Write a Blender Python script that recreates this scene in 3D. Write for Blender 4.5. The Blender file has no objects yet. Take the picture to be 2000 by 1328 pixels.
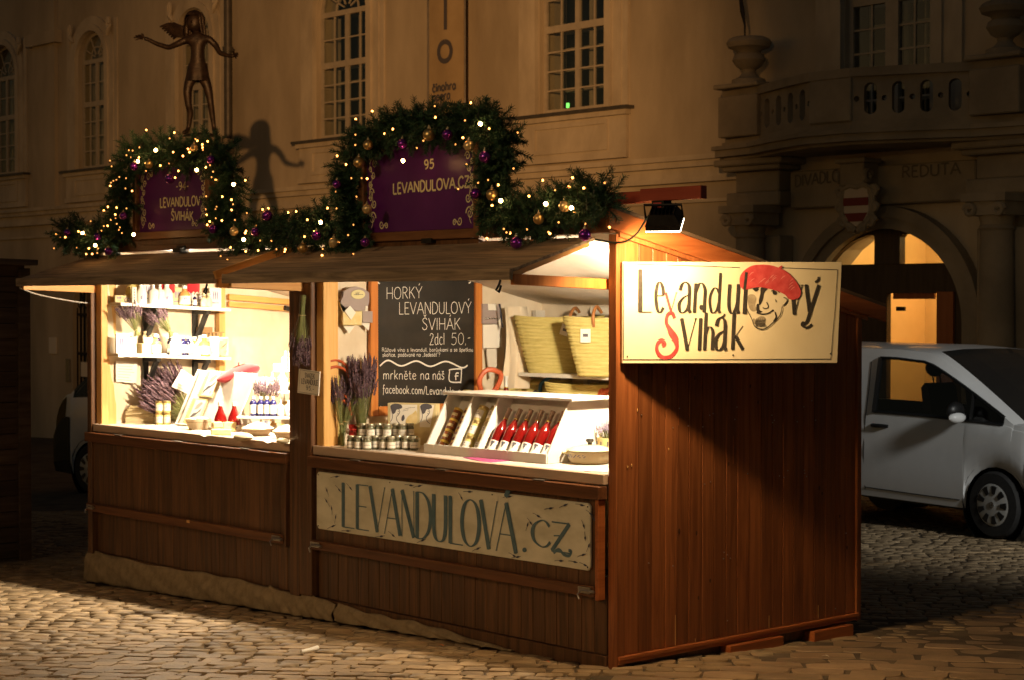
import bpy, bmesh, math, random
from mathutils import Vector, Matrix, noise
random.seed(11)
V = Vector
scene = bpy.context.scene
COL = scene.collection
R = math.radians

# ------------------------------------------------------------------ camera
FPX, CX, CY = 3543.0, 1000.0, 664.0                 # focal length and centre in pixels of the 2000 px photograph
YAW, PITCH = R(47.9), math.atan(75 / 3543.0)
CAM = V((7.224, -7.332, 2.07))                      # the near corner of the stall is the world origin
VIEW = V((-math.sin(YAW), math.cos(YAW), 0))
RIGHT = V((math.cos(YAW), math.sin(YAW), 0))
FWD = VIEW * math.cos(PITCH) + V((0, 0, -math.sin(PITCH)))
UP = RIGHT.cross(FWD)
cam_data = bpy.data.cameras.new('camera')
cam = bpy.data.objects.new('camera', cam_data)
COL.objects.link(cam)
cam.location = CAM
cam.rotation_euler = FWD.to_track_quat('-Z', 'Y').to_euler()
cam_data.sensor_width = 36.0
cam_data.lens = FPX / 2000 * 36.0
cam_data.clip_end = 400
cam_data.dof.use_dof = True
cam_data.dof.focus_distance = 11.0
cam_data.dof.aperture_fstop = 5.6
scene.camera = cam

# ------------------------------------------------------------------ sky, moon-weak sun, exposure
world = bpy.data.worlds.new('World')
scene.world = world
world.use_nodes = True
wn = world.node_tree.nodes
wl = world.node_tree.links
sky = wn.new('ShaderNodeTexSky')
sky.sky_type = 'NISHITA'
sky.sun_disc = False
sky.sun_elevation = R(3)
sky.sun_rotation = R(200)
wl.new(sky.outputs[0], wn['Background'].inputs[0])
wn['Background'].inputs[1].default_value = 0.018
sun_data = bpy.data.lights.new('sun', 'SUN')
sun_data.energy = 0.012
sun_data.angle = R(12)
sun_data.color = (1.0, 0.93, 0.85)
sun = bpy.data.objects.new('sun', sun_data)
sun.rotation_euler = (R(50), 0, R(35))
COL.objects.link(sun)
scene.view_settings.view_transform = 'Standard'
scene.view_settings.look = 'None'
scene.view_settings.exposure = 0.0
scene.view_settings.gamma = 1.0
scene.view_settings.use_curve_mapping = False
scene.render.engine = 'CYCLES'
scene.cycles.use_denoising = True
scene.cycles.max_bounces = 8
scene.cycles.diffuse_bounces = 4
scene.cycles.glossy_bounces = 4
scene.cycles.transmission_bounces = 8
scene.cycles.transparent_max_bounces = 12
scene.cycles.sample_clamp_indirect = 4.0
scene.cycles.caustics_reflective = False
scene.cycles.caustics_refractive = False

def lamp_light(name, kind, loc, target, energy, color, size=0.1, spot=None, blend=0.3):
    d = bpy.data.lights.new(name, kind)
    d.energy = energy
    d.color = color
    if kind == 'AREA':
        d.shape = 'RECTANGLE'; d.size = size; d.size_y = size * 0.7
    else:
        d.shadow_soft_size = size
    if kind == 'SPOT':
        d.spot_size = R(spot); d.spot_blend = blend
    o = bpy.data.objects.new(name, d)
    o.location = loc
    if target is not None:
        o.rotation_euler = (V(target) - V(loc)).to_track_quat('-Z', 'Y').to_euler()
    COL.objects.link(o)
    return o

# the floodlight on the square (out of frame, beside the photographer) that throws the statue's shadow on the theatre
lamp_light('square_floodlight', 'SPOT', (2.4, -6.6, 6.05), (-20.0, 14.0, 5.2), 15500, (1.0, 0.475, 0.155), 0.07, 33, 1.0)
# the cool street lamp over the parked van (out of frame to the right)
lamp_light('street_lamp_light', 'SPOT', (9.0, 3.0, 6.0), (-1.6, 7.7, 0.6), 3400, (1.0, 0.985, 0.92), 0.8, 24, 0.7)
# the market square's general lamp behind the photographer
lamp_light('market_lamp_light', 'SPOT', (1.0, -11.0, 5.5), (-1.0, 0.2, 0.3), 1080, (1.0, 0.63, 0.30), 0.5, 60, 1.0)

# ------------------------------------------------------------------ pixel of the photograph -> point of the place
def ray(px, py):
    return FWD + RIGHT * ((px - CX) / FPX) - UP * ((py - CY) / FPX)
def onz(px, py, z):
    r = ray(px, py); return CAM + r * ((z - CAM.z) / r.z)
def ony(px, py, y):
    r = ray(px, py); return CAM + r * ((y - CAM.y) / r.y)
def onx(px, py, x):
    r = ray(px, py); return CAM + r * ((x - CAM.x) / r.x)
def atd(px, py, d):
    return CAM + ray(px, py) * d
def gz(x, y):
    return 0.033 * x - 0.036 * (y if y < 2.2 else 2.2 + 1.6 * (1 - math.exp(-(y - 2.2) / 1.6)) if y < 20 else 3.8)
def ong(px, py):
    r = ray(px, py)
    t = (0.033 * CAM.x - 0.036 * CAM.y - CAM.z) / (r.z - 0.033 * r.x + 0.036 * r.y)
    return CAM + r * t
def plane(o, u, n):
    """a function pixel -> point on the plane through o with normal n"""
    o = V(o); n = V(n)
    def f(px, py):
        r = ray(px, py); return CAM + r * ((o - CAM).dot(n) / r.dot(n))
    return f

# ------------------------------------------------------------------ materials
MATS = {}
def mat(name, c, c2=None, scale=(8, 8, 8), rough=0.6, bump=0.0, metal=0.0, detail=5, rand=0.0, spec=0.5, emis=None, estr=0.0,
        trans=0.0, ior=1.45, coat=0.0, ramp=(0.35, 0.65), dist=0.0, bscale=None, sheen=0.0, alpha=1.0, rvar=0.0):
    m = bpy.data.materials.new(name); m.use_nodes = True
    nt = m.node_tree; N = nt.nodes; L = nt.links
    b = N['Principled BSDF']
    b.inputs['Base Color'].default_value = (*c, 1)
    b.inputs['Roughness'].default_value = rough
    b.inputs['Metallic'].default_value = metal
    b.inputs['Specular IOR Level'].default_value = spec
    b.inputs['IOR'].default_value = ior
    b.inputs['Transmission Weight'].default_value = trans
    b.inputs['Coat Weight'].default_value = coat
    b.inputs['Sheen Weight'].default_value = sheen
    b.inputs['Alpha'].default_value = alpha
    if emis:
        b.inputs['Emission Color'].default_value = (*emis, 1); b.inputs['Emission Strength'].default_value = estr
    if c2 or bump or rand:
        tc = N.new('ShaderNodeTexCoord'); mp = N.new('ShaderNodeMapping'); oi = N.new('ShaderNodeObjectInfo')
        mp.inputs['Scale'].default_value = scale
        L.new(tc.outputs['Object'], mp.inputs['Vector'])
        mul = N.new('ShaderNodeMath'); mul.operation = 'MULTIPLY'; mul.inputs[1].default_value = 37.0
        L.new(oi.outputs['Random'], mul.inputs[0])
        cb = N.new('ShaderNodeCombineXYZ')
        for k in range(3): L.new(mul.outputs[0], cb.inputs[k])
        L.new(cb.outputs[0], mp.inputs['Location'])
        nz = N.new('ShaderNodeTexNoise'); nz.inputs['Scale'].default_value = 1.0
        nz.inputs['Detail'].default_value = detail; nz.inputs['Distortion'].default_value = dist
        nz.inputs['Roughness'].default_value = 0.6
        L.new(mp.outputs[0], nz.inputs['Vector'])
        col = None
        if c2:
            cr = N.new('ShaderNodeValToRGB')
            cr.color_ramp.elements[0].position = ramp[0]; cr.color_ramp.elements[0].color = (*c, 1)
            cr.color_ramp.elements[1].position = ramp[1]; cr.color_ramp.elements[1].color = (*c2, 1)
            L.new(nz.outputs[0], cr.inputs[0]); col = cr.outputs[0]
        if rand:
            mr = N.new('ShaderNodeMapRange'); mr.inputs['To Min'].default_value = 1 - rand; mr.inputs['To Max'].default_value = 1 + rand
            L.new(oi.outputs['Random'], mr.inputs['Value'])
            mx = N.new('ShaderNodeMix'); mx.data_type = 'RGBA'; mx.blend_type = 'MULTIPLY'; mx.inputs['Factor'].default_value = 1
            if col: L.new(col, mx.inputs['A'])
            else: mx.inputs['A'].default_value = (*c, 1)
            L.new(mr.outputs[0], mx.inputs['B']); col = mx.outputs['Result']
        if col: L.new(col, b.inputs['Base Color'])
        if rvar:
            rr = N.new('ShaderNodeMapRange'); rr.inputs['To Min'].default_value = rough - rvar; rr.inputs['To Max'].default_value = rough + rvar
            L.new(nz.outputs[0], rr.inputs['Value']); L.new(rr.outputs[0], b.inputs['Roughness'])
        if bump:
            src = nz
            if bscale:
                mp2 = N.new('ShaderNodeMapping'); mp2.inputs['Scale'].default_value = bscale
                L.new(tc.outputs['Object'], mp2.inputs['Vector'])
                src = N.new('ShaderNodeTexNoise'); src.inputs['Scale'].default_value = 1.0; src.inputs['Detail'].default_value = 3
                L.new(mp2.outputs[0], src.inputs['Vector'])
            bp = N.new('ShaderNodeBump'); bp.inputs['Strength'].default_value = min(1.0, bump); bp.inputs['Distance'].default_value = 0.01
            L.new(src.outputs[0], bp.inputs['Height']); L.new(bp.outputs[0], b.inputs['Normal'])
    MATS[name] = m
    return m

M = MATS
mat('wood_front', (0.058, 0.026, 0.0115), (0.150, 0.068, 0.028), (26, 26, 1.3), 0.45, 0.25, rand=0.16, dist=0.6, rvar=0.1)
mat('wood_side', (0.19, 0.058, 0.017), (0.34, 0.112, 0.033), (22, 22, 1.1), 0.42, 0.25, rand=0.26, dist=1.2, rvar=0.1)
mat('wood_rail', (0.085, 0.030, 0.011), (0.165, 0.062, 0.022), (1.3, 26, 26), 0.45, 0.25, rand=0.12, dist=0.6)
mat('wood_barge', (0.29, 0.078, 0.02), (0.44, 0.135, 0.038), (26, 1.3, 26), 0.42, 0.2, rand=0.1, dist=0.6)
mat('wood_pine', (0.60, 0.33, 0.10), (0.72, 0.44, 0.16), (30, 30, 1.5), 0.5, 0.15, rand=0.08, dist=0.5)
mat('wood_pine_y', (0.56, 0.26, 0.07), (0.68, 0.36, 0.11), (30, 1.5, 30), 0.5, 0.15, rand=0.08, dist=0.5)
mat('wood_grey', (0.15, 0.11, 0.072), (0.42, 0.31, 0.20), (1.6, 20, 20), 0.75, 0.5, rand=0.1, dist=0.8)
mat('wood_hut', (0.085, 0.052, 0.03), (0.17, 0.105, 0.06), (20, 1.5, 20), 0.65, 0.3, rand=0.25, dist=0.6)
mat('wood_orange', (0.42, 0.13, 0.022), (0.56, 0.20, 0.04), (24, 24, 1.5), 0.45, 0.15, rand=0.05)
mat('wood_redpole', (0.27, 0.042, 0.022), (0.34, 0.065, 0.032), (2, 24, 24), 0.5, 0.2)
mat('counter', (0.66, 0.56, 0.47), (0.76, 0.67, 0.58), (3, 3, 3), 0.32, 0.1)
mat('counter_edge', (0.46, 0.33, 0.24), (0.56, 0.42, 0.31), (2, 14, 14), 0.45, 0.2)
mat('linen', (0.66, 0.55, 0.40), (0.74, 0.64, 0.49), (5, 5, 5), 0.9, 0.5, bscale=(7, 7, 3), sheen=0.2)
mat('linen_grey', (0.58, 0.54, 0.46), (0.68, 0.63, 0.54), (5, 5, 5), 0.9, 0.5, bscale=(6, 6, 3))
mat('burlap', (0.26, 0.19, 0.105), (0.38, 0.285, 0.165), (14, 14, 14), 0.95, 0.7, bscale=(180, 180, 180))
mat('white_paint', (0.72, 0.69, 0.62), (0.80, 0.77, 0.71), (6, 6, 6), 0.45, 0.05)
mat('paper', (0.78, 0.74, 0.65), rough=0.8)
mat('paper_pink', (0.72, 0.60, 0.55), rough=0.8)
mat('print_ink', (0.09, 0.085, 0.10), rough=0.8)
mat('print_blue', (0.13, 0.13, 0.30), rough=0.8)
mat('print_grey', (0.33, 0.30, 0.27), rough=0.8)
mat('print_brown', (0.30, 0.18, 0.08), rough=0.8)
mat('chalkboard', (0.012, 0.011, 0.010), (0.024, 0.021, 0.018), (4, 4, 4), 0.42, 0.06, rvar=0.12)
mat('chalk', (0.80, 0.77, 0.70), (0.62, 0.60, 0.55), (120, 120, 120), 0.9)
mat('iron', (0.020, 0.019, 0.018), (0.035, 0.033, 0.031), (20, 20, 20), 0.45, 0.1, metal=0.6)
mat('black_plastic', (0.012, 0.012, 0.012), rough=0.4)
mat('rubber', (0.014, 0.014, 0.014), (0.022, 0.021, 0.02), (30, 30, 30), 0.8)
mat('steel', (0.50, 0.47, 0.42), (0.36, 0.33, 0.29), (40, 40, 40), 0.35, metal=1.0)
mat('chrome', (0.75, 0.75, 0.73), rough=0.15, metal=1.0)
mat('sign_cream', (0.74, 0.62, 0.39), (0.80, 0.69, 0.46), (3, 3, 3), 0.42, 0.04)
mat('sign_old', (0.54, 0.51, 0.38), (0.72, 0.69, 0.55), (3.2, 3, 7), 0.55, 0.05, ramp=(0.3, 0.6))
mat('paint_black', (0.030, 0.026, 0.022), (0.06, 0.05, 0.04), (30, 30, 30), 0.45)
mat('paint_red', (0.50, 0.045, 0.045), (0.62, 0.09, 0.085), (18, 18, 18), 0.5)
mat('paint_brush', (0.70, 0.22, 0.20), rough=0.5)
mat('paint_blue', (0.075, 0.135, 0.17), (0.105, 0.18, 0.22), (14, 14, 14), 0.55)
mat('paint_navy', (0.05, 0.055, 0.09), rough=0.6)
mat('paint_skin', (0.72, 0.62, 0.42), rough=0.5)
mat('paint_shade', (0.30, 0.24, 0.15), (0.46, 0.38, 0.25), (30, 30, 30), 0.5)
mat('sign_purple', (0.085, 0.010, 0.125), (0.105, 0.015, 0.150), (4, 4, 4), 0.33)
mat('sign_gold', (0.72, 0.66, 0.40), rough=0.5)
mat('sign_frame', (0.13, 0.055, 0.022), (0.22, 0.10, 0.04), (3, 26, 26), 0.4, 0.2)
mat('needle', (0.018, 0.056, 0.032), (0.046, 0.112, 0.058), (9, 9, 9), 0.55, spec=0.4)
mat('twig', (0.06, 0.035, 0.02), rough=0.8)
mat('bauble_purple', (0.20, 0.020, 0.34), rough=0.22, metal=0.75, coat=0.5)
mat('bauble_gold', (0.62, 0.46, 0.20), rough=0.34, metal=0.9)
mat('bauble_glass', (0.80, 0.62, 0.32), rough=0.08, metal=0.6, coat=0.6)
mat('bulb', (1, 0.8, 0.5), emis=(1.0, 0.36, 0.07), estr=12)
mat('bulb_dim', (1, 0.8, 0.5), emis=(1.0, 0.36, 0.075), estr=2.2)
mat('bulb_big', (1, 0.8, 0.5), emis=(1.0, 0.50, 0.16), estr=60)
mat('cable', (0.012, 0.020, 0.014), rough=0.5)
mat('cable_white', (0.45, 0.42, 0.36), rough=0.5)
mat('glass_lamp', (1, 0.95, 0.85), emis=(1.0, 0.86, 0.62), estr=25)
mat('plaster', (0.38, 0.325, 0.24), (0.56, 0.49, 0.375), (0.8, 0.8, 0.28), 0.85, 0.25, bscale=(18, 18, 18), detail=8)
mat('plaster_trim', (0.46, 0.405, 0.315), (0.62, 0.555, 0.44), (2.2, 2.2, 1.0), 0.8, 0.2, bscale=(22, 22, 22), detail=8)
mat('knot', (0.055, 0.018, 0.007), (0.09, 0.03, 0.01), (30, 30, 30), 0.5)
mat('stone_portal', (0.235, 0.205, 0.155), (0.34, 0.295, 0.22), (1.6, 1.6, 1.6), 0.85, 0.4, bscale=(16, 16, 16), detail=8)
mat('sheet_metal', (0.09, 0.085, 0.08), (0.13, 0.12, 0.11), (6, 6, 6), 0.5, metal=0.5)
mat('window_frame', (0.42, 0.38, 0.31), (0.50, 0.455, 0.37), (6, 6, 6), 0.5)
def clear_glass(name, tint, gloss):
    m = bpy.data.materials.new(name); m.use_nodes = True; N = m.node_tree.nodes; L = m.node_tree.links
    N.remove(N['Principled BSDF'])
    tr = N.new('ShaderNodeBsdfTransparent'); tr.inputs[0].default_value = (*tint, 1)
    gl_ = N.new('ShaderNodeBsdfGlossy'); gl_.inputs['Roughness'].default_value = .04
    tc = N.new('ShaderNodeTexCoord'); nz = N.new('ShaderNodeTexNoise'); nz.inputs['Scale'].default_value = 2.5; bp = N.new('ShaderNodeBump'); bp.inputs['Strength'].default_value = .05
    L.new(tc.outputs['Object'], nz.inputs['Vector']); L.new(nz.outputs[0], bp.inputs['Height']); L.new(bp.outputs[0], gl_.inputs['Normal'])
    mx = N.new('ShaderNodeMixShader'); mx.inputs[0].default_value = gloss; L.new(tr.outputs[0], mx.inputs[1]); L.new(gl_.outputs[0], mx.inputs[2])
    L.new(mx.outputs[0], N['Material Output'].inputs[0]); MATS[name] = m
clear_glass('pane', (.88, .9, .88), .06)
clear_glass('van_clear', (.66, .70, .68), .05)
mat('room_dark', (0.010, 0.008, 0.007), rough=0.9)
mat('curtain_red', (0.10, 0.012, 0.010), (0.03, 0.006, 0.006), (30, 30, 0.5), 0.9)
mat('exit_green', (0.1, 0.8, 0.2), emis=(0.25, 1.0, 0.15), estr=2.2)
mat('door_dark', (0.030, 0.019, 0.012), (0.055, 0.034, 0.02), (16, 16, 1.5), 0.5, 0.2)
mat('door_red', (0.30, 0.095, 0.03), (0.38, 0.13, 0.045), (16, 16, 1.5), 0.5)
mat('vestibule', (0.68, 0.49, 0.24), (0.74, 0.54, 0.28), (1.5, 1.5, 1.5), 0.8)
mat('shield_red', (0.17, 0.020, 0.014), rough=0.6)
mat('shield_white', (0.55, 0.48, 0.40), rough=0.6)
mat('letter_stone', (0.15, 0.13, 0.098), rough=0.8)
mat('banner', (0.40, 0.30, 0.17), (0.47, 0.36, 0.21), (2, 2, 2), 0.7)
mat('bronze', (0.012, 0.007, 0.0045), (0.028, 0.016, 0.010), (14, 14, 14), 0.5, 0.7, metal=0.3, rvar=0.12)
mat('bronze_stone', (0.11, 0.09, 0.07), (0.16, 0.13, 0.10), (4, 4, 4), 0.8, 0.3)
mat('mortar', (0.070, 0.048, 0.028), (0.15, 0.105, 0.062), (3, 3, 3), 0.95, 0.6, bscale=(60, 60, 60))
mat('sett', (0.225, 0.146, 0.072), (0.355, 0.245, 0.132), (9, 9, 9), 0.6, 0.55, rand=0.26, bscale=(55, 55, 55), rvar=0.15)
mat('sett_mass', (0.165, 0.112, 0.060), (0.385, 0.275, 0.155), (7.5, 7.5, 7.5), 0.62, 0.4, bscale=(55, 55, 55), detail=2, rvar=0.15)
mat('slab', (0.215, 0.14, 0.076), (0.34, 0.225, 0.125), (5, 5, 5), 0.6, 0.4, rand=0.2, bscale=(40, 40, 40), rvar=0.15)
mat('van_white', (0.66, 0.67, 0.67), (0.74, 0.75, 0.75), (2, 2, 2), 0.3, coat=0.35)
mat('van_glass', (0.015, 0.017, 0.018), rough=0.04, spec=0.6)
mat('hubcap', (0.42, 0.42, 0.40), (0.5, 0.5, 0.48), (8, 8, 8), 0.4, metal=0.3)
mat('lens', (0.5, 0.5, 0.48), rough=0.1, coat=0.8)
mat('amber', (0.45, 0.16, 0.05), rough=0.3)
mat('lav_stem', (0.15, 0.165, 0.055), (0.24, 0.25, 0.09), (20, 20, 20), 0.8)
mat('lav_flower', (0.066, 0.036, 0.048), (0.14, 0.085, 0.105), (30, 30, 30), 0.9)
mat('lav_pale', (0.20, 0.155, 0.21), (0.29, 0.23, 0.29), (30, 30, 30), 0.9)
mat('raffia', (0.55, 0.42, 0.20), rough=0.8)
mat('straw', (0.44, 0.36, 0.11), (0.58, 0.48, 0.17), (10, 10, 60), 0.85, 0.4)
mat('leather', (0.36, 0.15, 0.05), rough=0.5)
mat('leather_red', (0.40, 0.075, 0.025), (0.5, 0.11, 0.04), (20, 20, 20), 0.45)
mat('leather_blue', (0.035, 0.12, 0.20), rough=0.45)
mat('leather_dark', (0.02, 0.02, 0.03), rough=0.45)
mat('wine', (0.15, 0.005, 0.004), rough=0.05, spec=0.6, coat=0.6)
mat('wine_clear', (0.62, 0.10, 0.06), rough=0.04, trans=0.75, ior=1.2)
mat('neck_glass', (0.35, 0.16, 0.12), rough=0.1, spec=0.6, coat=0.4)
mat('foil', (0.36, 0.25, 0.19), rough=0.35, metal=0.3)
mat('honey', (0.20, 0.055, 0.012), rough=0.1, coat=0.5)
mat('honey_lid', (0.70, 0.48, 0.08), rough=0.35, metal=0.3)
mat('cream_honey', (0.66, 0.55, 0.20), rough=0.2, coat=0.4)
mat('jar_herb', (0.10, 0.10, 0.055), (0.16, 0.155, 0.09), (60, 60, 60), 0.15, coat=0.6)
mat('jar_lid', (0.36, 0.34, 0.26), rough=0.3, metal=0.7)
mat('cobalt', (0.012, 0.012, 0.075), rough=0.06, coat=0.6)
mat('amber_glass', (0.52, 0.30, 0.09), rough=0.08, coat=0.5)
mat('cap_white', (0.74, 0.71, 0.66), rough=0.4)
mat('cork', (0.45, 0.28, 0.14), rough=0.9)
mat('enamel', (0.72, 0.62, 0.36), (0.78, 0.69, 0.45), (5, 5, 5), 0.18, coat=0.5)
mat('knob', (0.025, 0.022, 0.018), rough=0.3)
mat('ceramic', (0.62, 0.50, 0.33), (0.70, 0.58, 0.40), (6, 6, 6), 0.35)
mat('soap', (0.66, 0.50, 0.20), (0.74, 0.60, 0.32), (20, 20, 20), 0.6)
mat('felt_red', (0.30, 0.009, 0.016), (0.37, 0.014, 0.024), (30, 30, 30), 0.95, sheen=0.3)
mat('book_cream', (0.58, 0.48, 0.24), (0.66, 0.56, 0.32), (10, 10, 10), 0.8)
mat('pages', (0.62, 0.52, 0.33), (0.36, 0.28, 0.15), (2, 2, 260), 0.9)
mat('letterbox_grey', (0.30, 0.245, 0.235), (0.34, 0.28, 0.265), (5, 5, 5), 0.6)
mat('oval_cream', (0.66, 0.60, 0.32), rough=0.5)
mat('pink_print', (0.42, 0.07, 0.20), rough=0.6)
mat('red_pot', (0.45, 0.03, 0.02), rough=0.2, coat=0.5)
mat('cloth_sack', (0.62, 0.52, 0.34), (0.70, 0.60, 0.42), (16, 16, 16), 0.95)
mat('leaf_dry', (0.50, 0.14, 0.03), rough=0.7)

# ------------------------------------------------------------------ mesh builder
WM = {}
def wmat(o):
    return WM.get(o.name, Matrix.Identity(4))

class MB:
    def __init__(s):
        s.v = []; s.f = []
    def add(s, vs, fs, T=None):
        n = len(s.v)
        s.v += [tuple(T @ V(p)) if T is not None else tuple(p) for p in vs]
        s.f += [tuple(i + n for i in f) for f in fs]
        return s
    def box(s, a, b, T=None):
        x0, y0, z0 = a; x1, y1, z1 = b
        return s.add([(x0, y0, z0), (x1, y0, z0), (x1, y1, z0), (x0, y1, z0), (x0, y0, z1), (x1, y0, z1), (x1, y1, z1), (x0, y1, z1)],
                     [(0, 3, 2, 1), (4, 5, 6, 7), (0, 1, 5, 4), (1, 2, 6, 5), (2, 3, 7, 6), (3, 0, 4, 7)], T)
    def cbox(s, c, size, T=None):
        h = [k / 2 for k in size]
        return s.box([c[k] - h[k] for k in range(3)], [c[k] + h[k] for k in range(3)], T)
    def bar(s, p, q, w, h, up=(0, 0, 1)):
        p = V(p); q = V(q); d = (q - p); L = d.length; d.normalize()
        u = V(up); r = d.cross(u)
        if r.length < 1e-4: r = d.cross(V((1, 0, 0)))
        r.normalize(); u = r.cross(d)
        T = Matrix((( r.x, d.x, u.x, p.x), (r.y, d.y, u.y, p.y), (r.z, d.z, u.z, p.z), (0, 0, 0, 1)))
        return s.box((-w / 2, 0, -h / 2), (w / 2, L, h / 2), T)
    def tube(s, pts, r, n=8, cap=True):
        pts = [V(p) for p in pts]
        rs = r if isinstance(r, (list, tuple)) else [r] * len(pts)
        vs = []; fs = []
        ref = None
        for i, p in enumerate(pts):
            d = (pts[min(i + 1, len(pts) - 1)] - pts[max(i - 1, 0)])
            if d.length < 1e-9: d = V((0, 0, 1))
            d.normalize()
            if ref is None:
                ref = d.orthogonal().normalized()
            a = (ref - d * ref.dot(d))
            if a.length < 1e-6: a = d.orthogonal()
            a.normalize(); ref = a; b = d.cross(a)
            for k in range(n):
                t = 2 * math.pi * k / n
                vs.append(p + (a * math.cos(t) + b * math.sin(t)) * rs[i])
        for i in range(len(pts) - 1):
            for k in range(n):
                k2 = (k + 1) % n
                fs.append((i * n + k, i * n + k2, (i + 1) * n + k2, (i + 1) * n + k))
        if cap:
            fs.append(tuple(range(n - 1, -1, -1))); fs.append(tuple((len(pts) - 1) * n + k for k in range(n)))
        return s.add(vs, fs)
    def lathe(s, prof, n=16, T=None, a0=0.0, a1=2 * math.pi, sx=1.0, sy=1.0):
        full = abs(a1 - a0 - 2 * math.pi) < 1e-6
        cols = n if full else n + 1
        vs = []; fs = []
        for (r, z) in prof:
            for k in range(cols):
                t = a0 + (a1 - a0) * k / n
                vs.append((max(r, 1e-5) * math.cos(t) * sx, max(r, 1e-5) * math.sin(t) * sy, z))
        for i in range(len(prof) - 1):
            for k in range(n):
                k2 = (k + 1) % cols
                fs.append((i * cols + k, i * cols + k2, (i + 1) * cols + k2, (i + 1) * cols + k))
        return s.add(vs, fs, T)
    def prism(s, poly, h0, h1, T=None):
        n = len(poly)
        vs = [(p[0], p[1], h0) for p in poly] + [(p[0], p[1], h1) for p in poly]
        fs = [tuple(range(n - 1, -1, -1)), tuple(range(n, 2 * n))]
        fs += [(i, (i + 1) % n, n + (i + 1) % n, n + i) for i in range(n)]
        return s.add(vs, fs, T)
    def ring(s, inner, outer, h0, h1, T=None, closed=True):
        n = len(inner); m = n if closed else n - 1
        vs = [(p[0], p[1], h) for h in (h0, h1) for P in (inner, outer) for p in P]
        I0, O0, I1, O1 = 0, n, 2 * n, 3 * n
        fs = []
        for i in range(m):
            j = (i + 1) % n
            fs += [(I1 + i, I1 + j, O1 + j, O1 + i), (I0 + j, I0 + i, O0 + i, O0 + j), (I0 + i, I0 + j, I1 + j, I1 + i), (O0 + j, O0 + i, O1 + i, O1 + j)]
        if not closed:
            fs += [(I0, I1, O1, O0), (I0 + n - 1, O0 + n - 1, O1 + n - 1, I1 + n - 1)]
        return s.add(vs, fs, T)
    def ball(s, c, r, n=10, sc=(1, 1, 1)):
        m = max(4, n // 2 + 1)
        prof = [(r * math.sin(math.pi * i / m), -r * math.cos(math.pi * i / m)) for i in range(m + 1)]
        T = Matrix.Translation(V(c)) @ Matrix.Diagonal((sc[0], sc[1], sc[2], 1))
        return s.lathe(prof, n, T)
    def sheet(s, fn, nu, nv):
        vs = [fn(i / nu, j / nv) for j in range(nv + 1) for i in range(nu + 1)]
        fs = [(j * (nu + 1) + i, j * (nu + 1) + i + 1, (j + 1) * (nu + 1) + i + 1, (j + 1) * (nu + 1) + i) for j in range(nv) for i in range(nu)]
        return s.add(vs, fs)
    def mesh(s, name, bevel=0.0, smooth=False, T=None):
        me = bpy.data.meshes.new(name)
        vs = s.v if T is None else [tuple(T @ V(p)) for p in s.v]
        me.from_pydata(vs, [], s.f)
        bm = bmesh.new(); bm.from_mesh(me)
        if len(bm.verts) < 60000:
            bmesh.ops.recalc_face_normals(bm, faces=bm.faces)
        if bevel:
            es = [e for e in bm.edges if len(e.link_faces) == 2 and e.calc_face_angle(0) > 0.5]
            bmesh.ops.bevel(bm, geom=es, offset=bevel, segments=1, affect='EDGES', profile=0.5)
        if smooth:
            for f in bm.faces: f.smooth = True
            for e in bm.edges:
                if len(e.link_faces) == 2 and e.calc_face_angle(0) > 0.7: e.smooth = False
        bm.to_mesh(me); bm.free()
        return me
    def build(s, name, material, parent=None, bevel=0.0, smooth=False, local=False):
        T = None
        if parent is not None and not local:
            T = wmat(parent).inverted()
        me = s.mesh(name, bevel, smooth, T)
        me.materials.append(M[material])
        o = bpy.data.objects.new(name, me)
        COL.objects.link(o)
        if parent is not None:
            o.parent = parent
            WM[o.name] = wmat(parent)
        return o

def tag(o, label=None, cat=None, group=None, kind=None):
    if label: o['label'] = label
    if cat: o['category'] = cat
    if group: o['group'] = group
    if kind: o['kind'] = kind
    return o

def thing(name, label, cat, loc=(0, 0, 0), rz=0.0, group=None, rot=None):
    o = bpy.data.objects.new(name, None)
    COL.objects.link(o)
    o.empty_display_size = 0.1
    o.location = loc
    o.rotation_euler = rot.to_euler() if rot is not None else (0, 0, rz)
    WM[o.name] = Matrix.Translation(V(loc)) @ (rot.to_4x4() if rot is not None else Matrix.Rotation(rz, 4, 'Z'))
    return tag(o, label, cat, group)

def copy_tree(o, loc=None, rz=None, label=None, parent=None, rot=None):
    c = o.copy(); COL.objects.link(c)
    if parent is not None: c.parent = parent
    if loc is not None: c.location = loc
    if rz is not None: c.rotation_euler = (0, 0, rz)
    if rot is not None: c.rotation_euler = rot.to_euler()
    if label: c['label'] = label
    for ch in list(o.children): copy_tree(ch, parent=c)
    return c

def proto_place(proto, first, **kw):
    """the first placement moves the prototype itself, the others copy it"""
    if first:
        if kw.get('loc') is not None: proto.location = kw['loc']
        if kw.get('rz') is not None: proto.rotation_euler = (0, 0, kw['rz'])
        if kw.get('rot') is not None: proto.rotation_euler = kw['rot'].to_euler()
        if kw.get('label'): proto['label'] = kw['label']
        return proto
    return copy_tree(proto, **kw)

ORD = ['first', 'second', 'third', 'fourth', 'fifth', 'sixth', 'seventh', 'eighth', 'ninth', 'tenth', 'eleventh', 'twelfth', 'thirteenth', 'fourteenth']

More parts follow.
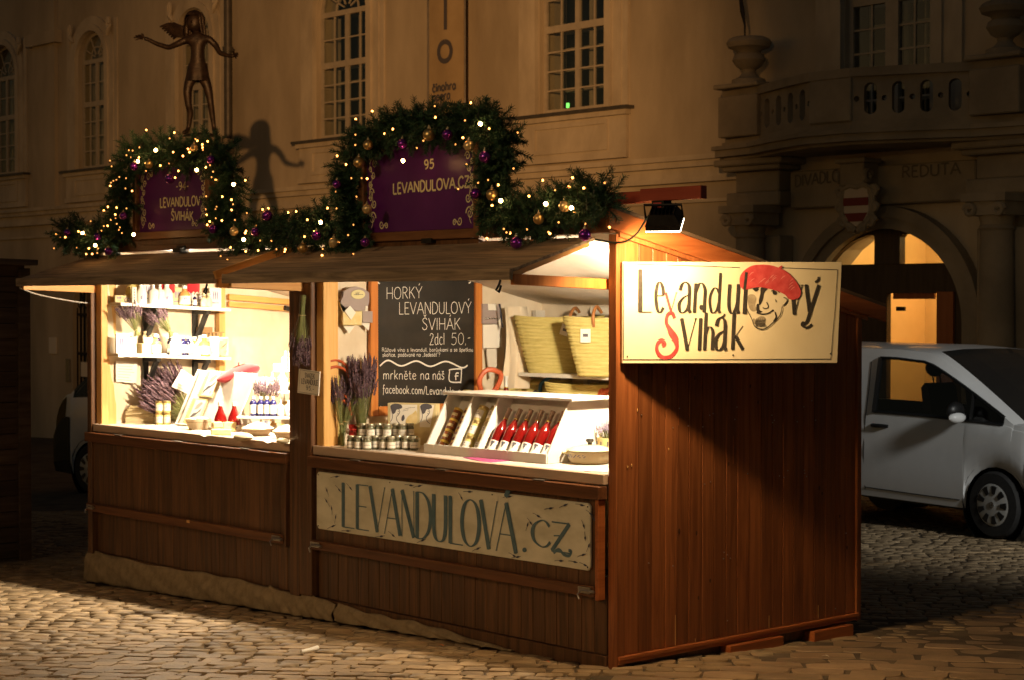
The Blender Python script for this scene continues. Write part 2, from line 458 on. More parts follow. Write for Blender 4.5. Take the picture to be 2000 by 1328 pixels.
# ------------------------------------------------------------------ lettering: a stroke alphabet (k thick, n thin, c curve)
G = {
 'A': (.74, 'n 0 0 .37 1|k .37 1 .74 0|n .13 .35 .61 .35'),
 'C': (.68, 'c .64 .80 .52 .96 .36 1 .12 .82 .03 .5 .12 .18 .36 0 .54 .05 .67 .22'),
 'D': (.70, 'k .07 0 .07 1|c .07 1 .34 .98 .58 .80 .66 .5 .58 .2 .34 .02 .07 0'),
 'E': (.54, 'k .07 0 .07 1|n .07 1 .52 1|n .07 .52 .44 .52|n .07 0 .54 0'),
 'H': (.72, 'k .07 0 .07 1|k .65 0 .65 1|n .07 .5 .65 .5'),
 'I': (.18, 'k .09 0 .09 1'),
 'K': (.66, 'k .07 0 .07 1|n .60 1 .07 .42|k .22 .58 .64 0'),
 'L': (.52, 'k .07 0 .07 1|n .07 0 .52 0'),
 'N': (.74, 'n .07 0 .07 1|k .07 1 .67 0|n .67 0 .67 1'),
 'O': (.80, 'c .40 1 .14 .86 .04 .5 .14 .14 .40 0 .66 .14 .76 .5 .66 .86 .40 1'),
 'R': (.64, 'k .07 0 .07 1|c .07 1 .38 .98 .54 .77 .38 .55 .07 .5|k .28 .51 .62 0'),
 'S': (.56, 'c .50 .84 .40 .97 .26 1 .10 .90 .07 .74 .20 .58 .38 .46 .50 .28 .44 .08 .26 0 .10 .05 .03 .2'),
 'T': (.64, 'n .02 1 .62 1|k .32 1 .32 0'),
 'U': (.70, 'c .07 1 .07 .34 .15 .08 .35 0 .55 .08 .63 .34 .63 1'),
 'V': (.72, 'k 0 1 .36 0|n .36 0 .72 1'),
 'Y': (.68, 'k 0 1 .34 .48|n .68 1 .34 .48|k .34 .48 .34 0'),
 'Z': (.62, 'n .04 1 .58 1|k .58 1 .03 0|n .03 0 .62 0'),
 'a': (.52, 'c .44 .48 .34 .60 .22 .62 .07 .46 .05 .26 .14 .03 .26 .01 .38 .1 .44 .26|k .44 .62 .44 .1 .5 0'),
 'α': (.50, 'c .07 .46 .12 .58 .25 .63 .38 .56 .41 .42|k .41 .46 .41 .06 .48 0|c .41 .37 .2 .31 .06 .18 .1 .03 .22 0 .35 .07 .41 .18'),
 'b': (.52, 'k .07 1 .07 0|c .07 .45 .18 .6 .32 .6 .45 .45 .45 .16 .32 .01 .18 .02 .07 .14'),
 'c': (.46, 'c .42 .52 .3 .62 .16 .58 .05 .32 .15 .04 .3 0 .43 .1'),
 'd': (.52, 'c .43 .48 .33 .60 .2 .62 .07 .46 .05 .26 .14 .03 .26 .01 .38 .1 .43 .26|k .44 1 .44 .08 .5 0'),
 'e': (.48, 'c .06 .34 .42 .36 .4 .52 .26 .62 .12 .55 .05 .32 .13 .06 .28 0 .44 .1'),
 'f': (.36, 'c .36 .92 .26 1 .17 .9 .16 .6 .15 .1 .1 -.25|n .02 .56 .32 .58'),
 'h': (.52, 'k .07 1 .07 0|c .07 .4 .18 .58 .32 .6 .43 .48 .44 .3 .44 0'),
 'i': (.16, 'k .08 .6 .08 0|k .08 .80 .085 .84'),
 'ı': (.16, 'k .08 .6 .08 0'),
 'j': (.18, 'c .12 .6 .12 -.1 .02 -.24|k .12 .80 .125 .84'),
 'k': (.48, 'k .07 1 .07 0|n .42 .62 .07 .24|k .18 .34 .46 0'),
 'l': (.15, 'k .075 1 .075 0'),
 'm': (.76, 'k .06 .6 .06 0|c .06 .4 .16 .58 .28 .58 .36 .44 .37 0|c .37 .4 .47 .58 .6 .58 .68 .44 .69 0'),
 'n': (.52, 'k .07 .6 .07 0|c .07 .4 .18 .58 .32 .6 .43 .48 .44 .3 .44 0'),
 'o': (.52, 'c .26 .62 .1 .52 .05 .31 .1 .1 .26 0 .42 .1 .47 .31 .42 .52 .26 .62'),
 'p': (.52, 'k .07 .6 .07 -.3|c .07 .45 .18 .6 .32 .6 .45 .45 .45 .16 .32 .01 .18 .02 .07 .14'),
 'r': (.38, 'k .07 .6 .07 0|c .07 .36 .16 .55 .28 .62 .36 .56'),
 's': (.42, 'c .37 .52 .27 .62 .13 .58 .09 .46 .2 .34 .33 .26 .36 .12 .25 0 .11 .02 .04 .1'),
 't': (.36, 'k .16 .92 .16 .14 .24 .01 .34 .06|n .02 .62 .32 .62'),
 'u': (.52, 'c .07 .6 .07 .22 .14 .04 .26 0 .38 .1 .44 .24|k .44 .6 .44 .08 .5 0'),
 'v': (.46, 'k .02 .6 .23 0|n .23 0 .44 .6'),
 'y': (.48, 'k .02 .6 .24 .02|c .46 .6 .3 .12 .2 -.18 .06 -.28'),
 'z': (.44, 'n .04 .6 .4 .6 .04 0 .42 0'),
 '0': (.58, 'c .29 1 .1 .84 .04 .5 .1 .16 .29 0 .48 .16 .54 .5 .48 .84 .29 1'),
 '2': (.56, 'c .06 .78 .16 .96 .3 1 .46 .88 .44 .66 .25 .36 .04 0|n .04 0 .54 0'),
 '3': (.54, 'c .06 .86 .2 1 .42 .92 .44 .68 .24 .54|c .24 .54 .48 .44 .5 .18 .28 0 .05 .12'),
 '4': (.58, 'n .42 0 .42 1 .04 .32 .56 .32'),
 '5': (.56, 'n .5 1 .14 1 .1 .56|c .1 .56 .26 .64 .46 .54 .5 .3 .38 .06 .2 0 .04 .1'),
 '9': (.56, 'c .48 .7 .4 .94 .26 1 .1 .9 .06 .7 .14 .5 .3 .46 .44 .56 .49 .74|c .49 .74 .47 .34 .34 .08 .14 0'),
 '.': (.2, 'k .09 .0 .1 .05'), ',': (.18, 'k .1 .06 .05 -.12'), '-': (.4, 'n .06 .42 .34 .42'),
 '/': (.4, 'n .02 -.05 .38 1.02'), '?': (.46, 'c .04 .82 .2 1 .4 .88 .36 .66 .22 .5 .22 .3|k .22 .06 .225 .1'), ' ': (.36, ''),
 '„': (.26, 'k .08 .06 .04 -.1|k .18 .06 .14 -.1'), '“': (.26, 'k .06 .98 .1 .82|k .16 .98 .2 .82'),
}
ACC = {'Á': ('A', '´'), 'Ý': ('Y', '´'), 'Š': ('S', 'ˇ'), 'Ů': ('U', '°'), 'á': ('a', '´'), 'é': ('e', '´'), 'í': ('ı', '´'), 'ý': ('y', '´'), 'ú': ('u', '´'),
       'ů': ('u', '°'), 'š': ('s', 'ˇ'), 'ž': ('z', 'ˇ'), 'ě': ('e', 'ˇ'), 'ř': ('r', 'ˇ'), 'č': ('c', 'ˇ')}
def glyph(ch):
    if ch in ACC:
        b, a = ACC[ch]; w, st = G[b]; h = 1.12 if b.isupper() else .76; c = w / 2
        if a == '´': ex = 'k %g %g %g %g' % (c - .02, h, c + .10, h + .16)
        elif a == 'ˇ': ex = 'n %g %g %g %g %g %g' % (c - .12, h + .15, c, h, c + .12, h + .15)
        else: ex = 'c %g %g %g %g %g %g %g %g %g %g' % (c, h, c - .08, h + .08, c, h + .16, c + .08, h + .08, c, h)
        return w, st + '|' + ex
    return G[ch]
def catmull(p, n=6):
    out = []
    for i in range(len(p) - 1):
        a, b, c, d = p[max(i - 1, 0)], p[i], p[i + 1], p[min(i + 2, len(p) - 1)]
        if p[0] == p[-1]:
            if i == 0: a = p[-2]
            if i == len(p) - 2: d = p[1]
        for k in range(n):
            t = k / n
            out.append(tuple(.5 * (2 * b[j] + (c[j] - a[j]) * t + (2 * a[j] - 5 * b[j] + 4 * c[j] - d[j]) * t * t + (3 * b[j] - a[j] - 3 * c[j] + d[j]) * t ** 3) for j in range(len(b))))
    out.append(p[-1])
    return out
def ribbon(pts, ws):
    """2D polyline with a width at each point -> (verts, faces)"""
    vs = []; fs = []; n = len(pts)
    for i in range(n):
        a = pts[max(i - 1, 0)]; b = pts[min(i + 1, n - 1)]
        dx, dy = b[0] - a[0], b[1] - a[1]; L = math.hypot(dx, dy) or 1e-6
        nx, ny = -dy / L, dx / L
        k = 1.0
        if 0 < i < n - 1:
            e = pts[i]; d1 = (e[0] - a[0], e[1] - a[1]); l1 = math.hypot(*d1) or 1e-6
            cs = abs(-d1[1] / l1 * nx + d1[0] / l1 * ny); k = 1 / max(cs, .5)
        vs += [(pts[i][0] + nx * ws[i] / 2 * k, pts[i][1] + ny * ws[i] / 2 * k), (pts[i][0] - nx * ws[i] / 2 * k, pts[i][1] - ny * ws[i] / 2 * k)]
    for i in range(n - 1):
        fs.append((2 * i, 2 * i + 1, 2 * i + 3, 2 * i + 2))
    return vs, fs
def stroke2d(spec, thick, thin, sx, sy):
    """one stroke spec -> polyline in metres with widths"""
    t = spec.split(); typ = t[0]; q = [float(x) for x in t[1:]]
    p = [(q[i] * sx, q[i + 1] * sy) for i in range(0, len(q), 2)]
    if typ == 'c':
        p = catmull(p); ws = []
        for i in range(len(p)):
            a = p[max(i - 1, 0)]; b = p[min(i + 1, len(p) - 1)]
            L = math.hypot(b[0] - a[0], b[1] - a[1]) or 1e-6
            ws.append(thin + (thick - thin) * (abs(b[1] - a[1]) / L) ** 2)
    else:
        ws = [thick if typ == 'k' else thin] * len(p)
    return p, ws, typ
class Ink:
    """flat print on a plane; the plane is given by an origin, a baseline direction, an up direction"""
    def __init__(s, normal, off=0.002):
        s.mb = MB(); s.n = V(normal).normalized() * off; s.k = 0
    def put(s, vs, fs, O, ex, ey):
        s.k += 1
        o = O + s.n * (1 + 0.012 * (s.k % 60))
        s.mb.add([o + ex * p[0] + ey * p[1] for p in vs], fs)
    def text(s, txt, fn, x0, y0, x1, y1, h, thick=.12, thin=None, serif=0.0, jitter=0.0, shear=0.0):
        """baseline from pixel (x0,y0) to (x1,y1), capital height h pixels; thick and thin are parts of the capital height"""
        thin = thick if thin is None else thin
        A = fn(x0, y0); B = fn(x1, y1); U = fn((x0 + x1) / 2, (y0 + y1) / 2 - h) - fn((x0 + x1) / 2, (y0 + y1) / 2)
        W = (B - A).length; H = U.length; ex = (B - A) / W; ey = U / H
        gap = .1
        tot = sum(glyph(c)[0] + gap for c in txt) - gap
        k = W / tot; x = 0.0
        for c in txt:
            w, st = glyph(c)
            for spec in [q for q in st.split('|') if q]:
                p, ws, typ = stroke2d(spec, thick * H, thin * H, k, H)
                jx, jy = (random.uniform(-1, 1) * jitter * H, random.uniform(-1, 1) * jitter * H) if jitter else (0, 0)
                p = [(a + x + jx + shear * b, b + jy) for a, b in p]
                if typ == 'k' and len(p) == 2 and math.hypot(p[1][0] - p[0][0], p[1][1] - p[0][1]) < .12 * H:   # a dot
                    cx, cy = (p[0][0] + p[1][0]) / 2, (p[0][1] + p[1][1]) / 2; r = thick * H * .62
                    s.put([(cx + r * math.cos(a * math.pi / 5), cy + r * math.sin(a * math.pi / 5)) for a in range(10)], [tuple(range(10))], A, ex, ey)
                    continue
                vs, fs = ribbon(p, ws); s.put(vs, fs, A, ex, ey)
                if serif and typ in 'kn' and c not in ',./-':
                    for (ax, ay) in (p[0], p[-1]):
                        if abs(ay) < .02 * H or abs(ay - H) < .02 * H or abs(ay - .6 * H) < .02 * H:
                            if typ == 'k' or abs(p[0][1] - p[-1][1]) > .3 * H:
                                t2 = thin * H * .8
                                s.put([(ax - serif * H, ay - t2 / 2), (ax + serif * H, ay - t2 / 2), (ax + serif * H, ay + t2 / 2), (ax - serif * H, ay + t2 / 2)], [(0, 1, 2, 3)], A, ex, ey)
            x += (w + gap) * k
    def line(s, fn, pts, w, curve=True, taper=False, wpx=None):
        """a drawn line through pixels; width w in metres"""
        p = catmull([tuple(q) for q in pts], 6) if curve else [tuple(q) for q in pts]
        P = [fn(*q) for q in p]
        O = P[0]; ex = (fn(pts[0][0] + 10, pts[0][1]) - fn(*pts[0])).normalized(); nn = s.n.normalized()
        ey = nn.cross(ex); q2 = [((a - O).dot(ex), (a - O).dot(ey)) for a in P]
        ws = [w * (1 if not taper else max(.15, math.sin(math.pi * (i + .5) / len(q2)))) for i in range(len(q2))]
        vs, fs = ribbon(q2, ws); s.put(vs, fs, O, ex, ey)
    def poly(s, fn, pts, curve=False):
        if curve:
            pts = catmull([tuple(q) for q in pts] + [tuple(pts[0])], 4)[:-1]
        s.k += 1
        s.mb.add([fn(*q) + s.n * (1 + .012 * (s.k % 60)) for q in pts], [tuple(range(len(pts)))])
    def build(s, name, material, parent):
        T = wmat(parent).inverted() if parent is not None else None
        me = bpy.data.meshes.new(name)
        me.from_pydata([tuple(T @ V(p)) for p in s.mb.v], [], s.mb.f)
        me.materials.append(M[material]); o = bpy.data.objects.new(name, me); COL.objects.link(o)
        o.parent = parent; WM[o.name] = wmat(parent)
        return o
# ================================================================== ground and paving
def rand_quad(cx, cy, w, h, ang, jit):
    c, s_ = math.cos(ang), math.sin(ang); out = []
    for sx, sy in ((-1, -1), (1, -1), (1, 1), (-1, 1)):
        x = sx * w / 2 + random.uniform(-jit, jit); y = sy * h / 2 + random.uniform(-jit, jit)
        out.append((cx + c * x - s_ * y, cy + s_ * x + c * y))
    return out
def stone_geo(mb, q, dz, hgt=0.022, T=None):
    """a worn sett: an eight-sided top inset from its foot"""
    n = 4; cx = sum(p[0] for p in q) / n; cy = sum(p[1] for p in q) / n
    o8 = []
    for i in range(4):
        a = q[i]; b = q[(i + 1) % 4]
        o8.append((a[0] + (b[0] - a[0]) * .13, a[1] + (b[1] - a[1]) * .13)); o8.append((a[0] + (b[0] - a[0]) * .87, a[1] + (b[1] - a[1]) * .87))
    vs = []
    tx, ty = random.uniform(-.03, .03), random.uniform(-.03, .03)
    for k, z in ((1.0, -.03), (.995, hgt * .62), (.955, hgt)):
        for p in o8:
            x = cx + (p[0] - cx) * k; y = cy + (p[1] - cy) * k
            vs.append((x, y, gz(x, y) - .030 + z + dz * .7 + (tx * (x - cx) + ty * (y - cy) if z > 0 else 0)))
    vs.append((cx, cy, gz(cx, cy) - .030 + hgt + dz * .7 + .0025))
    fs = []
    for r in range(2):
        for i in range(8):
            j = (i + 1) % 8; fs.append((r * 8 + i, r * 8 + j, r * 8 + 8 + j, r * 8 + 8 + i))
    fs += [(16 + i, 16 + (i + 1) % 8, 24) for i in range(8)]
    mb.add(vs, fs, T)

g = MB()
xs = [-120, -60, -30, -12, -4, 0, 4, 14, 30]; ys = [-40, -16, -8, -3, 0, 4, 10, 20, 60]
g.sheet(lambda u, v: (xs[int(round(u * 8))], ys[int(round(v * 8))], gz(xs[int(round(u * 8))], ys[int(round(v * 8))]) - .022), 8, 8)
ground = g.build('ground', 'mortar')
ground['kind'] = 'structure'

def proj(p):
    d = V(p) - CAM; z = d.dot(FWD)
    return (CX + FPX * d.dot(RIGHT) / z, CY - FPX * d.dot(UP) / z, z) if z > .5 else (0, 0, -1)
stones = []          # (visible size, quad, is slab, lift)
ang = R(41)
ca, sa = math.cos(ang), math.sin(ang)
vrow = -20.0
while vrow < 22.0:
    rw = random.uniform(.115, .145); u = -24.0 + random.uniform(0, .2)
    while u < 18.0:
        ln = random.uniform(.11, .195)
        a2 = 0.10 * math.sin(u * .7 + vrow * .5)
        x = ca * (u + ln / 2) - sa * (vrow + rw / 2) ; y = sa * (u + ln / 2) + ca * (vrow + rw / 2)
        u += ln
        wv = noise.noise_vector(V((x * .55, y * .55, 3.3))) * .16 + noise.noise_vector(V((x * 1.7, y * 1.7, 7.1))) * .05
        x += wv.x; y += wv.y
        if x < -.05 and -.02 < y < 2.2 and x > -5.95: continue
        if x > .25 + .15 * math.sin(y * 3) and y > -1.05 - x * .25 + .1 * math.sin(x * 5): continue      # the slab strip beside the stall
        px, py, d = proj((x, y, gz(x, y)))
        if d < 6.5 or d > 23 or px < -420 or px > 2500 or py > 1560: continue
        stones.append((ln * rw / d ** 3 if -20 < px < 2020 and py < 1340 else 0, rand_quad(x, y, ln - .006, rw - .006, ang + a2 * .4, .014), 0, random.uniform(-.005, .005)))
    vrow += rw
vrow = -14.0
sang = R(38)
cs, ss = math.cos(sang), math.sin(sang)
while vrow < 16.0:
    rw = random.uniform(.19, .26); u = -16.0 + random.uniform(0, .4)
    while u < 16.0:
        ln = random.uniform(.24, .42)
        x = cs * (u + ln / 2) - ss * (vrow + rw / 2); y = ss * (u + ln / 2) + cs * (vrow + rw / 2)
        u += ln
        if not (x > .25 + .15 * math.sin(y * 3) and y > -1.05 - x * .25 + .1 * math.sin(x * 5)): continue
        px, py, d = proj((x, y, gz(x, y)))
        if d < 6.0 or d > 18 or px > 2700 or py > 1600: continue
        stones.append((ln * rw / d ** 3 if -20 < px < 2020 and py < 1350 else 0, rand_quad(x, y, ln - .014, rw - .014, sang, .022), 1, random.uniform(-.006, .006)))
    vrow += rw
stones.sort(key=lambda t: -t[0])
for vis, q, slab, dz in stones[:290]:
    mb = MB(); cx = sum(p[0] for p in q) / 4; cy = sum(p[1] for p in q) / 4
    stone_geo(mb, q, dz)
    T = Matrix.Translation((-cx, -cy, -gz(cx, cy)))
    mb.v = [tuple(T @ V(p)) for p in mb.v]
    o = mb.build('paving_slab' if slab else 'paving_stone', 'slab' if slab else 'sett', smooth=True)
    o.location = (cx, cy, gz(cx, cy)); o.parent = ground
rest = MB(); rest2 = MB()
for vis, q, slab, dz in stones[290:]:
    stone_geo(rest2 if slab else rest, q, dz)
for r_, m_ in ((rest, 'sett_mass'), (rest2, 'slab')):
    me = bpy.data.meshes.new('paving'); me.from_pydata(r_.v, [], r_.f); me.materials.append(M[m_])
    me.polygons.foreach_set('use_smooth', [True] * len(me.polygons))
    o = bpy.data.objects.new('paving', me); COL.objects.link(o); o.parent = ground; o['kind'] = 'stuff'

# ================================================================== the theatre
FY = 14.0
theatre = thing('theatre_building', 'pale baroque theatre with tall arched windows and stone portal behind the stalls', 'building', (-14, FY, gz(-14, FY)))
TXZ = Matrix(((1, 0, 0, 0), (0, 0, -1, FY), (0, 1, 0, 0), (0, 0, 0, 1)))      # local (x, z, towards the viewer) -> world
def arch_outline(x0, x1, z0, zs, n=14, rise=None):
    """a window outline, counter-clockwise seen from the front; zs = springing of the arch"""
    c = (x0 + x1) / 2; r = (x1 - x0) / 2; ry = rise or r
    return [(x0, z0), (x1, z0)] + [(c + r * math.cos(math.pi * i / n), zs + ry * math.sin(math.pi * i / n)) for i in range(n + 1)]
def rect_outline(x0, x1, z0, z1):
    return [(x0, z0), (x1, z0), (x1, z1), (x0, z1)]
def grow(x0, x1, z0, zs, g_, n=14):
    return arch_outline(x0 - g_, x1 + g_, z0, zs, n)

wins = []          # x0, x1, sill z, springing z, arched
for (pl, pr) in ((-22, 36), (154, 210), (350, 416), (619, 721), (1054, 1186)):
    a = ony(pl, 300, FY).x; b = ony(pr, 300, FY).x
    wins.append((a, b, 5.28 if pl != 154 else 5.2, 7.72, True))
PC = -8.40                                             # middle of the portal
bal = (PC - .76, PC + .76, 4.55, 7.6, False)
gate = (ony(142, 600, FY).x, ony(240, 600, FY).x, gz(-31, FY), 1.75, True)
portal = (PC - 1.36, PC + 1.36, gz(PC, FY), 1.76, True)
ops = wins + [bal, gate, portal]
X0, X1, Z0, Z1 = -52.0, 4.0, -2.6, 15.0
def box_of(o):
    return (o[0], o[1], o[2], o[3] + ((o[1] - o[0]) / 2 if o[4] else 0))
bxs = [box_of(o) for o in ops]
gx = sorted({X0, X1, *[b[0] for b in bxs], *[b[1] for b in bxs]}); gzs = sorted({Z0, Z1, *[b[2] for b in bxs], *[b[3] for b in bxs]})
w = MB()
for i in range(len(gx) - 1):
    for j in range(len(gzs) - 1):
        mx, mz = (gx[i] + gx[i + 1]) / 2, (gzs[j] + gzs[j + 1]) / 2
        if any(b[0] < mx < b[1] and b[2] < mz < b[3] for b in bxs): continue
        w.add([(gx[i], gzs[j], 0), (gx[i + 1], gzs[j], 0), (gx[i + 1], gzs[j + 1], 0), (gx[i], gzs[j + 1], 0)], [(0, 1, 2, 3)], TXZ)
for o, b in zip(ops, bxs):
    if o[4]:
        out = arch_outline(*o[:4])[2:]
        n = len(out); mid = n // 2
        w.add([(p[0], p[1], 0) for p in out[:mid + 1]] + [(b[1], b[3], 0)], [tuple(range(mid + 2))], TXZ)
        w.add([(p[0], p[1], 0) for p in out[mid:]] + [(b[0], b[3], 0)], [tuple(range(n - mid + 1))], TXZ)
    ol = arch_outline(*o[:4]) if o[4] else rect_outline(*o[:4])
    n = len(ol); dep = -.55
    w.add([(p[0], p[1], 0) for p in ol] + [(p[0], p[1], dep) for p in ol], [(i, (i + 1) % n, n + (i + 1) % n, n + i) for i in range(n)], TXZ)
w.build('wall', 'plaster', theatre)
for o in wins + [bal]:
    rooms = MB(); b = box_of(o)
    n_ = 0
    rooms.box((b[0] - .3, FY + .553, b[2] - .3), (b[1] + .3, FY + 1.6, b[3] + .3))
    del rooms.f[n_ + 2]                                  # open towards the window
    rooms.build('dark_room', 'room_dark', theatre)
# the front of the dark rooms is opened by the glazing; a red curtain hangs in one of them
def strip(mb, x0, x1, z0, z1, y0, y1):
    mb.box((x0, FY + y0, z0), (x1, FY + y1, z1))
def window(o, cols, rows_low, rows_up, ztr, lean=True, inner=True):
    x0, x1, z0, zs, arched = o
    W = x1 - x0; c = (x0 + x1) / 2
    fr = MB()
    ol = arch_outline(x0, x1, z0, zs) if arched else rect_outline(x0, x1, z0, zs)
    t = .07
    il = arch_outline(x0 + t, x1 - t, z0 + t, zs) if arched else rect_outline(x0 + t, x1 - t, z0 + t, zs - t)
    fr.ring(il, ol, -.16, -.10, TXZ)
    strip(fr, c - .05, c + .05, z0 + t, zs - (0 if arched else t), .10, .165)
    strip(fr, x0 + t, x1 - t, ztr - .06, ztr + .06, .09, .17)
    if arched: strip(fr, x0 + t, x1 - t, zs - .05, zs + .05, .095, .168)
    if not arched: strip(fr, c - .11, c + .11, z0 + t, zs - t, .08, .18)
    f = fr.build('window', 'window_frame', theatre)
    bars = MB()
    def cells(za, zb, rows):
        out = []
        for half in ((x0 + t, c - .05), (c + .05, x1 - t)):
            n = cols // 2
            for k in range(1, n):
                xx = half[0] + (half[1] - half[0]) * k / n
                strip(bars, xx - .016, xx + .016, za, zb, .112, .150)
            for r_ in range(1, rows):
                zz = za + (zb - za) * r_ / rows
                strip(bars, half[0], half[1], zz - .014, zz + .014, .114, .148)
            for k in range(n):
                for r_ in range(rows):
                    out.append((half[0] + (half[1] - half[0]) * k / n, half[0] + (half[1] - half[0]) * (k + 1) / n, za + (zb - za) * r_ / rows, za + (zb - za) * (r_ + 1) / rows))
        return out
    cl = cells(z0 + t, ztr - .06, rows_low) + cells(ztr + .06, zs - .05, rows_up)
    if arched:
        r_ = W / 2 - t
        for a in (30, 62, 118, 150):
            p = (c + .12 * math.cos(R(a)), zs + .05 + .12 * math.sin(R(a))); q = (c + r_ * math.cos(R(a)), zs + r_ * math.sin(R(a)))
            bars.bar((p[0], FY + .13, p[1]), (q[0], FY + .13, q[1]), .03, .03)
        bars.ring([(c + .40 * W * .5 * math.cos(R(k * 15)), zs + .05 + .40 * W * .5 * math.sin(R(k * 15))) for k in range(13)],
                  [(c + .40 * W * .5 * math.cos(R(k * 15)) * 1.1, zs + .05 + .40 * W * .5 * math.sin(R(k * 15)) * 1.1) for k in range(13)], -.145, -.115, TXZ, closed=False)
        fan = MB().prism(arch_outline(x0 + t, x1 - t, zs + .05, zs + .05, rise=r_)[1:-0 or None], -.134, -.130, TXZ)
        fan.build('pane', 'pane', f)
    bars.build('glazing_bar', 'window_frame', f)
    for (a, b, e, d) in cl:
        MB().box((a + .01, FY + .129, e + .01), (b - .01, FY + .133, d - .01)).build('pane', 'pane', f)
    if inner:                                           # the inner casement of the double window
        im = MB(); yi = .43
        for (a, b) in ((x0 + .10, x0 + .16), (c - .04, c + .04), (x1 - .16, x1 - .10)): strip(im, a, b, z0 + .02, zs, yi, yi + .05)
        for half in ((x0 + .16, c - .04), (c + .04, x1 - .16)):
            xx = (half[0] + half[1]) / 2; strip(im, xx - .014, xx + .014, z0 + .02, zs, yi + .01, yi + .04)
            for r_ in range(rows_low): strip(im, half[0], half[1], z0 + (ztr - z0) * r_ / rows_low - .02 + .05, z0 + (ztr - z0) * r_ / rows_low + .02 + .05, yi + .008, yi + .042)
            strip(im, half[0], half[1], ztr - .05, ztr + .05, yi + .003, yi + .046)
        im.build('inner_casement', 'window_frame', f)
    # surround, sill and apron
    s1 = MB()
    if arched:
        a1 = grow(x0, x1, z0 - .02, zs, .015); a2 = grow(x0, x1, z0 - .02, zs, .16); a3 = grow(x0, x1, z0 - .02, zs, .36)
        s1.ring(a1[1:] + a1[:1], a2[1:] + a2[:1], 0, .10, TXZ, closed=False)
        s1.ring(a2[1:] + a2[:1], a3[1:] + a3[:1], 0, .055, TXZ, closed=False)
        s1.box((x0 - .50, FY - .035, z0 - .02), (x0 - .36, FY, 8.6)); s1.box((x1 + .36, FY - .035, z0 - .02), (x1 + .50, FY, 8.6))
    else:
        i1 = rect_outline(x0 - .015, x1 + .015, z0 - .02, zs); i2 = rect_outline(x0 - .2, x1 + .2, z0 - .02, zs + .2); i3 = rect_outline(x0 - .5, x1 + .5, z0 - .02, zs + .4)
        s1.ring(i1, i2, 0, .10, TXZ); s1.ring(i2, i3, 0, .055, TXZ)
    s1.build('window_surround', 'plaster_trim', f)
    if arched:
        sl = MB().box((x0 - .62, FY - .20, z0 - .075), (x1 + .62, FY + .10, z0 - .02)); sl.build('window_sill', 'sheet_metal', f)
        ap = MB()
        ap.box((x0 - .55, FY - .14, z0 - .16), (x1 + .55, FY, z0 - .078))
        ap.box((x0 - .50, FY - .07, 4.42), (x1 + .50, FY, z0 - .163))
        ap.box((x0 - .53, FY - .10, 4.42), (x1 + .53, FY - .072, 4.52))
        pa = rect_outline(x0 - .02, x1 + .02, 4.64, z0 - .28); pb = rect_outline(x0 - .09, x1 + .09, 4.57, z0 - .21)
        ap.ring(pa, pb, .072, .098, TXZ)
        ap.build('window_apron', 'plaster_trim', f)
        # curl ornaments over the arch
        for sgn in (-1, 1):
            orn = MB(); bx = c + sgn * (W / 2 + .22)
            pts = [(bx + sgn * .05 * math.cos(a) * (1 - a / 14), FY - .10, zs + .75 + .16 * math.sin(a) * (1 - a / 14)) for a in [k * .55 for k in range(18)]]
            orn.tube(pts, [.05 - .002 * k for k in range(18)], 6)
            orn.tube([(bx - sgn * .1, FY - .08, zs + .5), (bx, FY - .1, zs + .62), (bx + sgn * .1, FY - .08, zs + .75)], [.03, .06, .03], 6)
            orn.build('scroll_ornament', 'plaster_trim', f, smooth=True)
    return f
for o in wins:
    window(o, 4, 4, 2, 6.72)
window(bal, 4, 5, 2, 6.4)
cu = MB(); o = wins[3]
cu.sheet(lambda u, v: (o[1] - .02 - .55 * u, FY + .75 + .04 * math.sin(u * 26), 5.2 + 3.2 * v), 24, 1)
cu.build('curtain', 'curtain_red', theatre, smooth=True)
for o in wins[:3]:                                       # drawn pale curtains behind the left-hand windows
    cu = MB(); cu.sheet(lambda u, v: (o[0] + (o[1] - o[0]) * u, FY + .52 + .015 * math.sin(u * 60), o[2] + (o[3] + .7 - o[2]) * v), 60, 1); cu.build('curtain', 'linen_grey', theatre, smooth=True)
p = ony(1105, 207, FY + .9); MB().box((p.x - .06, FY + .9, p.z - .04), (p.x + .06, FY + .93, p.z + .04)).build('exit_sign', 'exit_green', theatre)

# string course above the ground floor
sc = MB()
for (za, zb, pr) in ((4.28, 4.36, .20), (4.18, 4.277, .14), (4.02, 4.177, .06), (3.94, 4.017, .10), (3.62, 3.67, .05)):
    sc.box((X0, FY - pr, za), (PC - 2.75, FY, zb)); sc.box((PC + 2.75, FY - pr, za), (X1, FY, zb))
sc.build('string_course', 'plaster_trim', theatre)
# left-hand pilaster strips and the gate
pil = MB()
for x in (-33.3, -38.0):
    pil.box((x - .55, FY - .10, 4.37), (x + .55, FY, 13)); pil.box((x - .75, FY - .2, 8.3), (x + .75, FY, 8.6))
pil.build('pilaster', 'plaster', theatre)
gt = MB(); gx0, gx1, gz0, gzs_, _ = gate
for k in range(15):
    x = gx0 + (gx1 - gx0) * k / 14; gt.bar((x, FY + .12, gz0), (x, FY + .12, gzs_ + .9), .035, .035)
for zz in (gz0 + .2, gz0 + 1.1, gz0 + 2.0, gzs_): gt.box((gx0, FY + .10, zz - .03), (gx1, FY + .14, zz + .03))
for k in range(8):
    c_ = (gx0 + (gx1 - gx0) * (k + .5) / 8, gzs_ + .35)
    gt.tube([(c_[0] + .12 * math.cos(a), FY + .12, c_[1] + .2 * math.sin(a)) for a in [i * .7 for i in range(10)]], .015, 5)
gto = gt.build('gate_grille', 'iron', theatre)
MB().box((gx0 + .25, FY + .07, gz0 + 1.45), (gx0 + .6, FY + .09, gz0 + 1.8)).build('gate_notice', 'paper', gto)
